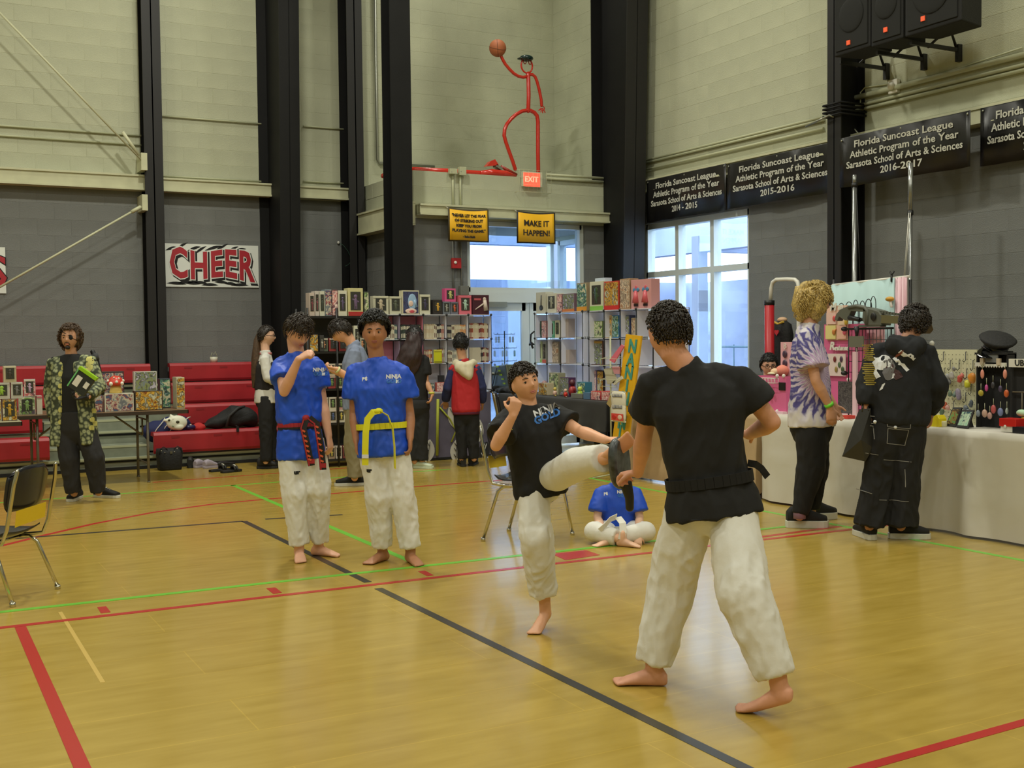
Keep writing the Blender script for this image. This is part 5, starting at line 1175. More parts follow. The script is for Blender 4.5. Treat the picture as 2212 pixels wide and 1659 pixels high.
quad_plate('speckled_panel', 7.3, 1812,1845,824,893, print_mat('ink_speckle',[(44,42,46),(60,58,62),(96,92,92)],60), thing('speckled_board', PX(1828,893,7.3), 'dark speckled board standing on the white cloth beside the tie dye shirt', 'display'))
t = thing('pink_upright_rail', V((7.28,PX(1849,860,7.28).y,ZT)), 'pale pink upright rail beside the dark speckled board', 'display')
quad_plate('rail', 7.28, 1845,1853,760,900, mat('pale pink ledge',(226,190,200)), t, d=.02)
# black wire grid stand with the toy chainsaw
X = 7.42
t = thing('wire_grid_stand', PX(1860,860,X), 'black wire grid stand under the grey chainsaw', 'stand'); t.location.z = ZT
ya1,yb1 = PX(1833,780,X).y, PX(1925,780,X).y; zt1 = PX(1870,710,X).z
for i in range(13): bm = BM(); y = ya1+(yb1-ya1)*i/12; tube(bm,[V((X,y,ZT)),V((X,y,zt1))],.003 if i%12 else .006,5); obj('vertical_wire', bm, M_blk, t)
for i in range(9): bm = BM(); z = ZT+(zt1-ZT)*i/8; tube(bm,[V((X,ya1,z)),V((X,yb1,z))],.003 if i%8 else .007,5); obj('horizontal_wire', bm, M_blk, t)
bm = BM(); box(bm,(X-.02,(ya1+yb1)/2,zt1),(.04,abs(ya1-yb1)+.06,.018)); obj('top_bar', bm, M_blk, t)
for k_ in (0,1): bm = BM(); ell(bm,V((X-.03,ya1+.02,zt1 if k_ else PX(1833,806,X).z)),.03,.03,.022); obj('rubber_end', bm, M_blk, t)
t = thing('toy_chainsaw', PX(1880,700,7.36), 'large grey toy chainsaw lying on the black wire grid', 'toy')
M_saw = mat('grey green plastic',(92,94,84),rough=.5); M_saw2 = mat('worn bar metal',(116,110,78),rough=.4,metal=.3)
X = 7.36; sp = lambda x,y: PX(x,y,X)
def fr(pts,r,m,nm): bm = BM(); tube(bm,[sp(*p) for p in pts],r,8); obj(nm,bm,m,t)
bm = BM(); prism(bm,[sp(*p) for p in ((1864,664),(1880,667),(1897,672),(1905,684),(1903,703),(1868,703),(1862,690))],(.12,0,0)); obj('motor_body', bm, M_saw, t, bevel=.006)
bm = BM(); prism(bm,[sp(*p) for p in ((1815,668),(1833,660),(1870,663),(1877,671),(1866,674),(1838,672),(1833,684),(1860,688),(1856,694),(1824,692),(1812,684),(1808,694),(1802,690),(1806,678))],(.07,0,0)); obj('rear_handle', bm, M_saw, t, bevel=.005)
fr([(1833,664),(1850,661),(1868,664),(1874,672),(1872,700)],.016,M_saw,'front_handle'); fr([(1834,686),(1846,688),(1858,691)],.02,M_blk,'grip')
bm = BM(); prism(bm,[sp(*p) for p in ((1897,680),(1960,684),(1975,690),(1960,700),(1897,698))],(.03,0,0)); obj('guide_bar', bm, M_saw2, t)
bm = BM()
for i in range(14): q=sp(1884+i*6.3,672+i*.9) if i<14 else None; box(bm,q+V((.03,0,0)),(.03,.018,.02))
obj('chain_teeth', bm, M_saw, t)['kind']='stuff'
bm = BM(); ell(bm,sp(1888,684)-V((.01,0,0)),.01,.03,.035); obj('starter_cap', bm, M_blk, t)
bm = BM(); box(bm,(7.40,(ya1+yb1)/2-.05,zt1+.022),(.07,.25,.02)); obj('rest_block', bm, M_saw, t)
t = thing('grey_shovel_tag', PX(1851,740,7.3), 'grey square plate hanging on a black stem below the chainsaw', 'tool'); X=7.3
quad_plate('plate', X, 1836,1867,726,750, mat('olive grey card',(104,104,90),rough=.6), t, d=.012)
bm = BM(); tube(bm,[PX(1850,705,X),PX(1851,728,X)],[.022,.01],8); obj('stem', bm, M_blk, t); bm = BM(); tube(bm,[PX(1851,750,X),V((X,PX(1851,750,X).y,ZT))],.009,8); obj('pole', bm, mat('brown pole',(110,90,80),rough=.5), t)
# wire loops, backdrop cloth, wooden mushroom --------------------------
X = 7.75; t = thing('cloth_backdrop', V((X,PX(1880,640,X).y,ZT)), 'pale blue cloth backdrop with a pink end hung behind the stall', 'backdrop')
def cloth_strip(px0,px1,pt0,pt1,m,nm,zb):
    a = PX(px0,pt0,X); b2 = PX(px1,pt1,X); bm = BM(); n=24; prev=None
    for i in range(n+1):
        u=i/n; y=a.y+(b2.y-a.y)*u; zt=a.z+(b2.z-a.z)*u+.006*math.sin(u*22); dx=.012*math.sin(u*17)
        col=[bm.verts.new((X+dx,y,zt)),bm.verts.new((X+dx*1.6,y,(zt+zb)/2)),bm.verts.new((X+dx*2,y,zb)),bm.verts.new((X+dx*2+.006,y,zb)),bm.verts.new((X+dx+.006,y,zt))]
        if prev:
            for j in range(5): f=bm.faces.new((prev[j],col[j],col[(j+1)%5],prev[(j+1)%5])); f.smooth = j<2
        else: bm.faces.new(col[::-1])
        prev=col
    bm.faces.new(prev); obj(nm,bm,m,t)
cloth_strip(1795,1934,616,601,mat('pale blue cloth',(178,206,206),rough=.8),'blue_cloth',.9); cloth_strip(1934,1961,601,597,mat('pink cloth',(226,192,200),rough=.8),'pink_cloth',.9)
zt0 = PX(1961,597,X).z; bm = BM(); tube(bm,[PX(1795,616,X)+V((.02,0,0)),PX(1961,597,X)+V((.02,0,0))],.012,8); obj('top_rod', bm, M_white, t)
for px in (1796,1961): bm = BM(); p = PX(px,606,X); tube(bm,[V((X+.03,p.y,ZT)),V((X+.03,p.y,p.z+.01))],.012,8); obj('side_pole', bm, M_blk, t)
bm = BM(); p = PX(1926,594,X-.01); tube(bm,[p+V((0,.02,.03)),p,p+V((0,-.03,.03))],.008,6); tube(bm,[p,p-V((0,0,.06))],.01,6); obj('black_clip', bm, M_blk, t)
p = PX(1922,648,X-.05); bm = BM(); ell(bm,p+V((0,0,.008)),.03,.045,.022); obj('mushroom_cap', bm, mat('golden cap',(200,150,50),rough=.5), t); bm = BM(); tube(bm,[p,p-V((0,.018,.055))],.012,8,'round'); obj('mushroom_stem', bm, M_white, t)
t = thing('curled_wire', PX(1850,690,7.62), 'row of thin bent wire arches against the pale blue cloth', 'wire')
bm = BM(); t.location.z=ZT
for (x0,w,h) in ((1810,15,655),(1826,16,652),(1843,11,648),(1857,12,650),(1869,14,646),(1881,11,640)):
    pts = [PX(x0,690,7.62)]+[PX(x0+w/2-w/2*math.cos(math.pi*i/8),h+16-16*math.sin(math.pi*i/8),7.62) for i in range(9)]+[PX(x0+w,690,7.62)]
    pts[0].z = pts[-1].z = PX(1850,700,7.62).z; bm = BM(); tube(bm,pts,.004,5); obj('wire_arch', bm, M_rod, t)
bm = BM(); p=PX(1850,700,7.62); box(bm,(7.62,p.y-.02,(ZT+p.z)/2),(.03,.6,p.z-ZT)); obj('support_panel', bm, M_pk2, t)
# chrome poles with pulley cord
for i,(px,top,X,ww) in enumerate(((1846,378,8.55,.05),(1967,352,8.45,.045))):
    p = PX(px,top,X); lab = 'chrome telescoping pole, left of the two below the 2016 banner' if i==0 else 'chrome telescoping pole with cord, right of the two below the 2016 banner'
    t = thing('steel_pole',(X,p.y,0),lab,'pole'); M_pole = mat('galvanised pole',(150,152,150),rough=.25,metal=.8)
    zm = PX(px,460 if i else 400,X).z
    bm = BM(); tube(bm,[(X,p.y,0),(X,p.y,zm)],ww*.5 if i==0 else ww*.40,16); obj('lower_tube', bm, M_pole, t); bm = BM(); tube(bm,[(X,p.y,zm),(X,p.y,p.z)],ww*.42 if i==0 else ww*.52,16); obj('upper_tube', bm, M_pole, t)
    bm = BM(); tube(bm,[(X,p.y,zm-.02),(X,p.y,zm+.02)],ww*.62,12); obj('clamp', bm, M_blk, t)
    bm = BM(); lathe(bm,(X,p.y,0),[(.14,0),(.14,.02),(.03,.035)],20); obj('base', bm, M_pole, t)
    if i: bm = BM(); tube(bm,[(X-.03,p.y-.01,zm),(X-.05,p.y+.03,PX(1960,600,X).z)],.004,6); tube(bm,[(X-.03,p.y-.03,zm),(X-.05,p.y+.02,PX(1960,600,X).z)],.003,6); obj('cord', bm, M_white, t)
    else: bm = BM(); tube(bm,[(X-.02,p.y-.05,zm-.1),(X,p.y-.09,zm-1.2)],.004,6); obj('cord', bm, M_rod, t)
t = thing('short_pole',(8.2,PX(2013,742,8.2).y,0),'thin pole with a white round knob behind the black hooded visitor','pole'); p=PX(2013,742,8.2)
bm = BM(); tube(bm,[(8.2,p.y,0),(8.2,p.y,p.z)],.012,8); obj('pole', bm, M_blk, t); bm = BM(); ell(bm,p,.022,.022,.026); obj('knob', bm, M_white, t)
# pegboard with hooks and charms --------------------------------------
X = 7.35; t = thing('pegboard', PX(2068,925,X), 'cream pegboard hung with coloured charms on the white cloth', 'display'); t.location.z = ZT
a = PX(2022,755,X); b2 = PX(2110,757,X); y0,y1,z1_ = a.y,b2.y,a.z
bm = BM(); boxmm(bm,(X,y1,ZT),(X+.02,y0,z1_)); obj('board', bm, mat('cream pegboard',(212,210,176),rough=.6), t)
bm = BM()
ny = int((y0-y1)/.035); nz = int((z1_-ZT)/.035)
for i in range(ny):
    for j in range(nz):
        if (i+j)%1==0: box(bm,(X-.0006,y1+.02+i*.035,ZT+.02+j*.035),(.001,.005,.005))
obj('peg_holes', bm, M_dark, t)['kind']='stuff'
random.seed(5)
for (px,py) in ((2040,760),(2088,760),(2055,778),(2074,778),(2104,778),(2042,795),(2090,797),(2062,866),(2088,848),(2100,830)):
    p = PX(px,py,X); bm = BM(); tube(bm,[p,p+V((-.012,0,0)),p+V((-.012,0,-.065)),p+V((-.03,0.0,-.08)),p+V((-.045,0,-.065))],.003,5); obj('hook', bm, M_rod, t)
for (px,py,c_,s) in ((2047,815,(150,150,150),.03),(2040,820,(120,120,124),.026),(2056,812,(170,166,160),.03),(2050,826,(110,110,110),.024),(2073,818,(200,80,70),.032),(2078,812,(206,110,100),.022),(2100,817,(216,140,50),.045),(2089,830,(200,196,50),.035),(2043,840,(170,170,60),.026),(2052,850,(110,130,110),.026),(2062,852,(100,120,110),.024),(2070,848,(150,140,160),.034),(2071,858,(140,130,150),.028),(2041,876,(190,90,60),.032),(2047,880,(206,160,150),.02),(2035,890,(90,110,90),.028),(2086,882,(100,110,120),.03),(2098,872,(90,100,110),.028),(2090,890,(130,140,140),.026),(2060,796,(140,140,140),.016)):
    p = PX(px,py,X-.04); bm = BM(); ell(bm,p,.014,s*.8,s,I3,10,7); lump(bm,.012,60,px*.1); obj('charm', bm, cart(c_), t)
# black keychain display, peaked cap -------------------------------------
X = 7.25; t = thing('keychain_display', PX(2150,905,X), 'black keychain display with white lace edge next to the pegboard', 'display'); t.location.z=ZT
a = PX(2117,764,X); b2 = PX(2184,768,X); y0,y1,z1_=a.y,b2.y,a.z
bm = BM(); boxmm(bm,(X+.04,y1,ZT),(X+.06,y0,z1_)); boxmm(bm,(X-.06,y1,z1_-.005),(X+.06,y0,z1_+.01)); boxmm(bm,(X-.04,y1,ZT),(X+.06,y1+.01,z1_)); boxmm(bm,(X-.04,y0-.01,ZT),(X+.06,y0,z1_)); obj('black_frame', bm, M_blkcl, t)
zl = PX(2150,787,X).z; bm = BM(); boxmm(bm,(X-.055,y1,zl-.014),(X-.045,y0,zl+.014)); obj('lace_band', bm, M_white, t)
for i in range(12): bm = BM(); y=y1+(y0-y1)*(i+.5)/12; ell(bm,V((X-.055,y,zl-.016)),.005,.006,.008,I3,8,5); obj('lace_scallop', bm, M_white, t)
zc2 = PX(2150,775,X).z; bm = BM(); box(bm,(X-.05,(y0+y1)/2-.01,zc2),(.01,.11,.075)); obj('grey_card', bm, mat('grey card',(110,112,112),rough=.5), t)
for s in (.07,-.075): bm = BM(); box(bm,(X-.055,(y0+y1)/2+s,zc2-.02),(.02,.03,.05)); obj('ivory_tag', bm, cart((200,184,160)), t)
for (px,py,c_,s,k_) in ((2122,808,(226,150,130),.02,2.2),(2171,808,(226,150,130),.02,2.2),(2119,849,(186,170,60),.03,1),(2131,838,(200,80,150),.017,2),(2145,832,(60,60,66),.02,1.6),(2161,840,(80,70,96),.02,1.6),(2174,850,(206,100,50),.026,1.4),(2127,893,(206,170,150),.03,1.3),(2138,898,(190,150,140),.026,1.3),(2146,884,(190,90,90),.028,1.5),(2161,890,(120,130,170),.03,1.3),(2175,888,(180,190,180),.012,2.5),(2113,893,(140,150,160),.022,1.5)):
    p = PX(px,py,X-.07); bm = BM(); ell(bm,p,.012,s*.8,s*k_*.8,I3,10,7); ch = obj('keychain_charm', bm, cart(c_), t); bm = BM(); tube(bm,[p+V((0,0,s*k_*.7)),p+V((0,0,s*k_*.7+.05))],.0025,5); obj('chain', bm, M_cond, ch)
c = PX(2148,748,7.28); c.z = z1_+.02
t = thing('peaked_cap', c, 'glossy black peaked cap tilted on the keychain display', 'hat'); M_pat = mat('patent black',(12,12,13),rough=.12)
M = Matrix.Rotation(math.radians(24),3,'X'); 
bm = BM(); lathe(bm,c,[(.085,0),(.088,.0),(.09,.05),(.08,.05)],24,M); obj('band', bm, M_pat, t)
bm = BM(); lathe(bm,c+M@V((0,0,.05)),[(.088,0),(.125,.035),(.135,.05),(.12,.062),(.02,.07)],28,M@Matrix.Rotation(math.radians(-12),3,'Y')); obj('crown', bm, M_bkfab, t)
bm = BM(); pts=[]
for i in range(13): a_=math.pi*(.5+i/12)+math.pi*.0; pts.append(c+M@V((-.085+(-.06 if 0<i<12 else 0)*math.sin(math.pi*i/12)+.085*(1-math.sin(math.pi*i/12)),.088*math.cos(math.pi*i/12),-.01-.03*math.sin(math.pi*i/12))))
prism(bm,pts,(0.004,0,.006)); obj('visor', bm, M_pat, t)
bm = BM(); tube(bm,[c+M@V((-.09,.05,.012)),c+M@V((-.094,0,.018)),c+M@V((-.09,-.05,.012))],.005,6); obj('chin_strap', bm, M_pat, t)
bm = BM(); boxmm(bm,(7.20,PX(2120,764,7.25).y-.05,z1_+.01),(7.33,PX(2178,764,7.25).y+.02,z1_+.02)); obj('rest_pad', bm, M_blkcl, t)
# lettered stand at the frame edge, framed pictures, small goods -------------
X = 7.15; t = thing('lettered_stand', PX(2205,935,X), 'black stand with white sign reading UBE cut off by the right picture edge', 'display'); t.location.z=ZT
a = PX(2183,775,X); zt_ = a.z; zb3 = PX(2195,793,X).z; y0=a.y; bm = BM(); boxmm(bm,(X-.02,y0-.45,zb3),(X,y0,zt_)); obj('white_sign', bm, M_white, t)
bm = BM(); put_text(bm,'UBE',.062,V((X-.021,PX(2196,784,X).y,(zt_+zb3)/2)),(0,-1,0),(0,0,1),.003,align='LEFT',bold=.001); obj('sign_letters', bm, M_dark, t)['kind']='stuff'
bm = BM(); boxmm(bm,(X+.02,y0-.45,ZT),(X+.04,y0,zb3)); boxmm(bm,(X,y0-.012,ZT),(X+.03,y0,zb3)); obj('black_back', bm, M_blkcl, t)
p = PX(2200,847,X); bm = BM(); tube(bm,[(X,y0-.02,p.z),(X,y0-.3,p.z)],.006,6); tube(bm,[(X,y0-.1,p.z),(X,y0-.1,ZT)],.006,6); obj('wire_arm', bm, mat('bronze wire',(90,80,60),rough=.5), t)
def framed(px0,px1,px2,px3,py0,py1,lab,cols,X):
    """leaning picture: top edge px2..px3, bottom edge px0..px1"""
    t = thing('framed_picture', PX((px0+px1)/2,py1,X), lab, 'picture', gP); t.location.z=ZT
    A,B_2,C_,D_ = PX(px0,py1,X),PX(px1,py1,X),PX(px3,py0,X+.06),PX(px2,py0,X+.06)
    A.z=B_2.z=ZT+.004; n=(B_2-A).cross(D_-A).normalized(); n = n if n.x<0 else -n
    bm = BM(); prism(bm,[A,B_2,C_,D_],n*.012); obj('frame', bm, M_blk, t)
    cc=(A+B_2+C_+D_)/4; q=[cc+(v-cc)*.78+n*.0125 for v in (A,B_2,C_,D_)]; bm = BM(); prism(bm,q,n*.002); obj('print', bm, print_mat('picture_'+lab[:9],cols,22,rough=.2), t)
    bm = BM(); prism(bm,[(A+B_2)/2+V((.02,.01,0)),(A+B_2)/2+V((.12,.01,0)),(C_+D_)/2+V((.01,.01,-.02))],(0,-.01,0)); obj('easel_leg', bm, M_blk, t)
framed(2044,2066,2061,2080,881,922,'left leaning framed picture with green and brown print',[(120,90,60),(90,160,90),(150,110,60),(70,60,44)],7.08)
framed(2067,2093,2080,2106,887,928,'right leaning framed picture with pale green print',[(90,120,120),(170,210,180),(200,220,190),(60,90,100)],7.03)
c = PX(2016,922,7.02); c.z=ZT; t = thing('yellow_wedge', c, 'bright yellow wedge shaped ornament on the white cloth', 'ornament'); bm = BM()
prism(bm,[PX(2004,924,7.0),PX(2024,925,7.0),PX(2024,896,7.0),PX(2018,897,7.0)],(.03,0,0)); obj('front_plate', bm, mat('bright yellow plastic',(226,206,30),rough=.35), t, bevel=.004)
bm = BM(); prism(bm,[PX(2024,925,7.0),PX(2030,922,7.0),PX(2029,905,7.0),PX(2024,896,7.0)],(.08,0,0)); obj('side_plate', bm, mat('bright yellow plastic',(226,206,30)), t, bevel=.004)
c = PX(2037,924,7.05); c.z=ZT; t = thing('tape_roll', c, 'small cream roll between the yellow wedge and the framed picture', 'roll'); bm = BM(); lathe(bm,c,[(.028,0),(.03,.01),(.03,.035),(.026,.045),(.012,.045),(.012,.03)],18); obj('roll', bm, mat('cream roll',(222,216,170),rough=.6), t)
c = PX(2174,935,6.98); c.z=ZT+.003; t = thing('red_white_box', c, 'red topped white box with round white clasp near the right picture edge', 'box')
y0,y1 = PX(2158,930,6.98).y, PX(2194,930,6.98).y; zm=PX(2170,921,6.98).z; zt_=PX(2170,904,6.98).z
bm = BM(); boxmm(bm,(6.99,y1+.01,ZT+.003),(7.09,y0-.004,zm)); obj('white_base', bm, M_white, t, bevel=.003); bm = BM(); boxmm(bm,(6.98,y1,zm),(7.1,y0,zt_)); obj('red_lid', bm, mat('signal red plastic',(206,40,34),rough=.35), t, bevel=.003)
bm = BM(); ell(bm,V((6.982,(y0+y1)/2+.02,zm)),.006,.012,.012); obj('clasp', bm, M_white, t)
figbox(('x',6.98),(2186,2240),(930,944),(30,32,40),'dark flat box at the right edge of the white cloth',None,win=False,dep=.1,grp=gP,z=ZT+.003,name='dark_box')
c = PX(2207,890,7.1); t = thing('green_white_toy', c, 'pale green and white rounded toy cut off by the right picture edge', 'toy'); c.z=PX(2207,892,7.1).z; bm = BM(); ell(bm,c,.03,.04,.025); obj('shell', bm, mat('pale green toy',(190,226,190),rough=.5), t); bm = BM(); ell(bm,c-V((0,0.02,.055)),.02,.03,.03); tube(bm,[c-V((0,0,.05)),V((c.x,c.y,ZT))],.015,8); obj('lower_body', bm, cart((190,150,60)), t)
figbox(('x',7.05),(1813,1831),(901,908),(206,60,50),'flat red box on the white cloth by the visitor with wristband',None,win=False,dep=.09,grp=gP,z=ZT+.003,name='red_flat_box')
# ================================================================ BANNERS, SPEAKERS, SIGNS
M_ban = mat('black banner vinyl',(26,25,24),rough=.35,bump=.06,bscale=5); M_let = mat('white banner lettering',(196,196,184),rough=.5)
def league_banner(px0,px1,pt0,pt1,pb0,pb1,year,lab,X=XR-.13,cut=None):
    a,b2,c,d = PX(px0,pt0,X),PX(px1,pt1,X),PX(px1,pb1,X),PX(px0,pb0,X)
    zt=(a.z+b2.z)/2; zb=(c.z+d.z)/2; W=a.y-b2.y
    t = thing('league_banner',(X,(a.y+b2.y)/2,zb),lab,'banner','black school league banners on the right wall')
    bm = BM(); n=30; prev=None
    for i in range(n+1):
        u=i/n; y=a.y-W*u; dx=.015*math.sin(u*9)+.008*math.sin(u*23)
        col=[bm.verts.new((X+dx*.2,y,zt-.01*math.sin(math.pi*((u*3)%1)))),bm.verts.new((X+dx,y,(zt+zb)/2)),bm.verts.new((X+dx*1.5,y,zb)),bm.verts.new((X+dx*1.5+.004,y,zb)),bm.verts.new((X+dx*.2+.004,y,zt))]
        if prev:
            for j in range(5): f=bm.faces.new((prev[j],col[j],col[(j+1)%5],prev[(j+1)%5])); f.smooth=j<2
        else: bm.faces.new(col[::-1])
        prev=col
    bm.faces.new(prev); obj('vinyl_sheet',bm,M_ban,t)
    H=zt-zb; lines=(('Florida Suncoast League',.82,.78,.60),('Athletic Program of the Year',.62,.86,.62),('Sarasota School of Arts & Sciences',.42,.92,.5),(year,.22,.34,.52))
    for txt,fz,wf,_ in lines:
        vs,fs=text_mesh(txt,H*.19,.001,bold=H*.0035); xs_=[v.x for v in vs]; w0=max(xs_)-min(xs_); k=min(W*wf*.97/w0,1.4)
        yc=a.y-W*.5; bm=BM(); bv=[]
        for v in vs:
            u=(v.x*k+W*.5)/W; dx=(.015*math.sin(u*9)+.008*math.sin(u*23))*(.3+.9*(1-fz)); bv.append(bm.verts.new((X+dx-.006+v.z,yc-v.x*k,zb+H*fz+v.y*min(1.0,k*1.15))))
        for f in fs:
            try: bm.faces.new([bv[i] for i in f])
            except ValueError: pass
        o_=obj('lettering',bm,M_let,t); o_['kind']='stuff'
    for y in (a.y-.03,a.y-W*.5,b2.y+.03): bm=BM(); ell(bm,V((X-.005,y,zt-.03)),.006,.012,.012,I3,8,6); obj('grommet',bm,M_condm,t)
league_banner(1397,1568,390,353,483,452,'2014 - 2015','black league banner of 2014 to 2015 above the tall window')
league_banner(1571,1800,352,309,447,420,'2015-2016','black league banner of 2015 to 2016 left of the right wall column')
league_banner(1814,2096,298,239,408,357,'2016-2017','black league banner of 2016 to 2017 behind the chrome poles',X=8.80)
league_banner(2118,2420,232,170,360,310,'2017-2018','black league banner cut off by the right picture edge')
# loudspeaker cluster
M_spk = mat('black speaker cabinet',(14,14,13),rough=.8,bump=.2,bscale=120); M_grl = mat('speaker grille',(20,21,19),rough=.9)
spk = [((1800,1882),(-60,112)),((1880,1952),(-60,92)),((1952,2080),(-60,62))]
for i,((x0,x1),(y0_,y1_)) in enumerate(spk):
    X = 8.42+.0*i; a=PX(x0,y1_+ (6 if i==0 else 4),X); b2=PX(x1,y1_-14,X); zb=PX((x0+x1)/2,y1_,X).z
    t = thing('loudspeaker',(X+.2,(a.y+b2.y)/2,zb),('leftmost','middle','right hand')[i]+' black wall loudspeaker in the cluster above the 2016 banner','speaker','wall loudspeakers')
    W=a.y-b2.y; yc=(a.y+b2.y)/2; zt=zb+.78
    bm=BM(); prism(bm,[(X,yc+W*.48,zb),(X+.36,yc+W*.36,zb),(X+.36,yc-W*.36,zb),(X,yc-W*.48,zb)],(0,0,zt-zb)); obj('cabinet',bm,M_spk,t,bevel=.012)
    bm=BM(); boxmm(bm,(X-.012,yc-W*.42,zb+.04),(X,yc+W*.42,zt-.04)); obj('grille',bm,M_grl,t,bevel=.01)
    bm=BM(); ell(bm,V((X-.014,yc,zb+.36)),.012,W*.33,W*.33); obj('woofer_bulge',bm,M_grl,t)
    p = PX((1832,1912,1993)[i],(92,64,40)[i],X-.02); bm=BM(); boxmm(bm,(X-.022,p.y-.022,p.z-.022),(X-.012,p.y+.022,p.z+.022)); obj('maker_badge',bm,mat('orange red badge',(226,90,50),rough=.4,emit=(226,80,40),estr=.3),t)
    bk_=thing('speaker_bracket',(XR-.02,b2.y+.03,zb-.6),'black wall bracket, %s of the three under the loudspeakers'%('left','middle','right')[i],'bracket','speaker brackets'); y=PX((1912,1993,2068)[i],150,XR-.05).y
    zb2=PX((1912,1990,2068)[i],(172,152,133)[i],XR-.05).z
    bm=BM(); boxmm(bm,(XR-.06,y-.02,zb2),(XR-.005,y+.02,zb+.02)); obj('wall_bar',bm,M_blk,bk_)
    bm=BM(); boxmm(bm,(X+.1,y-.015,zb-.05),(XR-.05,y+.015,zb-.015)); obj('shelf_arm',bm,M_blk,bk_)
    bm=BM(); tube(bm,[(XR-.06,y,zb2+.12),(XR-.16,y,zb2+.32),(XR-.45,y,zb-.05)],.014,8); obj('diagonal_brace',bm,M_blk,bk_)
t = thing('white_wall_camera',PX(1931,187,XR-.06),'small white round wall camera on a box under the speaker brackets','camera'); p=PX(1931,187,XR-.03)
bm=BM(); boxmm(bm,(XR-.05,p.y-.06,p.z-.07),(XR-.005,p.y+.06,p.z+.07)); obj('back_box',bm,M_white,t,bevel=.006); bm=BM(); ell(bm,V((XR-.07,p.y,p.z)),.04,.04,.04); obj('dome',bm,M_white,t)
bm=BM(); tube(bm,[(XR-.02,PX(1862,215,XR).y,PX(1862,235,XR).z),(XR-.02,PX(1862,215,XR).y,PX(1862,200,XR).z),(XR-.02,PX(1872,190,XR).y,PX(1872,189,XR).z),(XR-.02,p.y+.06,p.z+.04)],.008,6); tube(bm,[(XR-.02,p.y-.06,p.z-.02),(XR-.02,PX(2212,100,XR).y,PX(2212,103,XR).z)],.008,6); obj('cable_conduit',bm,M_cond,t)['kind']='stuff'
# exit sign, alarm, boxes, yellow banners
Yf=YF-.02
def pl2(name,px0,px1,py0,py1,Y,d,m,parent=None,bev=0):
    a=PY(px0,py1,Y); b2=PY(px1,py0,Y); bm=BM(); boxmm(bm,(a.x,Y-d,a.z),(b2.x,Y,b2.z)); return obj(name,bm,m,parent,bevel=bev)
t = thing('exit_sign',PY(1147,390,Yf),'lit red exit sign in a wire cage on the vestibule wall','sign')
pl2('housing',1126,1167,374,403,Yf,.06,mat('ivory housing',(196,196,170),rough=.4),t,.004); pl2('lit_face',1131,1166,375,402,Yf-.061,.004,mat('lit red face',(255,90,70),rough=.4,emit=(255,70,50),estr=1.6),t)
p=PY(1148,388,Yf-.067); bm=BM(); put_text(bm,'EXIT',.10,p,(1,0,0),(0,0,1),.004,bold=.003); obj('letters',bm,mat('lit pale letters',(255,150,130),rough=.4,emit=(255,140,110),estr=1.6),t)['kind']='stuff'
a=PY(1112,416,Yf); b2=PY(1180,373,Yf); bm=BM()
for z in (a.z,b2.z):
    tube(bm,[(a.x,Yf,z),(a.x,Yf-.13,z),(b2.x,Yf-.13,z),(b2.x,Yf,z)],.003,5)
for i in range(8): x=a.x+(b2.x-a.x)*i/7; tube(bm,[(x,Yf-.13,a.z),(x,Yf-.13,b2.z)],.0018,4)
for i in range(4): z=a.z+(b2.z-a.z)*i/3; tube(bm,[(a.x,Yf-.13,z),(b2.x,Yf-.13,z)],.0018,4)
obj('wire_cage',bm,M_cond,t)['kind']='stuff'
t = thing('fire_alarm',PY(984,569,Yf),'red fire alarm with white strobe on the grey vestibule wall','alarm'); pl2('alarm_body',974,993,558,580,Yf,.05,mat('alarm red',(170,36,38),rough=.4),t,.004); bm=BM(); p=PY(984,567,Yf-.055); ell(bm,p,.022,.012,.02); obj('strobe',bm,M_white,t)
for (x0,x1,y0_,y1_,lab) in ((968,984,366,376,'flat pale box on the ledge edge, left of the larger one'),(989,1003,362,379,'square pale junction box on the ledge edge'),(991,1009,618,638,'small grey box beside the door frame above the figures')):
    t = thing('junction_box',PY((x0+x1)/2,y1_,Yf),lab,'electrical box','junction boxes on the vestibule wall'); pl2('box_body',x0,x1,y0_,y1_,Yf,.06,M_cond if y0_<500 else mat('grey conduit',(112,112,104)),t,.003); 
    p=PY((x0+x1)/2,(y0_+y1_)/2,Yf-.061); bm=BM(); ell(bm,p,.006,.003,.006,I3,8,6); obj('screw',bm,M_condm,t)
M_yel=mat('yellow banner cloth',(234,178,24),rough=.6); M_yink=mat('dark banner ink',(40,32,20),rough=.6)
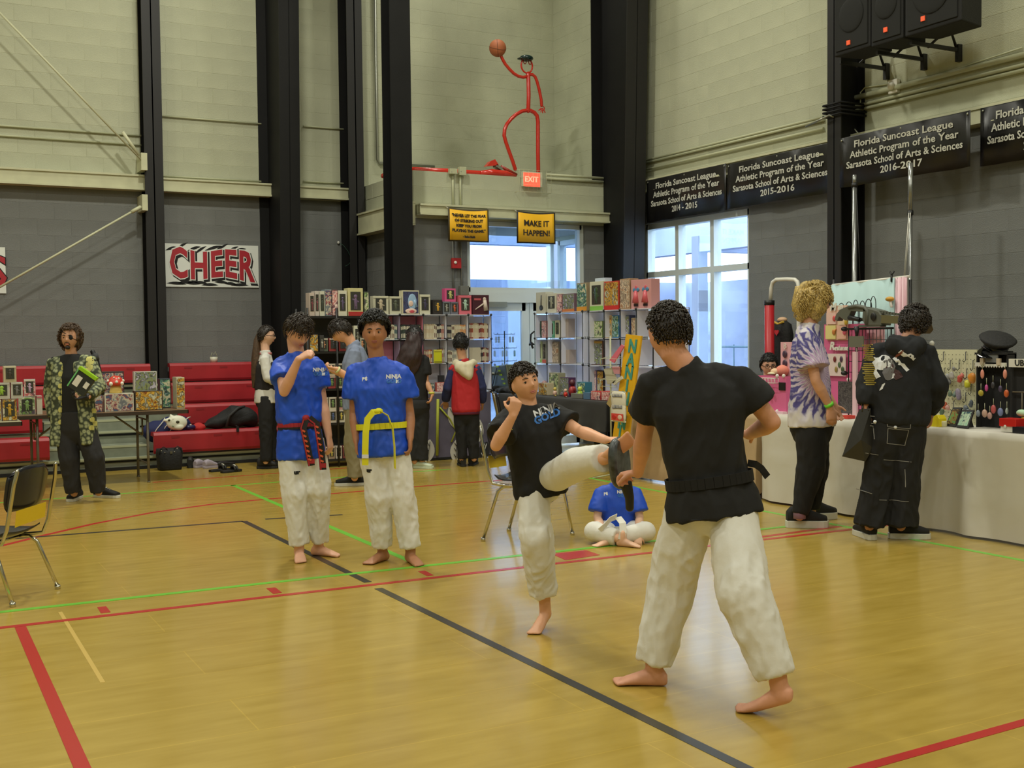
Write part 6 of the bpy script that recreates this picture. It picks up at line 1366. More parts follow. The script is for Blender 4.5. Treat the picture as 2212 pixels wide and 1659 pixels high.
def ybanner(x0,x1,y0_,y1_,lines,lab,bord):
    Y=YF-.2; a=PY(x0,y1_,Y); b2=PY(x1,y0_,Y); w_=b2.x-a.x; h=b2.z-a.z; xc=(a.x+b2.x)/2
    t=thing('yellow_banner',(xc,Y,a.z),lab,'banner','yellow motto banners'); 
    def sheet(nm,sx,sz,m,yo,dz=0):
        bm=BM(); n=16; prev=None
        for i in range(n+1):
            u=i/n-.5; x=xc+w_*sx*u; dy=.012*math.sin(u*7); sag=-.018*math.cos(math.pi*u)
            col=[bm.verts.new((x,Y+yo+dy*.3,a.z+h*(.5+sz*.5)+sag)),bm.verts.new((x,Y+yo+dy,a.z+h*.5+sag*.5)),bm.verts.new((x,Y+yo+dy*1.5,a.z+h*(.5-sz*.5))),bm.verts.new((x,Y+yo+dy*1.5+.003,a.z+h*(.5-sz*.5))),bm.verts.new((x,Y+yo+dy*.3+.003,a.z+h*(.5+sz*.5)+sag))]
            if prev:
                for j in range(5): f=bm.faces.new((prev[j],col[j],col[(j+1)%5],prev[(j+1)%5])); f.smooth=j<2
            else: bm.faces.new(col[::-1])
            prev=col
        bm.faces.new(prev); obj(nm,bm,m,t)
    sheet('border_cloth',1,1,bord,0); sheet('banner_cloth',.93,.91,M_yel,-.005)
    for txt,fz,sz in lines:
        vs,fs=text_mesh(txt,h*sz,.0008,bold=h*.006); bm=BM(); bv=[]
        for v in vs:
            u=v.x/w_; bv.append(bm.verts.new((xc+v.x,Y-.011+.012*math.sin(u*7)+v.z,a.z+h*fz+v.y-.012*math.cos(math.pi*u))))
        for f in fs:
            try: bm.faces.new([bv[i] for i in f])
            except ValueError: pass
        obj('lettering',bm,M_yink,t)['kind']='stuff'
    for dx in (-1,1): bm=BM(); tube(bm,[(xc+dx*w_*.49,Y,a.z+h*.98),(xc+dx*w_*.56,Y+.1,a.z+h*1.08)],.004,5); obj('tie_cord',bm,M_white,t)
ybanner(969,1055,452,521,(('"NEVER LET THE FEAR',.79,.115),('OF STRIKING OUT',.64,.115),('KEEP YOU FROM',.49,.115),('PLAYING THE GAME."',.34,.115),('- Babe Ruth',.17,.09)),'yellow banner about the fear of striking out',mat('dark olive border',(60,50,24),rough=.7))
ybanner(1117,1199,459,525,(('MAKE IT',.64,.25),('HAPPEN!',.34,.25)),'yellow banner reading MAKE IT HAPPEN over the doors',mat('black border',(28,26,24),rough=.7))
# CHEER banner and neighbour
def zebra(bm,x0,x1,z0,z1,Y,seed,m=0,rows=((.88,1),(.06,.9))):
    random.seed(seed)
    for zc,_ in rows:
        for i in range(8):
            u=.1+.8*i/8+random.uniform(-.03,.03); w_=(x1-x0)*random.uniform(.12,.22); h=(z1-z0)*.05
            p=V((x0+(x1-x0)*u,Y,z0+(z1-z0)*(zc+random.uniform(-.04,.05)))); sl=random.uniform(.2,.7) if zc>.5 else random.uniform(-.12,.12)
            q=[]
            for k_ in range(7): s=k_/6-.5; q.append(p+V((w_*s,0,w_*s*sl+h*math.sin(math.pi*(s+.5)))))
            for k_ in range(5,0,-1): s=k_/6-.5; q.append(p+V((w_*s,0,w_*s*sl-h*.4*math.sin(math.pi*(s+.5)))))
            prism(bm,q,(0,-.0015,0))
a=PY(355,619,YW-.03); b2=PY(558,531,YW-.03); xc=(a.x+b2.x)/2; zc=(a.z+b2.z)/2; W=b2.x-a.x; H=b2.z-a.z
t=thing('cheer_banner',(xc,YW-.03,a.z),'white zebra striped banner with red CHEER lettering','banner')
bm=BM(); boxmm(bm,(a.x,YW-.02,a.z),(b2.x,YW-.014,b2.z)); obj('vinyl_sheet',bm,mat('white vinyl',(222,226,220),rough=.4),t)
bm=BM(); zebra(bm,a.x,b2.x,a.z,b2.z,YW-.021,4); obj('zebra_stripes',bm,M_dark,t)['kind']='stuff'
ws=lambda x,y:(x*(1+.0),y*(1+.28*abs(x/(W*.5))**1.5)+.02*math.sin(x*9))
for nm,m,bold,off,y in (('letter_shadow',M_dark,.034,(.020,-.024),-.0215),('letter_outline',mat('white vinyl',(196,200,192)),.028,(0,0),-.0235),('letters',mat('banner red',(168,34,48),rough=.45),.015,(0,0),-.0255)):
    bm=BM(); vs,fs=text_mesh('CHEER',H*.84,.0007,bold=bold,spacing=1.12); xs_=[v.x for v in vs]; k=W*.93/(max(xs_)-min(xs_)) if nm!='letters' else W*.90/(max(xs_)-min(xs_)); bv=[]
    for v in vs:
        x,yy=ws(v.x*k,v.y*1.0); bv.append(bm.verts.new((xc+x+off[0],YW+y+v.z,zc+yy+off[1])))
    for f in fs:
        try: bm.faces.new([bv[i] for i in f])
        except ValueError: pass
    obj(nm,bm,m,t)['kind']='stuff'
a=PY(-190,632,YW-.03); b2=PY(11,534,YW-.03); t=thing('zebra_banner',((a.x+b2.x)/2,YW-.03,a.z),'white banner with red lettering cut off by the left picture edge','banner')
bm=BM(); boxmm(bm,(a.x,YW-.02,a.z),(b2.x,YW-.014,b2.z)); obj('vinyl_sheet',bm,mat('white vinyl',(196,200,192)),t)
bm=BM(); zebra(bm,a.x,b2.x,a.z,b2.z,YW-.021,9); obj('zebra_stripes',bm,M_dark,t)['kind']='stuff'
for nm,m,bold,off in (('letter_shadow',M_dark,.02,-.0215),('letters',mat('banner red',(168,34,48)),.008,-.0235)):
    bm=BM(); put_text(bm,'S',(b2.z-a.z)*.9,V((b2.x-.1,YW+off,(a.z+b2.z)/2-.03)),(1,0,0),(0,0,1),.0014,bold=bold); obj(nm,bm,m,t)
# small hook and cord on the back wall
t=thing('wall_hook',PY(731,524,YW-.02),'small white wall hook with a thin dangling cord','hook'); p=PY(731,524,YW-.02); bm=BM(); ell(bm,p,.018,.018,.022); obj('hook_plate',bm,M_white,t)
bm=BM(); tube(bm,[p]+[PY(x,y,YW-.06) for x,y in ((742,530),(752,543),(758,558),(758,565),(752,572),(745,575))],.003,5); obj('cord',bm,mat('green cord',(50,90,70),rough=.6),t)
# ================================================================ SCULPTURE ON THE LEDGE
M_rt=mat('glossy red tube',(196,44,30),rough=.22,coat=.4); YS=14.0
sp=lambda x,y,d=0: PY(x,y,YS+d)
t=thing('ball_player_sculpture',sp(1145,372),'tall red bent tube figure holding a basketball on the ledge','sculpture'); t.location.z=ZL
zl=ZL
def stube(nm,pts,r,n=10,d=0): bm=BM(); P=[sp(x,y,d) for x,y in pts]; tube(bm,P,r,n,'round'); return obj(nm,bm,M_rt,t)
pl_=[(1163,372),(1162,330),(1162,290),(1162,262),(1160,250),(1154,243),(1146,239),(1138,238)]
P=[sp(x,y) for x,y in pl_]; P[0].z=zl; bm=BM(); tube(bm,P,.028,12,'round'); obj('standing_leg',bm,M_rt,t)
stube('bent_leg',[(1142,238),(1128,240),(1115,247),(1104,257),(1095,268),(1090,280),(1089,293),(1093,308),(1100,328),(1108,350),(1113,366)],.026,12)
stube('torso',[(1141,240),(1142,205),(1141,160)],.028,12)
stube('raised_arm',[(1141,165),(1130,167),(1120,165),(1110,159),(1100,149),(1091,138),(1085,127),(1081,118)],.022)
stube('lowered_arm',[(1141,161),(1150,161),(1156,166),(1160,176),(1165,195),(1169,215),(1170,228)],.022)
c=sp(1138,142); bm=BM(); tube(bm,[c+V((.088*math.cos(a_),0,.1*math.sin(a_))) for a_ in [2*math.pi*i/24 for i in range(25)]],.012,8); tube(bm,[sp(1141,155),sp(1141,165)],.016,8); obj('head_ring',bm,M_rt,t)
for dx in (-.035,.045): bm=BM(); q=c+V((dx,-.01,.055)); tube(bm,[q+V((.022*math.cos(a_),0,.035*math.sin(a_))) for a_ in [2*math.pi*i/12 for i in range(13)]],.007,6); obj('eye_ring',bm,mat('dark red tube',(150,50,36),rough=.3),t)
bm=BM(); ell(bm,sp(1137,126),.10,.09,.045); ell(bm,sp(1128,127,-.03),.07,.07,.014); obj('cap',bm,mat('dark green cap',(22,44,42),rough=.25),t)
h=sp(1172,234); 
for k_,(dx,dz) in enumerate(((-.03,-.05),(-.06,-.03),(.0,-.06),(.04,-.055))): bm=BM(); tube(bm,[h,h+V((dx*.6,0,dz*.5)),h+V((dx,0,dz))],.008,6,'round'); obj('finger',bm,M_rt,t)
bm=BM(); tube(bm,[h+V((.03*math.cos(a_),0,.028*math.sin(a_))) for a_ in [2*math.pi*i/12 for i in range(13)]],.007,6); obj('hand_ring',bm,M_rt,t)
bm=BM(); ell(bm,sp(1075,104),.117,.117,.117,I3,24,16); bl=obj('basketball',bm,mat('basketball rubber',(170,98,60),rough=.6,bump=.2,bscale=200),t)
cb=sp(1075,104)
for ax in (Matrix.Rotation(.4,3,'X'),Matrix.Rotation(1.5,3,'Y')@Matrix.Rotation(.5,3,'X')):
    bm=BM(); tube(bm,[cb+ax@V((.1172*math.cos(a_),.1172*math.sin(a_),0)) for a_ in [2*math.pi*i/28 for i in range(29)]],.0022,5); obj('seam',bm,M_dark,bl)
bm=BM(); boxmm(bm,(sp(1163,372).x-.08,YS-.08,zl),(sp(1163,372).x+.08,YS+.08,zl+.012)); boxmm(bm,(sp(1113,372).x-.09,YS-.08,zl),(sp(1113,372).x+.06,YS+.08,zl+.012)); obj('base_plates',bm,M_rt,t)['kind']='stuff'
# second sculpture lying on the ledge
t=thing('lying_red_sculpture',(6.9,13.9,ZL),'long red pipe sculpture lying along the ledge with a flat red body','sculpture')
Yl=13.80; q=lambda x,y,d=0: PY(x,y,Yl+d)
bm=BM(); P=[V((XV+.0,Yl+.15,ZL+.045)),V((q(900,362).x,Yl+.05,ZL+.04)),V((q(960,360).x,Yl,ZL+.04)),V((q(1060,360).x,Yl,ZL+.04))]; tube(bm,P,.035,12,'round'); obj('long_pipe',bm,M_rt,t)
bm=BM(); loft(bm,[(V((q(1035,365).x,Yl,ZL+.04)),V((0,1,0)),V((0,0,1)),.05,.03),(V((q(1060,365).x,Yl,ZL+.055)),V((0,1,0)),V((0,0,1)),.09,.05),(V((q(1090,365).x,Yl,ZL+.05)),V((0,1,0)),V((0,0,1)),.09,.048),(V((q(1112,366).x,Yl,ZL+.03)),V((0,1,0)),V((0,0,1)),.05,.025)]); obj('flat_body',bm,M_rt,t)
bm=BM(); prism(bm,[V((q(x,y).x,Yl-.05,q(x,y).z)) for x,y in ((1048,360),(1057,349),(1066,345),(1074,358))],(0,.1,0)); obj('red_fin',bm,M_rt,t)
bm=BM(); box(bm,V((q(1075,352).x,Yl,ZL+.13)),(.1,.1,.035),Matrix.Rotation(.5,3,'Y')); obj('silver_plate',bm,M_condm,t)
bm=BM(); tube(bm,[V((q(1082,349).x,Yl,ZL+.15)),V((q(1116,367).x,Yl,ZL+.05))],.022,8); obj('dark_strut',bm,mat('dark red tube',(110,40,30)),t)
t=thing('short_red_pipe',(XV+.05,14.6,ZL),'short end of a red pipe showing left of the black column above the ledge','pipe'); bm=BM(); a=PX(826,380,XV+.03); tube(bm,[PY(828,380,14.55),PY(846,371,14.3)],.035,12,'round'); obj('pipe',bm,M_rt,t)
# ================================================================ PEOPLE
def skin(name, rgb): return mat('skin '+name, rgb, rough=.5, var=.05, vscale=9, spec=.4)
M_hairs = {k: mat('hair '+k, c, rough=.45, var=.35, vscale=60, stretch=(3,3,.6)) for k,c in dict(brown=(44,34,26),black=(20,18,18),dark=(34,26,20),blond=(166,142,82),auburn=(40,22,22),lbrown=(70,52,36)).items()}
M_eye = mat('eye white',(214,210,200),rough=.3); M_iris = mat('iris',(34,24,18),rough=.2); M_lip = mat('lips',(186,116,102),rough=.5)
def finalize(name, bm, m, parent, vox, smooth=2, wr=(), aniso=(1,1,1), seed=1.0, fold=False, zf=None):
    o = obj(name, bm, m, parent, fixn=False); md = o.modifiers.new('r','REMESH'); md.mode='VOXEL'; md.voxel_size=vox; md.use_smooth_shade=True
    apply_mods(o); bm = BM(); bm.from_mesh(o.data)
    for _ in range(smooth): bmesh.ops.smooth_vert(bm, verts=bm.verts[:], factor=.5, use_axis_x=True, use_axis_y=True, use_axis_z=True)
    for i,(a,sc) in enumerate(wr): (folds(bm, a, sc, seed+i*3.3, (aniso[0],aniso[1],aniso[2]*(.45 if i==0 else .8)), zf) if fold else lump(bm, a, sc, seed+i*3.3, aniso))
    for f in bm.faces: f.smooth = True
    bm.to_mesh(o.data); bm.free(); 
    if not o.data.materials: o.data.materials.append(m)
    return o
def head_geo(bm, c, M, s, nu=44, nv=34):
    top=None; rings=[]
    def pos(d):
        x,y,z = d.x*.077,d.y*.097,d.z*.118
        if d.z<0: q=-d.z; x*=1-.26*q**1.6; y = y*(1-.10*q) if d.y>0 else y*(1-.30*q)
        if d.y>0:
            g=lambda a,b,sx,sz: math.exp(-((x-a)/sx)**2-((z-b)/sz)**2)
            y += .023*g(0,-.026,.012,.014)+.014*g(0,-.008,.009,.02)+.004*g(0,.028,.045,.012)-.010*(g(.031,.006,.016,.012)+g(-.031,.006,.016,.012))+.006*g(0,-.058,.024,.011)-.003*g(0,-.075,.03,.006)+.008*g(0,-.098,.022,.016)+.003*(g(.045,-.03,.02,.02)+g(-.045,-.03,.02,.02))
        return V(c)+M@V((x,y,z))*s
    for i in range(1,nv):
        ph=math.pi*i/nv; rings.append([bm.verts.new(pos(V((math.sin(ph)*math.cos(2*math.pi*j/nu),math.sin(ph)*math.sin(2*math.pi*j/nu),math.cos(ph))))) for j in range(nu)])
    t=bm.verts.new(pos(V((0,0,1)))); b=bm.verts.new(pos(V((0,0,-1))))
    for j in range(nu):
        bm.faces.new((t,rings[0][j],rings[0][(j+1)%nu])); bm.faces.new((b,rings[-1][(j+1)%nu],rings[-1][j]))
        for i in range(len(rings)-1): bm.faces.new((rings[i][j],rings[i+1][j],rings[i+1][(j+1)%nu],rings[i][(j+1)%nu]))
    for e in (-1,1): ell(bm, V(c)+M@V((e*.076,-.008,-.008))*s, .010*s,.019*s,.031*s, M@RZ(e*.35), 12, 8)
def hand_geo(bm, w, d, pn, s, curl=.5, side=1, spread=1.0, thumb=1.0):
    """w wrist, d direction of the hand, pn palm normal, side=+1 thumb towards d x pn"""
    d=V(d).normalized(); pn=V(pn); pn=(pn-d*pn.dot(d)).normalized(); ts=d.cross(pn)*side; w=V(w)
    M=Matrix((ts,d,pn)).transposed()
    loft(bm,[(w-d*.01*s,ts,pn,.024*s,.017*s),(w+d*.025*s,ts,pn,.034*s,.016*s),(w+d*.06*s,ts,pn,.041*s,.0145*s),(w+d*.088*s,ts,pn,.040*s,.011*s)],16,2.4)
    for i,(L,off) in enumerate(((.070,.030),(.079,.0105),(.073,-.0095),(.056,-.029))):
        p=w+d*(.078-.004*abs(i-1))*s+ts*off*s; a=.15+curl*.35; r=.0092*s if s>.9 else .0088*s; pts=[p-d*.02*s,p]; 
        for k,f in enumerate((.45,.32,.25)):
            fd=(d*math.cos(a)+pn*math.sin(a)+ts*(off*2.2*spread)*(1 if k==0 else .3)).normalized(); pts.append(pts[-1]+fd*L*f*s); a+=curl*(.9+.1*i)
        tube(bm,pts,[r*1.05,r*1.05,r,r*.95,r*.85],8,'round')
    b=w+d*.028*s+ts*.026*s; td=(d*.62+ts*.75*thumb+pn*(.25+.4*curl)).normalized(); p1=b+td*.038*s; t2=(td+d*.5+pn*curl*.5-ts*.3*curl).normalized(); tube(bm,[w+d*.012*s+ts*.01*s,b,p1,p1+t2*.03*s],[.013*s,.0125*s,.0105*s,.009*s],8,'round')
def foot_geo(bm, an, d, s, lift=0.0, flat=None):
    """bare foot under ankle an, toes towards d; flat = heel height"""
    d=V((d[0],d[1],0)).normalized(); r=V((d.y,-d.x,0)); base=V((an[0],an[1],0)); L=s
    def pt(x,y,z):
        h=lift*max(0,(.1-x))/.16; return base+d*x*L+r*y*L+V((0,0,z*L+h))
    loft(bm,[(pt(-.058,0,.028),r,V((0,0,1)),.018*L,.02*L),(pt(-.045,0,.034),r,V((0,0,1)),.029*L,.033*L),(pt(-.01,0,.04),r,V((0,0,1)),.031*L,.04*L),(pt(.03,0,.036),r,V((0,0,1)),.033*L,.036*L),(pt(.08,0,.026),r,V((0,0,1)),.040*L,.025*L),(pt(.12,0,.018),r,V((0,0,1)),.043*L,.017*L),(pt(.14,0,.014),r,V((0,0,1)),.038*L,.012*L)],20,2.2)
    tube(bm,[V(an)+V((0,0,.03*s)),V(an)-V((0,0,.0)),pt(-.012,0,.045)],[.036*s,.037*s,.037*s],14,'round')
    for i,(o_,l,rr) in enumerate(((.030,.036,.0125),(.010,.036,.0098),(-.007,.031,.0092),(-.022,.025,.0088),(-.035,.018,.0084))):
        tube(bm,[pt(.122,o_,.014),pt(.132+l*.4,o_,.013),pt(.132+l,o_*1.02,.0095)],[rr*L,rr*L,rr*.92*L],8,'round')
class Fig: pass
def lerp(a,b,t): return a+(b-a)*t
def make_body(t, J, s, m, vox, hands=None, feet=None, build=1.0, neck_r=.056):
    """one continuous skin mesh"""
    bm=BM(); hc=(J['hipL']+J['hipR'])/2; sc=(J['shL']+J['shR'])/2
    F=Fig(); F.hc,F.sc=hc,sc; F.s=s; F.J=J
    sr=(J['shR']-J['shL']).normalized(); hr=(J['hipR']-J['hipL']).normalized(); u=(sc-hc).normalized()
    F.sr,F.hr,F.u=sr,hr,u
    def sec(tt,rx,ry,fo=0.0):
        r=lerp(hr,sr,min(1,max(0,tt))).normalized(); r=(r-u*r.dot(u)).normalized(); f=u.cross(r)*-1.0 if False else r.cross(u)*-1.0
        f=u.cross(r); return (lerp(hc,sc,tt)+f*fo*s, r, f, rx*s*build, ry*s*build)
    F.sec=sec
    loft(bm,[sec(-.2,.10,.08),sec(-.05,.150,.1),sec(.15,.146,.1),sec(.42,.126,.09),sec(.7,.148,.105),sec(.9,.155,.09),sec(1.02,.12,.065),sec(1.12,.05,.045)],26)
    hd=J['head']; M=F.M=J['hM']; nb=hd-M@V((0,.022,.085))*s
    tube(bm,[sc-u*.03*s,lerp(sc,nb,.5),nb,nb+M@V((0,0,.05))*s],[neck_r*1.15*s,neck_r*s,neck_r*s,neck_r*s],16)
    head_geo(bm,hd,M,s)
    for q in 'LR': tube(bm,[lerp(sc,nb,.6),lerp(sc,J['sh'+q],.40)+u*.004*s,lerp(sc,J['sh'+q],.75)-u*.01*s],[.042*s,.036*s,.030*s],12,'round')
    for q in 'LR':
        sh,el_,wr=J['sh'+q],J['el'+q],J['wr'+q]
        tube(bm,[lerp(sh,sc,.3),sh,lerp(sh,el_,.35),el_],[.042*s,.044*s,.043*s*build,.037*s],14,'round')
        tube(bm,[el_,lerp(el_,wr,.3),lerp(el_,wr,.8),wr],[.037*s,.041*s*build,.029*s,.0255*s],14,'round')
        hp,kn,an=J['hip'+q],J['kn'+q],J['an'+q]
        tube(bm,[hp,lerp(hp,kn,.4),kn],[.088*s*build,.076*s*build,.054*s],16,'round'); tube(bm,[kn,lerp(kn,an,.3),an],[.053*s,.054*s,.036*s],16,'round')
        h=(hands or {}).get(q)
        if h: hand_geo(bm,wr,h[0],h[1],s*(h[4] if len(h)>4 else 1),h[2],h[3])
        f=(feet or {}).get(q)
        if f: foot_geo(bm,an,f[0],s*1.0,f[1] if len(f)>1 else 0)
    F.o=finalize('body',bm,m,t,vox,1)
    return F
def face_parts(t, F, eyes=True, brow='brown', lip=None, look=(0,0), patch=None):
    M,c,s=F.M,F.J['head'],F.s; P=lambda x,y,z: c+M@V((x,y,z))*s
    for e in (-1,1):
        if patch==e: continue
        bm=BM(); ell(bm,P(e*.031,.073,.006),.0135*s,.0125*s,.0075*s,M,12,8); ey=obj('eye',bm,M_eye,t); bm=BM(); ell(bm,P(e*.031+look[0]*.004,.0835,.005+look[1]*.003),.0074*s,.003*s,.0074*s,M,10,6); obj('iris',bm,M_iris,ey)
        bm=BM(); tube(bm,[P(e*.016,.086,.0115),P(e*.031,.087,.0150),P(e*.046,.079,.0105)],.0028*s,6,'round'); obj('eyelid',bm,F.o.data.materials[0],ey)
    for e in (-1,1):
        bm=BM(); tube(bm,[P(e*.014,.092,.025),P(e*.030,.092,.031),P(e*.048,.082,.026)],[.0035*s,.004*s,.002*s],6,'round'); obj('eyebrow',bm,M_hairs[brow],t)
    bm=BM(); ell(bm,P(0,.0865,-.0555),.021*s,.0065*s,.0045*s,M,14,8); ell(bm,P(0,.0855,-.0635),.018*s,.0065*s,.0055*s,M,14,8); obj('lips',bm,lip or M_lip,t)['kind']='stuff'
def hair_cap(t, F, m, hz=(.45,.05,-.5), size=(1,1,1), off=(0,0,0), lumps=((.006,30),), seed=1, strands=160, slen=.04, sr=.0035, curl=0.0, name='hair', drop=0.6, part=None):
    """hair shell; hz = (front, side, back) lower edges in head-sphere z"""
    M,c,s=F.M,F.J['head'],F.s; rng=random.Random(seed)
    def edge(d):
        y=d.y
        if y>.45: return hz[0]
        if y>.05: k=(y-.05)/.4; return hz[1]*(1-k)+hz[0]*k
        if y>-.35: k=(y+.35)/.4; return hz[2]*(1-k)+hz[1]*k
        return hz[2]
    R=(.084*size[0],.105*size[1],.124*size[2]); C=V((off[0],off[1]-.004,off[2]+.004))
    def P(d,k=1.0): return c+M@(C+V((d.x*R[0]*k,d.y*R[1]*k,d.z*R[2]*k)))*s
    bm=BM()
    def fn(d): 
        e=edge(d); x=(d.z-e)/.12; x=max(0,min(1,x+.5)); return .74+.26*x*x*(3-2*x)
    ell(bm,c+M@C*s,R[0]*s,R[1]*s,R[2]*s,M,52,40,fn=fn)
    for a,sc_ in lumps: lump(bm,a*s,sc_,seed)
    n=0
    while n<strands:
        d=V((rng.gauss(0,1),rng.gauss(0,1),rng.gauss(0,1))).normalized()
        if d.z<edge(d)-.02: continue
        n+=1; p=P(d,.97); out=(p-(c+M@C*s)).normalized(); dn=-V(M.col[2]); tg=(dn-out*dn.dot(out)); 
        if d.z>.5: tg=M@V((rng.uniform(-1,1),rng.uniform(-.2,1),0)); tg=tg-out*tg.dot(out)
        if tg.length<.05: tg=out.orthogonal()
        tg.normalize(); b=out.cross(tg); L=slen*s*rng.uniform(.7,1.3); pts=[]
        for k in range(5 if not curl else 9):
            u=k/(4 if not curl else 8); q=p+tg*L*u*drop+out*(.006*math.sin(math.pi*u)+.004)*s
            if curl: q=q+b*curl*s*math.sin(u*9+n)+out*curl*s*math.cos(u*9+n)
            else: q=q+b*rng.uniform(-.002,.002)
            pts.append(q)
        K=len(pts); tube(bm,pts,[sr*s*(1-.7*(i/(K-1))**2) for i in range(K)],5)
    for f in bm.faces: f.smooth=True
    o=obj(name,bm,m,t,fixn=False); return o
def shirt(t, F, m, secs, sleeve=.6, sr=(.072,.075), name='shirt', vox=.010, wr=((.006,9),(.002,26)), seed=1, yoke=.058, extra=None, forearm=0, fr=(.06,.05), neckdrop=.0, aniso=(1,1,.7)):
    bm=BM(); s=F.s
    loft(bm,[F.sec(*q) for q in secs],30,2.4)
    J=F.J
    nb=F.J['head']-F.M@V((0,.022,.085))*s
    tube(bm,[lerp(J['shL'],F.sc,.05),lerp(J['shL'],F.sc,.55)+F.u*.014*s,F.sc+F.u*.012*s,lerp(J['shR'],F.sc,.55)+F.u*.014*s,lerp(J['shR'],F.sc,.05)],[yoke*.93*s,yoke*s,(yoke+.006)*s,yoke*s,yoke*.93*s],16,'round')
    if yoke>.05: tube(bm,[F.sc,lerp(F.sc,nb,.52)],[.085*s,.070*s],18,'flat')
    for q in 'LR':
        sh,el_,wr_=J['sh'+q],J['el'+q],J['wr'+q]
        if sleeve>0:
            end=lerp(sh,el_,min(1,sleeve)); tube(bm,[lerp(sh,F.sc,.25),sh,lerp(sh,end,.5),end],[yoke*.95*s,min(sr[0],.062)*s,lerp(min(sr[0],.064),sr[1],.6)*s,sr[1]*.97*s],18,'flat')
        if forearm>0:
            ell(bm,el_,sr[1]*s,sr[1]*s,sr[1]*s); e2=lerp(el_,wr_,forearm); tube(bm,[el_,lerp(el_,e2,.6),e2],[fr[0]*s,fr[0]*s,fr[1]*s],16,'flat')
    if extra: extra(bm)
    return finalize(name,bm,m,t,vox,2,wr,aniso,seed,True)
def pants(t, F, m, r=(.115,.1,.085,.08), top=.12, trx=(.17,.125), name='trousers', vox=.010, hem=.93, wr=((.010,7),(.005,20)), seed=2, aniso=(1,1,.6), extra=None, hemr=None):
    bm=BM(); s=F.s; J=F.J
    loft(bm,[F.sec(-.27,trx[0]*.62,trx[1]*.62),F.sec(-.18,trx[0]*.8,trx[1]*.85),F.sec(-.06,trx[0],trx[1]),F.sec(.05,trx[0]*.98,trx[1]),F.sec(top,trx[0]*.9,trx[1]*.93)],26)
    for q in 'LR':
        hp,kn,an=J['hip'+q],J['kn'+q],J['an'+q]; e=lerp(kn,an,hem)
        hh=(hemr or {}).get(q,r[3])
        tube(bm,[lerp(hp,F.hc,.1)+F.u*.03*s,lerp(hp,kn,.35),lerp(hp,kn,.75),kn,lerp(kn,e,.5),lerp(kn,e,.85),e],[r[0]*s,r[0]*s,lerp(r[0],r[1],.6)*s,r[1]*s,r[2]*s,lerp(r[2],hh,.7)*s,hh*s],20,'flat')
        ell(bm,kn,r[1]*s,r[1]*s,r[1]*s)
    if extra: extra(bm)
    return finalize(name,bm,m,t,vox,2,wr,aniso,seed,True,F.hc.z-.02)
def bvh_of(o):
    off=world_loc(o); vs=[v.co+off for v in o.data.vertices]; return BVHTree.FromPolygons(vs,[tuple(p.vertices) for p in o.data.polygons])
def decal(name, o, vs, fs, org, r, u, m, lift=.002, off=.35):
    """lay flat artwork (verts in metres around org) on the surface of o, cast along -(r x u)"""
    r,u=V(r).normalized(),V(u); u=(u-r*u.dot(r)).normalized(); n=r.cross(u); bt=bvh_of(o); bm=BM(); bv=[]
    for v in vs:
        p=org+r*v[0]+u*v[1]; h=bt.ray_cast(p+n*off,-n,off*2.5); q=h[0]+h[1]*lift if h[0] is not None else None; bv.append((p,q))
    good=[q for p,q in bv if q is not None]
    if not good: bm.free(); return None
    av=sum(((p-q).dot(n) for p,q in bv if q is not None))/len(good)
    bv=[bm.verts.new(q if q is not None else p-n*av+n*lift) for p,q in bv]
    for f in fs:
        try: bm.faces.new([bv[i] for i in f])
        except ValueError: pass
    k=obj(name,bm,m,o,fixn=False); k['kind']='stuff'; return k
def grid_rect(x0,x1,y0,y1,n=4,mm=4):
    vs=[(x0+(x1-x0)*i/n,y0+(y1-y0)*j/mm) for j in range(mm+1) for i in range(n+1)]; fs=[(j*(n+1)+i,j*(n+1)+i+1,(j+1)*(n+1)+i+1,(j+1)*(n+1)+i) for j in range(mm) for i in range(n)]
    return vs,fs
def txt2(txt,size,**k): vs,fs=text_mesh(txt,size,0,**k); return [(v.x,v.y) for v in vs],fs
def person(loc,label): return thing('person',V((loc[0],loc[1],0)),label,'person')
def HM(f,up=(0,0,1),tilt=0,roll=0):
    f=V(f).normalized(); M=frame(f,up)
    if tilt: M=M@Matrix.Rotation(tilt,3,'X')     # + looks up
    if roll: M=M@Matrix.Rotation(roll,3,'Y')
    return M
def belt(t,F,m,tt,rx,ry,w=.04,name='belt'):
    bm=BM(); c,r,f,a,b=F.sec(tt,rx,ry); n=40; s=F.s
    ring=[c+r*a*math.copysign(abs(math.cos(2*math.pi*i/n))**(2/2.3),math.cos(2*math.pi*i/n))+f*b*math.copysign(abs(math.sin(2*math.pi*i/n))**(2/2.3),math.sin(2*math.pi*i/n)) for i in range(n)]
    u=F.u
    for i in range(n):
        p,q=ring[i],ring[(i+1)%n]; out=((p+q)/2-c).normalized()*.006
        a1=[bm.verts.new(x) for x in (p-u*w/2,q-u*w/2,q+u*w/2,p+u*w/2)]; b1=[bm.verts.new(x) for x in (p-u*w/2+out,q-u*w/2+out,q+u*w/2+out,p+u*w/2+out)]
        bm.faces.new(b1); bm.faces.new(a1[::-1])
        bm.faces.new((a1[0],a1[1],b1[1],b1[0])); bm.faces.new((a1[3],b1[3],b1[2],a1[2]))
    return obj(name,bm,m,t)
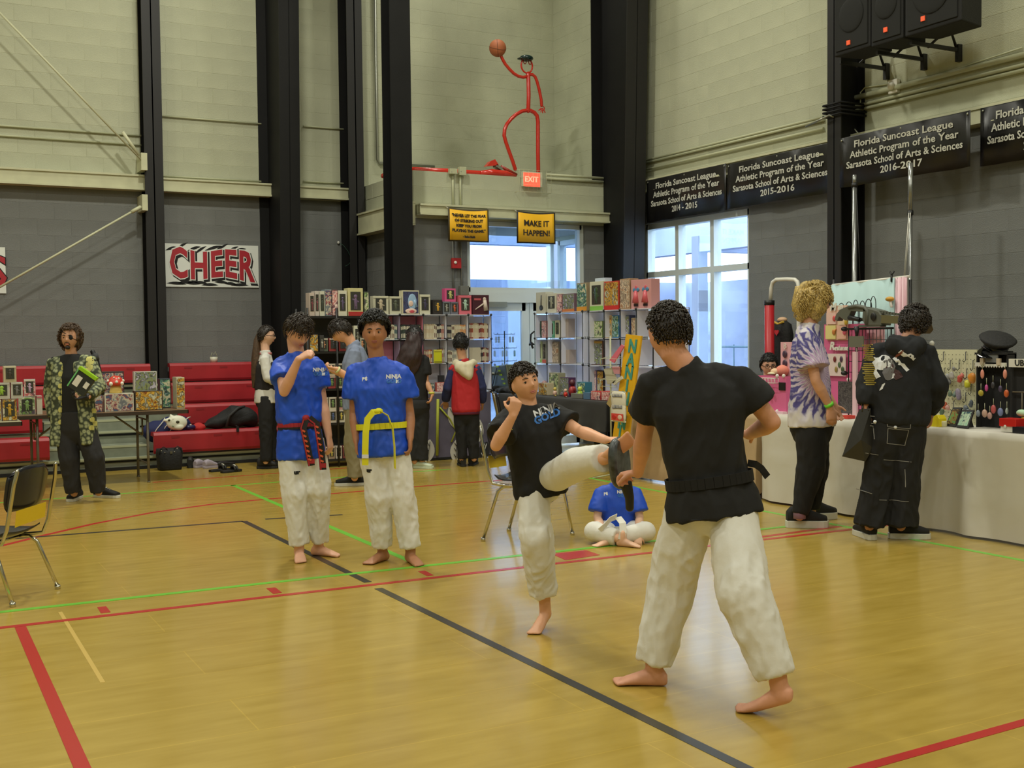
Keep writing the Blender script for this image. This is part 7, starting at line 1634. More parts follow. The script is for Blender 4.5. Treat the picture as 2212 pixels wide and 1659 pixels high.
def ribbon(name,pts,w,m,parent,side,th=.004):
    """flat strap through pts, width w along side"""
    bm=BM(); side=V(side).normalized(); prev=None
    for i,p in enumerate(pts):
        p=V(p); tg=(V(pts[min(i+1,len(pts)-1)])-V(pts[max(i-1,0)])).normalized(); sd=(side-tg*side.dot(tg)).normalized(); n=sd.cross(tg)*th/2
        c=[bm.verts.new(p+sd*a*w/2+n*b) for a,b in ((-1,-1),(1,-1),(1,1),(-1,1))]
        if prev:
            for j in range(4): bm.faces.new((prev[j],prev[(j+1)%4],c[(j+1)%4],c[j]))
        else: bm.faces.new(c[::-1])
        prev=c
    bm.faces.new(prev); return obj(name,bm,m,parent)
M_blue=mat('royal blue jersey',(20,76,200),rough=.5,var=.05,vscale=5); M_gi=mat('white cotton uniform',(224,222,214),rough=.8,bump=.1,bscale=30)
M_blacks=mat('black cotton',(20,20,21),rough=.85); M_logow=mat('white logo ink',(214,216,220),rough=.5); M_logob=mat('blue logo ink',(44,110,190),rough=.5); M_red_t=mat('red trim',(190,36,50),rough=.5)
def logo(o,px,py,D,r,u,s=1.0,teal=None):
    org=PD(px,py,D)
    vs,fs=txt2('NINJA',.042*s,bold=.0016); decal('logo_lettering',o,vs,fs,org,r,u,M_logow)
    vs,fs=txt2('GOLD',.040*s,bold=.0014,align='LEFT'); vs=[(x-.052*s,y-.036*s) for x,y in vs]; decal('logo_lettering',o,vs,fs,org,r,u,teal or M_logob)
    vs,fs=grid_rect(.018*s,.040*s,-.050*s,-.026*s,3,3); decal('logo_square',o,vs,fs,org,r,u,M_logow)
def mark(o,px,py,D,r,u,s,m,txt='X'):
    vs,fs=txt2(txt,.045*s,bold=.003); decal('sleeve_mark',o,vs,fs,PD(px,py,D),r,u,m)
gi_pants=dict(r=(.092,.092,.079,.072),trx=(.15,.108),wr=((.012,13),(.005,30)))
NR=-RH
# ---- boy with the red belt ------------------------------------------------
D=7.87; p=lambda x,y,d=0: PD(x,y,D+d)
J=dict(head=p(645,716,-.05),hM=HM(RH*.6-FH*.8,tilt=-.6),shR=p(606,786,.02),shL=p(682,786,0),elR=p(614,846,-.14),wrR=p(645,776,-.26),elL=p(696,868,.02),wrL=p(710,942,-.02),hipR=p(625,958,0),hipL=p(675,958,.02),knR=p(637,1066,-.05),knL=p(689,1060,0),anR=p(646,1179,-.02),anL=p(688,1165,.1))
J['anR'].z=.075; J['anL'].z=.075
t=person(G(655,1200),'person in blue tee shirt with red and black belt holding a fist to their nose')
F=make_body(t,J,.96,skin('fair',(222,170,142)),.0068,hands={'R':(RH*.75+V((0,0,.45))-FH*.1,-V((0,0,.6))+FH*.5+RH*.3,1.25,1),'L':(V((0,0,-1))+RH*.15,FH*.3-RH,.55,1)},feet={'R':(RH*.25-FH,),'L':(RH*.95-FH*.35,)})
face_parts(t,F,look=(0,-1)); hair_cap(t,F,M_hairs['brown'],hz=(.30,.02,-.45),size=(1.10,1.05,1.04),seed=3,strands=420,slen=.07)
so=shirt(t,F,M_blue,[(-.20,.172,.135),(-.05,.172,.132),(.16,.160,.125),(.225,.145,.112),(.30,.168,.125),(.5,.168,.12),(.75,.175,.125),(.93,.165,.10),(1.04,.115,.085),(1.12,.076,.068)],sleeve=.62,wr=((.009,10),(.005,26)),sr=(.078,.092),seed=3)
logo(so,683,800,D-.2,RH,(0,0,1),.8); po=pants(t,F,M_gi,seed=5,**gi_pants)
vs,fs=txt2('ur',.036,bold=.003); decal('leg_mark',po,vs,fs,PD(629,1028,D-.3),RH,(0,0,1),M_dark)
M_bred=mat('red belt cloth',(158,28,40),rough=.6); M_bblk=mat('black belt cloth',(22,20,22),rough=.7)
belt(t,F,M_bred,.232,.152,.118,.034); belt(t,F,M_bblk,.200,.154,.120,.014,'belt_edge')
bm=BM(); ell(bm,p(661,903,-.155),.026,.018,.022); obj('belt_knot',bm,M_bred,t)
for pts,nm in ((((661,905,-.165),(655,925,-.17),(662,955,-.175),(668,985,-.165),(673,1006,-.16)),'a'),(((668,903,-.16),(684,915,-.16),(690,950,-.17),(695,985,-.155),(698,1015,-.15)),'b')):
    P=[p(*q) for q in pts]; ribbon('belt_tail',P,.045,M_bblk,t,RH); ribbon('belt_tail_edge',[q-FH*.004-RH*.014 for q in P],.010,M_bred,t,RH); P2=[q-FH*.004 for q in P]
    for k_ in range(7):
        u=.30+.09*k_; i=min(int(u*4),3); q=lerp(P2[i],P2[i+1],u*4-i)-FH*.002; bm=BM(); box(bm,q,(.022,.003,.012),Matrix((RH,FH,V((0,0,1)))).transposed()@Matrix.Rotation(.5,3,'Y')); obj('belt_stitching',bm,mat('gold stitching',(206,90,50),rough=.6),t)
    bm=BM(); box(bm,P2[-1]+V((0,0,.03)),(.044,.004,.03),Matrix((RH,FH,V((0,0,1)))).transposed()); obj('belt_label',bm,M_bred,t)
# ---- boy with the yellow belt ----------------------------------------------
D=7.70; p=lambda x,y,d=0: PD(x,y,D+d)
J=dict(head=p(809,720,-.03),hM=HM(RH*.10-FH,tilt=.02),shR=p(768,800,0),shL=p(868,800,0),elR=p(766,893,.02),wrR=p(770,952,-.04),elL=p(884,893,.02),wrL=p(886,946,-.05),hipR=p(800,962,0),hipL=p(856,962,0),knR=p(818,1075,-.03),knL=p(871,1072,-.03),anR=p(826,1190,.05),anL=p(887,1196,-.02))
J['anR'].z=.075; J['anL'].z=.075
t=person(G(855,1205),'person in blue tee shirt with yellow belt standing with arms down')
F=make_body(t,J,.955,skin('tan',(172,120,88)),.0068,hands={'R':(V((0,0,-1))+RH*.08-FH*.05,RH,.45,-1),'L':(V((0,0,-1))-FH*.1,-RH,.6,1)},feet={'R':(-RH*.55-FH*.85,),'L':(RH*.45-FH*.9,)})
face_parts(t,F,brow='black',lip=mat('lips tan',(150,88,76),rough=.5),look=(.5,0))
hair_cap(t,F,M_hairs['black'],hz=(.42,.22,-.25),size=(1.24,1.12,1.12),off=(0,-.01,.022),lumps=((.014,26),(.008,60)),seed=8,strands=620,slen=.035,sr=.0045,curl=.006)
so=shirt(t,F,M_blue,[(-.14,.186,.14),(-.03,.186,.138),(.15,.178,.13),(.25,.160,.118),(.33,.180,.132),(.5,.184,.125),(.75,.19,.13),(.92,.18,.10),(1.03,.125,.088),(1.11,.084,.072)],sleeve=.66,wr=((.009,10),(.005,26)),sr=(.082,.100),seed=11)
logo(so,846,815,D-.2,RH,(0,0,1),.86); mark(so,783,819,D-.2,RH,(0,0,1),.8,M_logow,'pt'); po=pants(t,F,M_gi,seed=15,**gi_pants)
vs,fs=txt2('ur',.036,bold=.003); decal('leg_mark',po,vs,fs,PD(789,1024,D-.3),RH,(0,0,1),M_dark)
M_ybelt=mat('yellow belt cloth',(222,216,30),rough=.6); belt(t,F,M_ybelt,.262,.178,.128,.040)
bm=BM(); ell(bm,p(818,888,-.165),.03,.018,.02); obj('belt_knot',bm,M_ybelt,t)
P=[p(*q) for q in ((820,888,-.17),(806,890,-.175),(794,905,-.175),(790,935,-.18),(789,970,-.18),(789,1005,-.175))]; ribbon('belt_tail',P,.042,M_ybelt,t,RH); ribbon('belt_stripe',[p(789,982,-.184),p(789,990,-.184)],.044,M_logow,t,RH)
P=[p(*q) for q in ((822,888,-.17),(838,898,-.17),(848,925,-.175),(852,965,-.17),(853,1012,-.16))]; ribbon('belt_tail',P,.042,M_ybelt,t,RH*.35-FH)
# ---- man in the patterned jacket ---------------------------------------------
D=10.76; p=lambda x,y,d=0: PD(x,y,D+d)
J=dict(head=p(151,731,-.03),hM=HM(RH*.05-FH,tilt=.03),shR=p(118,783,0),shL=p(193,780,0),elR=p(108,848,.05),wrR=p(115,905,-.02),elL=p(214,836,-.02),wrL=p(190,858,-.22),hipR=p(141,920,0),hipL=p(181,920,0),knR=p(150,992,-.05),knL=p(203,988,-.03),anR=p(160,1062,0),anL=p(213,1062,.04))
J['anR'].z=.085; J['anL'].z=.085
t=person(G(190,1083),'person in skull patterned jacket with a black eye patch holding a book')
F=make_body(t,J,.94,skin('olive',(196,146,114)),.009,hands={'R':(V((0,0,-1)),RH,.5,-1),'L':(-RH*.9-V((0,0,.1)),-FH*.2+V((0,0,1)),.7,1)})
face_parts(t,F,brow='dark',patch=-1)
P=lambda x,y,z: F.J['head']+F.M@V((x,y,z))*F.s
bm=BM(); ell(bm,P(-.033,.085,.006),.024*F.s,.008*F.s,.024*F.s,F.M,14,8); obj('eye_patch',bm,M_blacks,t); bm=BM(); tube(bm,[P(-.03,.088,.02),P(.03,.088,.055),P(.075,.03,.075)],.003,6); tube(bm,[P(-.045,.08,.0),P(-.076,.03,-.02)],.003,6); obj('patch_strap',bm,M_blacks,t)
bm=BM(); ell(bm,P(0,.072,-.092),.026*F.s,.022*F.s,.020*F.s,F.M,16,10); tube(bm,[P(-.028,.084,-.068),P(-.02,.096,-.045),P(0,.100,-.043),P(.02,.096,-.045),P(.028,.084,-.068)],.003,6); obj('beard',bm,M_hairs['dark'],t)['kind']='stuff'
hair_cap(t,F,M_hairs['lbrown'],hz=(.62,-.7,-.9),size=(1.28,1.10,1.14),off=(0,-.012,.0),lumps=((.02,18),(.01,45)),seed=5,strands=500,slen=.07,sr=.005,curl=.008)
M_jk=mat('skull print cloth',(84,92,66),rough=.75); nt=M_jk.node_tree; b=nt.nodes['Principled BSDF']; tc=nt.nodes.new('ShaderNodeTexCoord'); vo=nt.nodes.new('ShaderNodeTexVoronoi'); vo.inputs['Scale'].default_value=27; nt.links.new(tc.outputs['Object'],vo.inputs['Vector'])
r=nt.nodes.new('ShaderNodeValToRGB'); nt.links.new(vo.outputs['Distance'],r.inputs[0]); r.color_ramp.elements[0].position=.0; r.color_ramp.elements[0].color=L3((216,216,180)); r.color_ramp.elements[1].position=.62; r.color_ramp.elements[1].color=L3((52,60,42)); e=r.color_ramp.elements.new(.36); e.color=L3((148,154,118)); e=r.color_ramp.elements.new(.17); e.color=L3((168,176,130)); e=r.color_ramp.elements.new(.12); e.color=L3((60,68,50)); nt.links.new(r.outputs[0],b.inputs['Base Color'])
shirt(t,F,M_blacks,[(-.02,.165,.122),(.3,.152,.116),(.75,.165,.125),(.93,.158,.1),(1.04,.11,.085),(1.12,.075,.07)],sleeve=.1,seed=4,wr=())
def jk(bm):
    s=F.s; fw=lambda tt,rx,ry: F.sec(tt,rx,ry)
    for sg in (-1,1):
        sl=[]
        for tt,off,w,ry in ((-.30,.150,.068,.155),(0,.138,.070,.150),(.3,.122,.066,.145),(.6,.115,.072,.150),(.85,.105,.074,.14),(1.0,.085,.062,.095)):
            c,r_,f_,a,b2=F.sec(tt,w,ry); k=sg*off*s*(1.05 if sg>0 else 1); sl.append((c+r_*k,r_,f_,w*s,ry*s))
        loft(bm,sl,20,2.6)
jo=None
bm=BM(); jk(bm); s=F.s
loft(bm,[(lambda q:(q[0]+q[2]*(.085 if (q[2].dot(FH)>0) else -.085)*s,q[1],q[2],q[3],q[4]))(F.sec(tt,rx,.065)) for tt,rx in ((-.30,.20),(0,.185),(.3,.165),(.6,.175),(.9,.17),(1.02,.10))],24)
for q in 'LR':
    sh,el_,wr_=J['sh'+q],J['el'+q],J['wr'+q]; tube(bm,[lerp(sh,F.sc,.3),sh,lerp(sh,el_,.5),el_],[.07*s,.076*s,.073*s,.068*s],16,'round'); tube(bm,[el_,lerp(el_,wr_,.5),lerp(el_,wr_,.92)],[.066*s,.060*s,.056*s],16,'flat')
jo=finalize('jacket',bm,M_jk,t,.012,2,((.008,9),(.004,25)),(1,1,.7),6)
M_spine=mat('yellow spine print',(196,190,110),rough=.7)
for x0 in (131,186):
    for k_ in range(11):
        yy=782+k_*13 if x0==131 else 776+k_*6
        if x0!=131 and k_>4: yy=880+(k_-5)*9
        xx=x0+(2 if k_%2 else -2)-(0 if x0==131 else 0)-(0 if yy<850 else (-10 if x0!=131 else 0)); vs,fs=grid_rect(-.026,.026,-.022,.022,3,3); vs=[(a*(1-.35*abs(b2/.022)),b2) for a,b2 in vs]; decal('spine_print',jo,vs,fs,PD(xx,yy,D-.15),RH,(0,0,1),M_spine,.003)
pants(t,F,mat('faded black denim',(34,33,34),rough=.85),r=(.105,.098,.085,.08),seed=8,hem=.98,top=.22,trx=(.175,.135))
M_glove=mat('black glove leather',(18,17,18),rough=.5)
for q,dr in (('R',V((0,0,-1))),('L',-RH*.9-V((0,0,.1)))):
    bm=BM(); hand_geo(bm,J['wr'+q],dr,RH if q=='R' else V((0,0,1))-FH*.2,1.16,.5 if q=='R' else .7,-1 if q=='R' else 1); tube(bm,[lerp(J['wr'+q],J['el'+q],.3),J['wr'+q]+V(dr).normalized()*.02],.037,14); finalize('glove',bm,M_glove,t,.008,1)
M_sk=mat('black canvas',(26,26,27),rough=.8); M_sw=mat('white rubber sole',(206,204,190),rough=.6)
for (x,y),d,nm in (((162,1080),-FH,1),((231,1075),RH*.95-FH*.3,2)):
    c=G(x,y); sh_=obj('shoe',(lambda b:(ell(b,c+V((0,0,.03)),.02,.02,.02),b)[1])(BM()),M_sk,t); shoe_mesh(sh_,c,d,.285,M_sk,M_sw)
# book / prop he holds
c=p(178,826,-.30); t2=thing('green_book',c,'dark book with lime green band and white panels held by the patterned jacket','book'); M=Matrix((RH,FH,V((0,0,1)))).transposed()@Matrix.Rotation(.62,3,'Y')
bm=BM(); box(bm,c,(.17,.03,.20),M); obj('book_body',bm,mat('dark book cover',(40,44,42),rough=.4),t2,bevel=.003); bm=BM(); box(bm,c+M@V((.0,-.004,.1)),(.19,.045,.03),M); obj('lime_band',bm,mat('lime green',(150,200,30),rough=.4),t2)
bm=BM(); box(bm,c+M@V((-.09,-.002,.0)),(.012,.035,.2),M); obj('green_edge',bm,mat('pale green edge',(110,190,120),rough=.4),t2)
bm=BM(); box(bm,c+M@V((-.04,-.019,-.01)),(.055,.004,.10),M); obj('white_panel',bm,M_white,t2); bm=BM(); box(bm,c+M@V((.05,-.019,.0)),(.04,.004,.06),M); obj('white_panel',bm,M_white,t2)
t2=thing('shoulder_prop',p(206,770,.1),'dark rod shaped prop slung behind the patterned jacket','prop'); bm=BM(); tube(bm,[p(200,760,.12),p(206,772,.12),p(215,800,.12),p(222,850,.12)],[.022,.026,.018,.018],10,'round'); obj('rod_body',bm,M_glove,t2); bm=BM(); tube(bm,[p(204,764,.10),p(208,778,.10)],.03,10); obj('rod_collar',bm,M_dg,t2)
M3=Matrix((RH,FH,V((0,0,1)))).transposed()
def shoe_part(t,c,d,L,mu,ms,**k):
    bm=BM(); ell(bm,V(c)+V((0,0,.035)),.02,.03,.02,I3,8,6); sh_=obj('shoe',bm,mu,t); shoe_mesh(sh_,c,d,L,mu,ms,**k)
# ---- teacher ---------------------------------------------------------------
D=4.80; p=lambda x,y,d=0: PD(x,y,D+d)
J=dict(head=p(1444,718,.02),hM=HM(-RH*.45+FH,tilt=-.12),shL=p(1410,826,.03),shR=p(1592,818,-.03),elL=p(1391,942,.16),wrL=p(1378,1022,.36),elR=p(1668,912,-.02),wrR=p(1618,938,.22),hipL=p(1496,1080,0),hipR=p(1580,1080,0),knL=p(1450,1262,.12),knR=p(1606,1285,-.22),anL=p(1412,1440,.12),anR=p(1680,1487,-.30))
J['anL'].z=.085; J['anR'].z=.15
t=person(G(1530,1500),'person seen from behind in black tee shirt and white trousers holding a kick pad')
F=make_body(t,J,1.0,skin('pink',(216,158,130)),.0065,hands={'L':(-RH*.55+FH*.8-V((0,0,.1)),FH*.3-RH*.2-V((0,0,.2)),.9,1),'R':(-RH*.4+FH*.9,-V((0,0,1)),1.0,-1)},feet={'L':(-RH*1+FH*.15,),'R':(-RH*.9+FH*.5,.065)})
face_parts(t,F,brow='dark'); hair_cap(t,F,M_hairs['dark'],hz=(.40,.12,-.42),size=(1.03,1.02,1.02),seed=21,strands=1100,slen=.02,sr=.003,lumps=((.004,40),))
so=shirt(t,F,M_blacks,[(-.13,.205,.165),(.0,.195,.152),(.14,.174,.134),(.22,.166,.126),(.35,.170,.128),(.55,.182,.128),(.75,.20,.132),(.92,.19,.105),(1.03,.12,.085),(1.10,.078,.072)],sleeve=.62,sr=(.082,.092),seed=23,wr=((.009,9),(.002,24)),vox=.009)
belt(t,F,mat('black belt',(14,14,15),rough=.85),.17,.178,.138,.045)
P=[p(*q) for q in ((1632,1003,.02),(1645,1012,.04),(1658,1030,.05))]; ribbon('belt_tail',[p(1615,1000,.02)]+P,.03,M_blacks,t,V((0,0,1)))
pants(t,F,M_gi,r=(.105,.106,.092,.078),trx=(.165,.122),seed=25,vox=.009,wr=((.012,11),(.005,26)),hem=.97,aniso=(1,1,.55))
# kick pad held out for the kick
c=PD(1338,1000,5.30); t2=thing('kick_pad',c,'blurred dark grey kick pad held between the teacher and the kicking boy','pad'); M=frame(-RH*.8+FH*.45,V((.1,0,1)))@Matrix.Rotation(-.35,3,'Y')
bm=BM(); loft(bm,[(c+M@V((0,-.022,0)),M.col[0],M.col[2],.075,.115),(c+M@V((0,0,0)),M.col[0],M.col[2],.085,.125),(c+M@V((0,.02,0)),M.col[0],M.col[2],.075,.115)],24,2.3); obj('pad_body',bm,mat('dark grey pad vinyl',(58,64,66),rough=.35,var=.4,vscale=25),t2)
bm=BM(); loft(bm,[(c+M@V((0,.02,.01)),M.col[0],M.col[2],.05,.07),(c+M@V((0,.03,.01)),M.col[0],M.col[2],.046,.066)],20,2.2); obj('grey_target',bm,mat('pale pad print',(130,140,138),rough=.4,var=.4,vscale=40),t2)
bm=BM(); tube(bm,[c+M@V((0,-.02,-.10)),c+M@V((0,-.03,-.17)),c+M@V((.0,-.025,-.22))],[.03,.022,.02],10,'round'); obj('handle',bm,M_blk,t2)
# ---- kicking boy ----------------------------------------------------------
D=5.90; p=lambda x,y,d=0: PD(x,y,D+d)
J=dict(head=p(1134,828,-.02),hM=HM(RH*.45-FH,(-.12*RH.x,-.12*RH.y,1),tilt=.12,roll=.10),shR=p(1098,902,-.08),shL=p(1190,893,.04),elR=p(1072,962,-.22),wrR=p(1108,898,-.28),elL=p(1252,932,-.05),wrL=p(1308,950,-.28),hipR=p(1150,1048,.02),hipL=p(1182,1040,.02),knR=p(1158,1160,-.12),anR=p(1176,1292,.0),knL=p(1246,1002,-.30),anL=p(1308,990,-.56))
J['anR'].z=max(J['anR'].z,.10)
t=person(G(1165,1350),'boy in black tee shirt and white trousers kicking one leg up high')
F=make_body(t,J,.84,skin('warm',(224,168,132)),.0065,hands={'R':(V((0,0,1))+RH*.25,FH*.4-RH*.2,1.3,1),'L':(RH*.95-FH*.1+V((0,0,.05)),-V((0,0,1)),.4,-1)},feet={'R':(-RH*.45-FH*.9,.05)})
face_parts(t,F,brow='lbrown',look=(.6,0)); hair_cap(t,F,M_hairs['dark'],hz=(.40,.25,-.30),size=(1.03,1.01,1.04),seed=31,strands=650,slen=.03,lumps=((.004,30),))
so=shirt(t,F,M_blacks,[(-.16,.170,.13),(-.05,.172,.132),(.2,.165,.126),(.5,.168,.125),(.75,.18,.125),(.92,.175,.10),(1.03,.115,.085),(1.10,.08,.07)],sleeve=.66,sr=(.082,.098),seed=33,wr=((.007,10),(.003,24)),vox=.009,extra=lambda bm: tube(bm,[F.hc+V((0,0,.0)),p(1142,1062,-.04)],[.14*.84,.06],16,'round') )
vs,fs=txt2('NINJA',.05,bold=.002); decal('logo_lettering',so,vs,fs,p(1182,890,-.2),RH+V((0,0,.35)),(0,0,1),M_logow); vs,fs=txt2('GOLD',.05,bold=.002); decal('logo_lettering',so,vs,fs,p(1184,904,-.2),RH+V((0,0,.35)),(0,0,1),M_logob)
mark(so,1098,925,D-.3,RH,(0,0,1),.9,mat('yellow ink',(206,206,60),rough=.5),'K')
pants(t,F,M_gi,r=(.096,.100,.090,.082),trx=(.155,.118),seed=35,vox=.009,wr=((.014,11),(.007,26)),hem=.93,top=.05)
bm=BM(); a=J['anL']; d=(RH*.5+V((0,0,.5))-FH*.4).normalized(); kd=(J['anL']-J['knL']).normalized(); ri=kd.cross(d).normalized()
loft(bm,[(a-d*.035,ri,kd,.026,.03),(a+kd*.015,ri,kd,.032,.036),(a+kd*.02+d*.06,ri,kd,.036,.028),(a+kd*.022+d*.12,ri,kd,.04,.018),(a+kd*.022+d*.15,ri,kd,.034,.012)],18); 
for i in range(5): tube(bm,[a+kd*.022+d*.14+ri*(.028-.014*i),a+kd*.02+d*(.175-.005*i)+ri*(.03-.0145*i)],[.0095,.008],8,'round')
finalize('raised_foot',bm,F.o.data.materials[0],t,.0065,1)
# ---- sitting boy -------------------------------------------------------------
g0=G(1338,1172); D=proj(g0)[2]+.12; p=lambda x,y,d=0: PD(x,y,D+d)
J=dict(head=p(1332,1004,-.03),hM=HM(-FH+RH*.05,tilt=-.1),shR=p(1299,1062,0),shL=p(1370,1062,0),elR=p(1290,1118,-.05),wrR=p(1306,1155,-.22),elL=p(1382,1118,-.05),wrL=p(1377,1155,-.22),hipR=p(1325,1142,.06),hipL=p(1350,1142,.06),knR=p(1283,1148,-.16),knL=p(1395,1148,-.16),anR=p(1345,1160,-.28),anL=p(1318,1158,-.24))
t=person(g0,'boy in blue tee shirt and white belt sitting cross legged on the floor')
for q in ('anR','anL'): J[q].z=.05
F=make_body(t,J,.80,skin('fair2',(226,182,152)),.0068,hands={'R':(V((0,0,-.8))-FH*.4,FH*.5-V((0,0,.3)),.9,-1),'L':(V((0,0,-.8))-FH*.4,FH*.5-V((0,0,.3)),.9,1)},feet={})
for q,d in (('R',RH*.8-FH*.4),('L',-RH*.8-FH*.4)): 
    bm=BM(); foot_geo(bm,J['an'+q]-V((0,0,J['an'+q].z-.07)),d,.8); finalize('bare_foot',bm,F.o.data.materials[0],t,.007,1)
face_parts(t,F,brow='blond'); hair_cap(t,F,M_hairs['lbrown'],hz=(.40,.05,-.40),size=(1.05,1.03,1.04),seed=41,strands=350)
so=shirt(t,F,M_blue,[(-.02,.185,.135),(.3,.168,.125),(.7,.18,.125),(.93,.17,.10),(1.04,.115,.082),(1.12,.08,.07)],sleeve=.78,sr=(.084,.10),seed=43)
logo(so,1349,1068,D-.2,RH,(0,0,1),.72); mark(so,1312,1072,D-.2,RH,(0,0,1),.7,M_logow,'pt')
pants(t,F,M_gi,r=(.088,.092,.085,.078),trx=(.17,.13),seed=45,hem=.78,wr=((.012,12),(.006,26)))
belt(t,F,mat('white belt cloth',(220,218,208),rough=.7),.12,.185,.14,.045)
P=[p(*q) for q in ((1332,1116,-.20),(1318,1122,-.24),(1306,1136,-.26),(1297,1147,-.26))]; ribbon('belt_tail',P,.05,mat('white belt cloth',(220,218,208)),t,V((0,0,1))+RH*.6)
P=[p(*q) for q in ((1335,1117,-.20),(1345,1130,-.27),(1346,1150,-.30),(1342,1166,-.30))]; ribbon('belt_tail',P,.05,mat('white belt cloth',(220,218,208)),t,RH)
# ---- tie dye visitor ----------------------------------------------------------
D=8.96; p=lambda x,y,d=0: PD(x,y,D+d)
J=dict(head=p(1764,650,0),hM=HM(RH*.95+FH*.3,tilt=-.22),shR=p(1742,726,-.20),shL=p(1748,724,.20),elR=p(1762,822,-.27),wrR=p(1794,880,-.24),elL=p(1766,820,.26),wrL=p(1800,872,.22),hipR=p(1752,915,-.10),hipL=p(1754,913,.10),knR=p(1753,1005,-.10),knL=p(1762,1000,.12),anR=p(1727,1108,-.10),anL=p(1752,1098,.14))
J['anR'].z=.10; J['anL'].z=.10
t=person(G(1745,1130),'person with wavy blond hair in purple and white tie dye shirt')
F=make_body(t,J,1.06,skin('rosy',(214,160,128)),.0075,hands={'R':(V((0,0,-1))+RH*.1,FH,.5,1),'L':(V((0,0,-1))+RH*.3,-FH,.5,-1)})
face_parts(t,F,brow='lbrown')
hair_cap(t,F,M_hairs['blond'],hz=(.42,-.75,-.95),size=(1.26,1.16,1.10),off=(0,-.018,-.008),lumps=((.022,16),(.012,38)),seed=51,strands=900,slen=.10,sr=.0045,curl=.009)
bm=BM(); q0=J['head']-RH*.075+V((0,0,-.02)); tube(bm,[q0+V((0,0,.09)),q0+V((0,0,-.02))-RH*.025,q0+V((0,0,-.10))-RH*.035],[.085,.095,.05],16,'round'); tube(bm,[J['head']-FH*.06+V((0,0,.05)),J['head']-FH*.08-RH*.02+V((0,0,-.06)),J['head']-FH*.07-RH*.03+V((0,0,-.12))],[.07,.07,.035],14,'round'); bmesh.ops.subdivide_edges(bm,edges=bm.edges[:],cuts=1,use_grid_fill=True); lump(bm,.03,17,3); lump(bm,.016,45,7)
rng=random.Random(9)
for i in range(220):
    b0=q0+RH*rng.uniform(-.09,.05)-FH*rng.uniform(-.06,.11)+V((0,0,rng.uniform(-.02,.10))); L=rng.uniform(.07,.13); ph=rng.uniform(0,6); tube(bm,[b0+V((0,0,-L*k/7))+RH*.009*math.sin(k*1.3+ph)-FH*.009*math.cos(k*1.3+ph)-RH*.01*k/7 for k in range(8)],[.005*(1-.09*k) for k in range(8)],5)
obj('hair_back',bm,M_hairs['blond'],t,fixn=False)
M_td=bpy.data.materials.new('tie dye cotton'); M_td.use_nodes=True; nt=M_td.node_tree; b=nt.nodes['Principled BSDF']; b.inputs['Roughness'].default_value=.8
def nd(k,**a):
    n=nt.nodes.new(k)
    for x,y in a.items(): setattr(n,x,y)
    return n
tc=nd('ShaderNodeTexCoord'); cen=p(1757,800,0)-V((G(1745,1130).x,G(1745,1130).y,0)); su=nd('ShaderNodeVectorMath',operation='SUBTRACT'); su.inputs[1].default_value=cen; nt.links.new(tc.outputs['Object'],su.inputs[0])
d1=nd('ShaderNodeVectorMath',operation='DOT_PRODUCT'); d1.inputs[1].default_value=RH; nt.links.new(su.outputs[0],d1.inputs[0]); sx=nd('ShaderNodeSeparateXYZ'); nt.links.new(su.outputs[0],sx.inputs[0])
def mth(op,a,b2=None):
    n=nd('ShaderNodeMath',operation=op)
    for i,v in enumerate((a,b2)):
        if v is None: continue
        if isinstance(v,(int,float)): n.inputs[i].default_value=v
        else: nt.links.new(v,n.inputs[i])
    return n.outputs[0]
X_,Z_=d1.outputs['Value'],sx.outputs['Z']; ang=mth('ARCTAN2',X_,Z_); rad=mth('SQRT',mth('ADD',mth('MULTIPLY',X_,X_),mth('MULTIPLY',mth('MULTIPLY',Z_,Z_),.8)))
nz=nd('ShaderNodeTexNoise'); nz.inputs['Scale'].default_value=14; nt.links.new(tc.outputs['Object'],nz.inputs['Vector']); no=mth('SUBTRACT',nz.outputs[0],.5)
ray_=mth('MULTIPLY_ADD',mth('SINE',mth('ADD',mth('MULTIPLY',ang,30),mth('MULTIPLY',no,9))),.045); nt.nodes[-1].inputs[2].default_value=0.0
rr=mth('ADD',mth('ADD',rad,ray_),mth('MULTIPLY',no,.05)); cr=nd('ShaderNodeValToRGB'); nt.links.new(mth('MULTIPLY',rr,2.2),cr.inputs[0]); e=cr.color_ramp.elements
e[0].position=.0; e[0].color=L3((190,160,196)); e[1].position=.84; e[1].color=L3((206,200,196))
for ps,c_ in ((.14,(206,190,206)),(.25,(164,130,180)),(.36,(206,196,210)),(.48,(70,64,128)),(.58,(84,78,140)),(.66,(196,190,204))): q=e.new(ps); q.color=L3(c_)
nt.links.new(cr.outputs[0],b.inputs['Base Color'])
so=shirt(t,F,M_td,[(-.04,.215,.17),(.1,.205,.162),(.3,.195,.15),(.5,.185,.14),(.75,.185,.132),(.92,.18,.11),(1.03,.12,.085),(1.1,.08,.07)],sleeve=.72,sr=(.088,.115),seed=53,wr=((.012,8),(.005,20)),vox=.011)
pants(t,F,M_blacks,r=(.115,.105,.082,.058),trx=(.19,.16),seed=55,hem=.96,top=.08)
bm=BM(); a=lerp(J['wrR'],J['elR'],.10); tube(bm,[a-(J['elR']-J['wrR']).normalized()*.012,a+(J['elR']-J['wrR']).normalized()*.012],.036,16); obj('wristband',bm,mat('lime wristband',(120,220,60),rough=.5),t)
for (x,y),d in (((1743,1139),(RH*.95-FH*.05)),((1768,1122),(RH*.9+FH*.3))): shoe_part(t,G(x,y),d,.33,M_sk,M_sw,s=1.25,hs=1.2,sole=1.6)
for (x,y) in ((1728,1096),): bm=BM(); tube(bm,[J['anR']+V((0,0,-.02)),J['anR']+V((0,0,.09))],.047,14); obj('sock',bm,mat('lilac sock',(150,120,150),rough=.8),t)
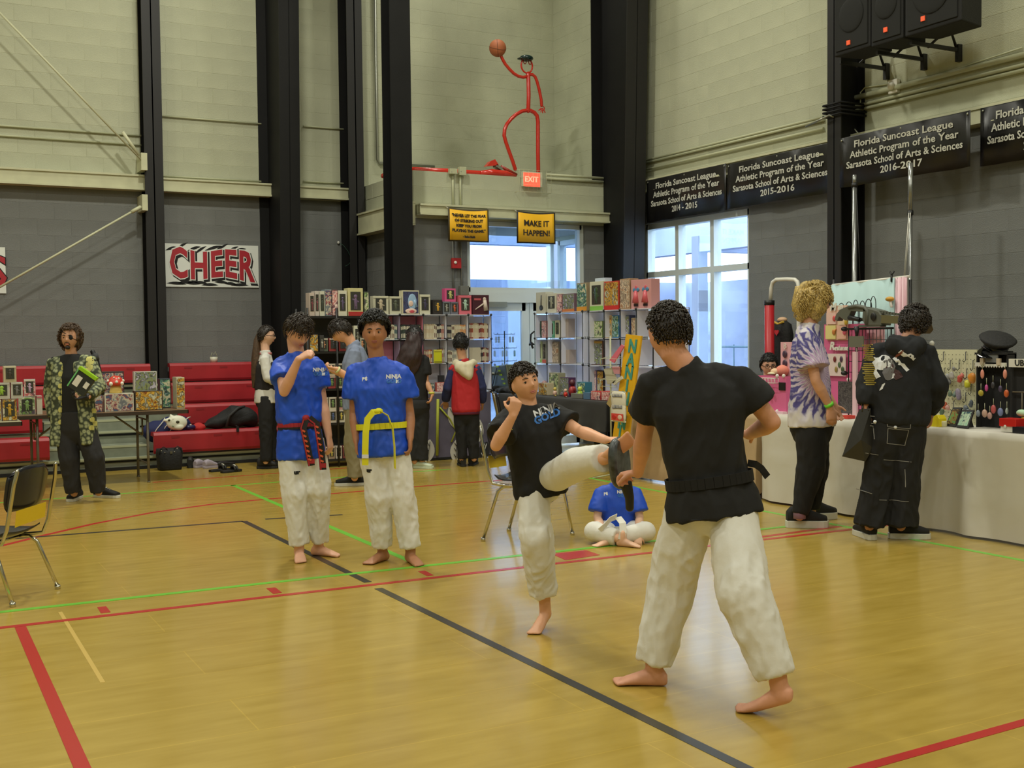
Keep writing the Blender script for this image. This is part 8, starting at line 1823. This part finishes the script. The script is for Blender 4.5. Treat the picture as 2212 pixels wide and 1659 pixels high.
# ---- black hooded visitor ------------------------------------------------------
D=8.33; p=lambda x,y,d=0: PD(x,y,D+d)
J=dict(head=p(1976,698,.06),hM=HM(RH*.65+FH*.75,tilt=-.45),shL=p(1896,757,.02),shR=p(2000,757,0),elL=p(1872,828,.03),wrL=p(1868,880,-.02),elR=p(2024,832,-.02),wrR=p(2010,892,.12),hipL=p(1918,915,0),hipR=p(1966,915,0),knL=p(1898,1022,.02),knR=p(1956,1024,0),anL=p(1878,1142,.02),anR=p(1946,1146,.0))
J['anL'].z=.10; J['anR'].z=.10
t=person(G(1930,1165),'person in black hooded sweatshirt and wide black trousers with white stitching')
F=make_body(t,J,.98,skin('tan2',(186,132,102)),.0075,hands={'L':(V((0,0,-1)),RH,.9,-1),'R':(V((0,0,-1))+FH*.3,-RH,.5,1)})
face_parts(t,F,brow='dark'); hair_cap(t,F,M_hairs['dark'],hz=(.35,-.45,-.62),size=(1.22,1.18,1.12),seed=61,lumps=((.016,18),(.008,40)),strands=600,slen=.06,sr=.0045,curl=.005)
P=lambda x,y,z: F.J['head']+F.M@V((x,y,z))*F.s
bm=BM(); prism(bm,[P(-.09,.05,.05),P(-.085,.15,.02),P(-.05,.19,.01),P(.05,.19,.01),P(.085,.15,.02),P(.09,.05,.05)],F.M@V((0,0,-.006))); obj('visor_brim',bm,mat('brown visor',(96,80,58),rough=.4),t)
bm=BM(); tube(bm,[P(-.088,.05,.045),P(-.095,-.03,.05),P(-.06,-.10,.052),P(0,-.125,.055),P(.06,-.10,.052),P(.095,-.03,.05),P(.088,.05,.045)],.010,6); obj('visor_strap',bm,M_blacks,t)
M_hood=mat('washed black fleece',(24,26,30),rough=.9)
def hd(bm):
    q=F.sc-F.u.cross(F.sr)*0; back=-FH*.09
    tube(bm,[F.sc+back+V((0,0,.04))-RH*.09,F.sc+back*1.35+V((0,0,-.02)),F.sc+back+V((0,0,.04))+RH*.09],[.06,.075,.06],14,'round'); tube(bm,[F.sc+V((0,0,.07))-RH*.07-FH*.02,F.sc+V((0,0,.05))-FH*.10,F.sc+V((0,0,.07))+RH*.07-FH*.02],.045,12,'round'); ell(bm,F.sc-FH*.11-V((0,0,.06)),.09,.05,.08,M3)
so=shirt(t,F,M_hood,[(-.02,.195,.15),(.05,.215,.165),(.3,.215,.16),(.6,.21,.15),(.85,.20,.13),(.97,.16,.105),(1.07,.10,.09)],sleeve=1.0,sr=(.09,.082),forearm=.95,fr=(.078,.055),seed=63,wr=((.014,7),(.006,18)),extra=hd,vox=.011)
M_gold=mat('gold print ink',(150,130,40),rough=.6)
vs,fs=txt2('CHAMPION OF NIGHT',.062,spacing=1.0); vs=[(y*1.25,x*.52) for x,y in vs]; vs=[(-a,b2) for a,b2 in vs]
for k_ in range(26):
    w_=.040*(.6+.4*abs(math.sin(k_*1.9))); y=.17-.0135*k_
    if k_ in (13,): continue
    v2,f2=grid_rect(-w_,w_,y-.0038,y+.0038,6,1); decal('gold_print_line',so,v2,f2,PD(1903,782,D-.3),RH,(0,0,1),M_gold,.003)
for (x,y,w_,h,m,a) in ((1930,785,.05,.045,M_logow,.2),(1940,800,.035,.07,mat('grey print',(96,94,96)),.0),(1916,800,.012,.06,M_logow,.1),(1975,768,.055,.010,M_logow,-.4),(1965,788,.06,.009,M_logow,-.75),(1960,765,.02,.014,mat('rust print',(120,60,44)),.3),(1946,815,.014,.02,M_logow,0),(1926,838,.010,.022,M_logow,0),(1950,805,.05,.02,mat('dark red print',(60,28,30)),-.9)):
    v2,f2=grid_rect(-w_,w_,-h,h,5,3); v2=[(q[0]*math.cos(a)-q[1]*math.sin(a)+.008*math.sin(q[1]*70),q[0]*math.sin(a)+q[1]*math.cos(a)+.008*math.sin(q[0]*90)) for q in v2]; decal('back_print',so,v2,f2,PD(x,y,D-.3),RH,(0,0,1),m,.0035)
po=pants(t,F,mat('black denim',(19,19,20),rough=.85),r=(.125,.112,.108,.105),trx=(.19,.145),seed=65,hem=1.0,top=.12,wr=((.016,7),(.008,18)),hemr={'L':.11,'R':.118})
M_st=mat('white stitching',(130,128,124),rough=.7)
for poly in (((1896,903),(1918,905),(1916,921),(1896,919),(1896,903)),((1935,907),(1985,909),(1983,930),(1936,926),(1935,907)),((1937,930),(1980,933),(1976,968),(1935,963),(1937,930)),((1896,925),(1912,926),(1912,955)),((1886,985),(1920,990)),((1930,1000),(1988,1004)),((1872,1066),(1906,1076)),((1922,1090),(1984,1092)),((1975,1020),(1976,1060)),((1876,1040),(1890,1005))):
    vs=[];fs=[]; o_=PD(poly[0][0],poly[0][1],D-.3)
    for i in range(len(poly)-1):
        a=PD(*poly[i],D-.3)-o_; b2=PD(*poly[i+1],D-.3)-o_; A=V((a.dot(RH),a.z)); B2=V((b2.dot(RH),b2.z)); dd=(B2-A); nn=V((-dd.y,dd.x)).normalized()*.0022; K=8
        for j in range(K): q0=A+dd*j/K; q1=A+dd*(j+1)/K; n0=len(vs); vs+=[tuple(q0-nn),tuple(q1-nn),tuple(q1+nn),tuple(q0+nn)]; fs.append((n0,n0+1,n0+2,n0+3))
    decal('stitch_line',po,vs,fs,o_,RH,(0,0,1),M_st,.003)
for x,y in ((1890,911),(1962,926)): bm=BM(); q=PD(x,y,D-.14); hh=bvh_of(po).ray_cast(PD(x,y,D-.4),FWD); q=hh[0] if hh[0] else q; ell(bm,q,.012,.012,.012); obj('snap_button',bm,M_logow,t)
for (x,y),d in (((1868,1160),FH-RH*.1),((1964,1163),RH*.95-FH*.15)): shoe_part(t,G(x,y),d,.30,M_sk,M_sw,s=1.15,hs=1.1,sole=1.3)
c=J['wrL']+V((0,0,-.09)); t2=thing('shopping_bag',c,'dark translucent plastic shopping bag hanging from the hooded visitor hand','bag')
q=lambda x,y,d=-.05: PD(x,y,D+d); bm=BM(); F1=[q(1856,884),q(1881,882),q(1887,968),q(1869,997),q(1819,986),q(1840,925)]; F2=[q(1858,884,.09),q(1880,882,.09),q(1884,965,.11),q(1866,990,.11),q(1826,980,.11),q(1843,925,.10)]
a1=[bm.verts.new(v) for v in F1]; b1=[bm.verts.new(v) for v in F2]; ce=bm.verts.new(q(1860,950,-.10))
for i in range(6): bm.faces.new((a1[i],a1[(i+1)%6],ce)); bm.faces.new((a1[(i+1)%6],a1[i],b1[i],b1[(i+1)%6]))
bm.faces.new(b1); obj('bag_body',bm,mat('thin black plastic',(40,39,36),rough=.3),t2); bm=BM(); tube(bm,[q(1862,890),q(1864,872,-.03),q(1872,872,-.02),q(1876,888)],.008,6); obj('handle_loop',bm,mat('thin black plastic',(40,39,36)),t2)
# ---- seller ------------------------------------------------------------------
X=8.15; h=PX(1661,790,X); D=proj(h)[2]; t=person((h.x+.02,h.y),'person with black hair and glasses sitting low behind the pink panels'); c0=V((h.x,h.y,0)); fd=(CAM-h); fd.z=0; fd.normalize(); rd=V((fd.y,-fd.x,0))
z0=h.z; J=dict(head=h,hM=HM(fd-rd*.15,tilt=-.12),shR=c0+rd*.17+V((0,0,z0-.24)),shL=c0-rd*.17+V((0,0,z0-.24)),elR=c0+rd*.24+fd*.05+V((0,0,z0-.5)),elL=c0-rd*.24+fd*.05+V((0,0,z0-.5)),wrR=c0+rd*.15+fd*.17+V((0,0,z0-.60)),wrL=c0-rd*.15+fd*.17+V((0,0,z0-.60)),hipR=c0-fd*.05+rd*.08+V((0,0,z0-.72)),hipL=c0-fd*.05-rd*.08+V((0,0,z0-.72)),knR=c0-rd*-.30+fd*.22+V((0,0,.42)),knL=c0-rd*.30+fd*.22+V((0,0,.42)),anR=c0+rd*.3+fd*.1+V((0,0,.1)),anL=c0-rd*.3+fd*.1+V((0,0,.1)))
F=make_body(t,J,.96,skin('fair3',(216,164,138)),.009,hands={'R':(fd,-V((0,0,1)),.5,-1),'L':(fd,-V((0,0,1)),.5,1)}); face_parts(t,F,brow='black'); hair_cap(t,F,M_hairs['black'],hz=(.42,.0,-.45),size=(1.14,1.08,1.12),seed=71,strands=300,slen=.04)
shirt(t,F,mat('red knit',(170,40,50),rough=.8),[(0,.17,.12),(.4,.165,.12),(.8,.18,.12),(.95,.16,.1),(1.08,.09,.08)],sleeve=1,forearm=.9,seed=71); pants(t,F,M_blacks,seed=72,hem=1.0)
P=lambda x,y,z: F.J['head']+F.M@V((x,y,z))*F.s; bm=BM()
for e in (-1,1): tube(bm,[P(e*.032+.024*math.cos(a),.10,.004+.016*math.sin(a)) for a in [2*math.pi*i/12 for i in range(13)]],.003,6); tube(bm,[P(e*.056,.10,.008),P(e*.08,.03,.008),P(e*.08,-.01,.008)],.003,6)
tube(bm,[P(-.008,.102,.006),P(.008,.102,.006)],.003,6); obj('glasses',bm,M_dark,t)
bm=BM(); lathe(bm,(h.x+.03,h.y,0),[(.19,0),(.19,.31),(.17,.32)],16); tag(obj('stool',bm,M_dg),'dark stool carrying the seller behind the stall','stool')
# ---- red and navy jacket kid ----------------------------------------------------
g0=G(1010,1008); D=proj(g0)[2]; p=lambda x,y,d=0: PD(x,y,D+d)
J=dict(head=p(995,742,0),hM=HM(FH-RH*.1,tilt=-.05),shL=p(980,796,0),shR=p(1028,796,0),elL=p(968,838,.02),wrL=p(962,868,.14),elR=p(1040,836,.02),wrR=p(1042,872,.12),hipL=p(994,890,0),hipR=p(1020,890,0),knL=p(997,942,0),knR=p(1022,942,0),anL=p(998,993,0),anR=p(1024,993,0))
J['anL'].z=J['anR'].z=.09
t=person(g0,'kid seen from behind in red jacket with navy sleeves and cream hood')
F=make_body(t,J,.92,skin('mid',(204,154,124)),.009,hands={'L':(FH-V((0,0,.5)),-V((0,0,1)),.5,1),'R':(FH-V((0,0,.8)),-RH,.5,1)}); hair_cap(t,F,M_hairs['black'],hz=(.3,-.3,-.55),size=(1.10,1.06,1.10),seed=81,strands=320)
shirt(t,F,mat('navy sleeve cloth',(38,46,92),rough=.8),[(.6,.12,.09),(.9,.15,.09),(1.0,.1,.07)],sleeve=1,sr=(.068,.066),forearm=.9,fr=(.062,.05),seed=83,name='sleeves')
shirt(t,F,mat('red jacket cloth',(176,30,36),rough=.8),[(-.02,.165,.13),(.05,.182,.145),(.4,.18,.14),(.8,.175,.13),(.95,.15,.11),(1.05,.10,.08)],sleeve=.12,sr=(.075,.07),yoke=.06,seed=84,name='jacket'); bm=BM(); loft(bm,[F.sec(-.06,.166,.132),F.sec(.0,.172,.136)],26); obj('waistband',bm,mat('maroon rib knit',(90,24,50),rough=.9),t)
bm=BM(); sc=F.sc; tube(bm,[sc-RH*.10+V((0,0,.06)),sc-FH*.10+V((0,0,.02)),sc+RH*.10+V((0,0,.06))],[.05,.06,.05],12,'round'); tube(bm,[sc-FH*.10+V((0,0,.02))-RH*.05,sc-FH*.125-V((0,0,.07))+RH*.03],[.07,.05],12,'round'); tube(bm,[sc-FH*.10+V((0,0,.04))+RH*.07,sc-FH*.125-V((0,0,.09))+RH*.05],[.05,.045],12,'round'); finalize('hood',bm,mat('cream fleece',(206,198,170),rough=.9),t,.01,2,((.008,14),))
pants(t,F,M_blacks,r=(.09,.078,.066,.06),trx=(.15,.12),seed=85,hem=1.0)
for x,y,e in ((998,1006,0),(1022,1004,0)): shoe_part(t,G(x,y),FH+RH*(.2 if x>1010 else -.2),.27,M_bs,M_bs,lace=False,hs=1.3)
# ---- long haired woman -------------------------------------------------------------
g0=G(903,1012); D=proj(g0)[2]; p=lambda x,y,d=0: PD(x,y,D+d)
J=dict(head=p(896,727,0),hM=HM(FH-RH*.25,tilt=-.1),shL=p(872,778,0),shR=p(917,776,0),elL=p(868,826,.05),wrL=p(874,860,.16),elR=p(920,824,-.02),wrR=p(934,852,-.08),hipL=p(886,876,0),hipR=p(910,876,0),knL=p(890,940,0),knR=p(909,940,0),anL=p(896,1003,0),anR=p(912,1003,0))
J['anL'].z=J['anR'].z=.08
t=person(g0,'woman seen from behind with long dark hair and black clothes at the bookshelf')
F=make_body(t,J,.93,skin('mid2',(204,152,118)),.009,hands={'L':(FH,-V((0,0,1)),.5,1),'R':(V((0,0,-1))-RH*.3,-RH,.6,1)}); hair_cap(t,F,M_hairs['black'],hz=(.3,-.6,-.9),size=(1.2,1.12,1.1),seed=91,strands=250)
shirt(t,F,M_blacks,[(-.1,.17,.14),(.2,.155,.13),(.5,.155,.13),(.8,.17,.13),(.95,.15,.1),(1.06,.09,.07)],sleeve=.7,sr=(.078,.085),seed=93); pants(t,F,mat('charcoal cloth',(30,31,32),rough=.85),r=(.105,.095,.08,.075),trx=(.18,.15),seed=94,hem=.95)
bm=BM(); h=J['head']; loft(bm,[(h-FH*.02+V((0,0,.05)),RH,FH,.085,.085),(h-FH*.04-V((0,0,.03)),RH,FH,.105,.095),(h-FH*.07-V((0,0,.12))-RH*.02,RH,FH,.125,.085),(h-FH*.11-V((0,0,.24))-RH*.05,RH,FH,.15,.06),(h-FH*.13-V((0,0,.36))-RH*.08,RH,FH,.15,.045),(h-FH*.12-V((0,0,.45))-RH*.10,RH,FH,.09,.03)],26,2.2); lump(bm,.02,14,3); bmesh.ops.subdivide_edges(bm,edges=bm.edges[:],cuts=2,use_grid_fill=True); lump(bm,.012,30,5); obj('long_hair',bm,M_hairs['auburn'],t)
bm=BM(); a=lerp(J['wrR'],J['elR'],.12); tube(bm,[a-V((0,0,.01)),a+V((0,0,.012))],.034,14); obj('wristband',bm,mat('yellow wristband',(206,206,90)),t)
M_fl=mat('pale green flats',(196,206,180),rough=.5)
for x,y,d in ((897,1005,RH*.3+FH),(915,1012,RH*.95-FH*.3)): shoe_part(t,G(x,y),d,.25,M_fl,M_fl,lace=False,hs=.8)
# ---- man in the grey shirt --------------------------------------------------------
g0=G(757,1049); D=proj(g0)[2]; p=lambda x,y,d=0: PD(x,y,D+d)
J=dict(head=p(736,716,-.02),hM=HM(-RH*.95-FH*.15,tilt=-.7),shL=p(766,762,-.17),shR=p(770,758,.17),elL=p(760,820,-.20),wrL=p(727,797,-.28),elR=p(752,812,.16),wrR=p(716,800,.08),hipL=p(772,880,-.09),hipR=p(774,878,.09),knL=p(762,955,-.09),knR=p(772,950,.1),anL=p(766,1035,-.09),anR=p(778,1028,.1))
J['anL'].z=J['anR'].z=.09
t=person(g0,'man in grey shirt and khaki trousers bending over a phone between the boys')
F=make_body(t,J,1.0,skin('fair4',(220,166,132)),.008,hands={'L':(-RH*.95+V((0,0,.15)),V((0,0,.9))+FH*.3,.9,1),'R':(-RH*.95-FH*.2,V((0,0,1)),.5,-1)}); face_parts(t,F,brow='dark'); hair_cap(t,F,M_hairs['dark'],hz=(.28,-.05,-.5),size=(1.08,1.05,1.06),seed=101,strands=420,slen=.07)
shirt(t,F,mat('grey chambray',(118,128,150),rough=.85,var=.06),[(-.05,.19,.155),(.2,.18,.15),(.5,.18,.145),(.8,.185,.14),(.95,.16,.11),(1.08,.10,.085)],sleeve=.75,sr=(.082,.088),seed=103,extra=lambda bm: tube(bm,[F.sc+V((0,0,.05)),F.sc+V((0,0,.09))-RH*.03],.068,14)); pants(t,F,mat('khaki cotton',(134,126,96),rough=.85),r=(.11,.098,.085,.08),trx=(.18,.15),seed=104,hem=1.0)
bm=BM(); tube(bm,[lerp(J['wrL'],J['elL'],.04),lerp(J['wrL'],J['elL'],.13)],.036,14); obj('wristband',bm,mat('pale wristband',(206,216,160)),t)
for x,y in ((755,1049),(775,1042)): shoe_part(t,G(x,y),-RH*.95-FH*.1,.31,M_sk,M_sw,s=1.1)
c=p(706,795,-.20); t2=thing('phone',c,'black phone held by the man in the grey shirt','phone'); bm=BM(); box(bm,c,(.13,.07,.009),M3@Matrix.Rotation(.25,3,'Y')); obj('phone_body',bm,M_glove,t2,bevel=.003); bm=BM(); box(bm,c+V((0,0,.005)),(.12,.062,.003),M3@Matrix.Rotation(.25,3,'Y')); obj('screen',bm,mat('phone screen',(60,66,74),rough=.1),t2)
# ---- girl in the vest -----------------------------------------------------------------
g0=G(575,1012); D=proj(g0)[2]; p=lambda x,y,d=0: PD(x,y,D+d)
J=dict(head=p(576,726,0),hM=HM(RH*.95+FH*.1,tilt=-.03),shR=p(572,776,-.15),shL=p(576,774,.15),elR=p(578,816,-.18),wrR=p(604,824,-.10),elL=p(582,816,.18),wrL=p(604,824,.10),hipR=p(574,862,-.08),hipL=p(576,862,.08),knR=p(574,932,-.08),knL=p(583,930,.08),anR=p(574,1002,-.08),anL=p(588,996,.1))
J['anL'].z=J['anR'].z=.09
t=person(g0,'girl with glasses and very long ponytail in black vest over white shirt')
F=make_body(t,J,.94,skin('pale',(220,176,150)),.009,hands={'R':(RH,V((0,0,1)),.6,1),'L':(RH,V((0,0,1)),.6,-1)}); face_parts(t,F,brow='dark'); hair_cap(t,F,M_hairs['dark'],hz=(.5,.1,-.5),size=(1.06,1.06,1.06),seed=111,strands=220)
shirt(t,F,mat('white shirt cotton',(206,204,196),rough=.8),[(-.1,.168,.142),(.1,.168,.142),(.5,.145,.12),(.9,.15,.1),(1.1,.075,.07)],sleeve=1,sr=(.07,.062),forearm=.9,fr=(.062,.045),seed=113)
shirt(t,F,mat('black vest cloth',(26,22,24),rough=.8),[(.22,.162,.138),(.5,.158,.132),(.8,.165,.125),(.95,.13,.09)],sleeve=.02,sr=(.05,.05),yoke=.035,seed=114,name='vest')
bm=BM(); loft(bm,[(F.sc+V((0,0,.05)),RH,FH,.075,.07),(F.sc+V((0,0,.075)),RH,FH,.068,.062)],20); obj('striped_scarf',bm,mat('striped scarf',(190,120,120),rough=.8),t)
pants(t,F,M_blacks,r=(.098,.082,.07,.065),trx=(.165,.14),seed=115,hem=1.0)
bm=BM(); tube(bm,[p(564,716,0),p(556,735,0),p(553,775,-.02),p(551,810,-.02),p(548,836,-.02)],[.03,.042,.05,.045,.015],14,'round'); lump(bm,.01,25,3); obj('ponytail',bm,M_hairs['lbrown'],t); P=lambda x,y,z: F.J['head']+F.M@V((x,y,z))*F.s; bm=BM()
for e in (-1,1): tube(bm,[P(e*.032+.02*math.cos(a),.10,.004+.016*math.sin(a)) for a in [2*math.pi*i/12 for i in range(13)]],.0025,6); tube(bm,[P(e*.052,.10,.008),P(e*.08,.0,.008)],.0025,6)
obj('glasses',bm,M_dark,t)['kind']='stuff'
for x,y in ((578,1012),(590,1006)): shoe_part(t,G(x,y),RH*.9+FH*.1,.25,M_bs,M_bs,lace=False,hs=1.4)
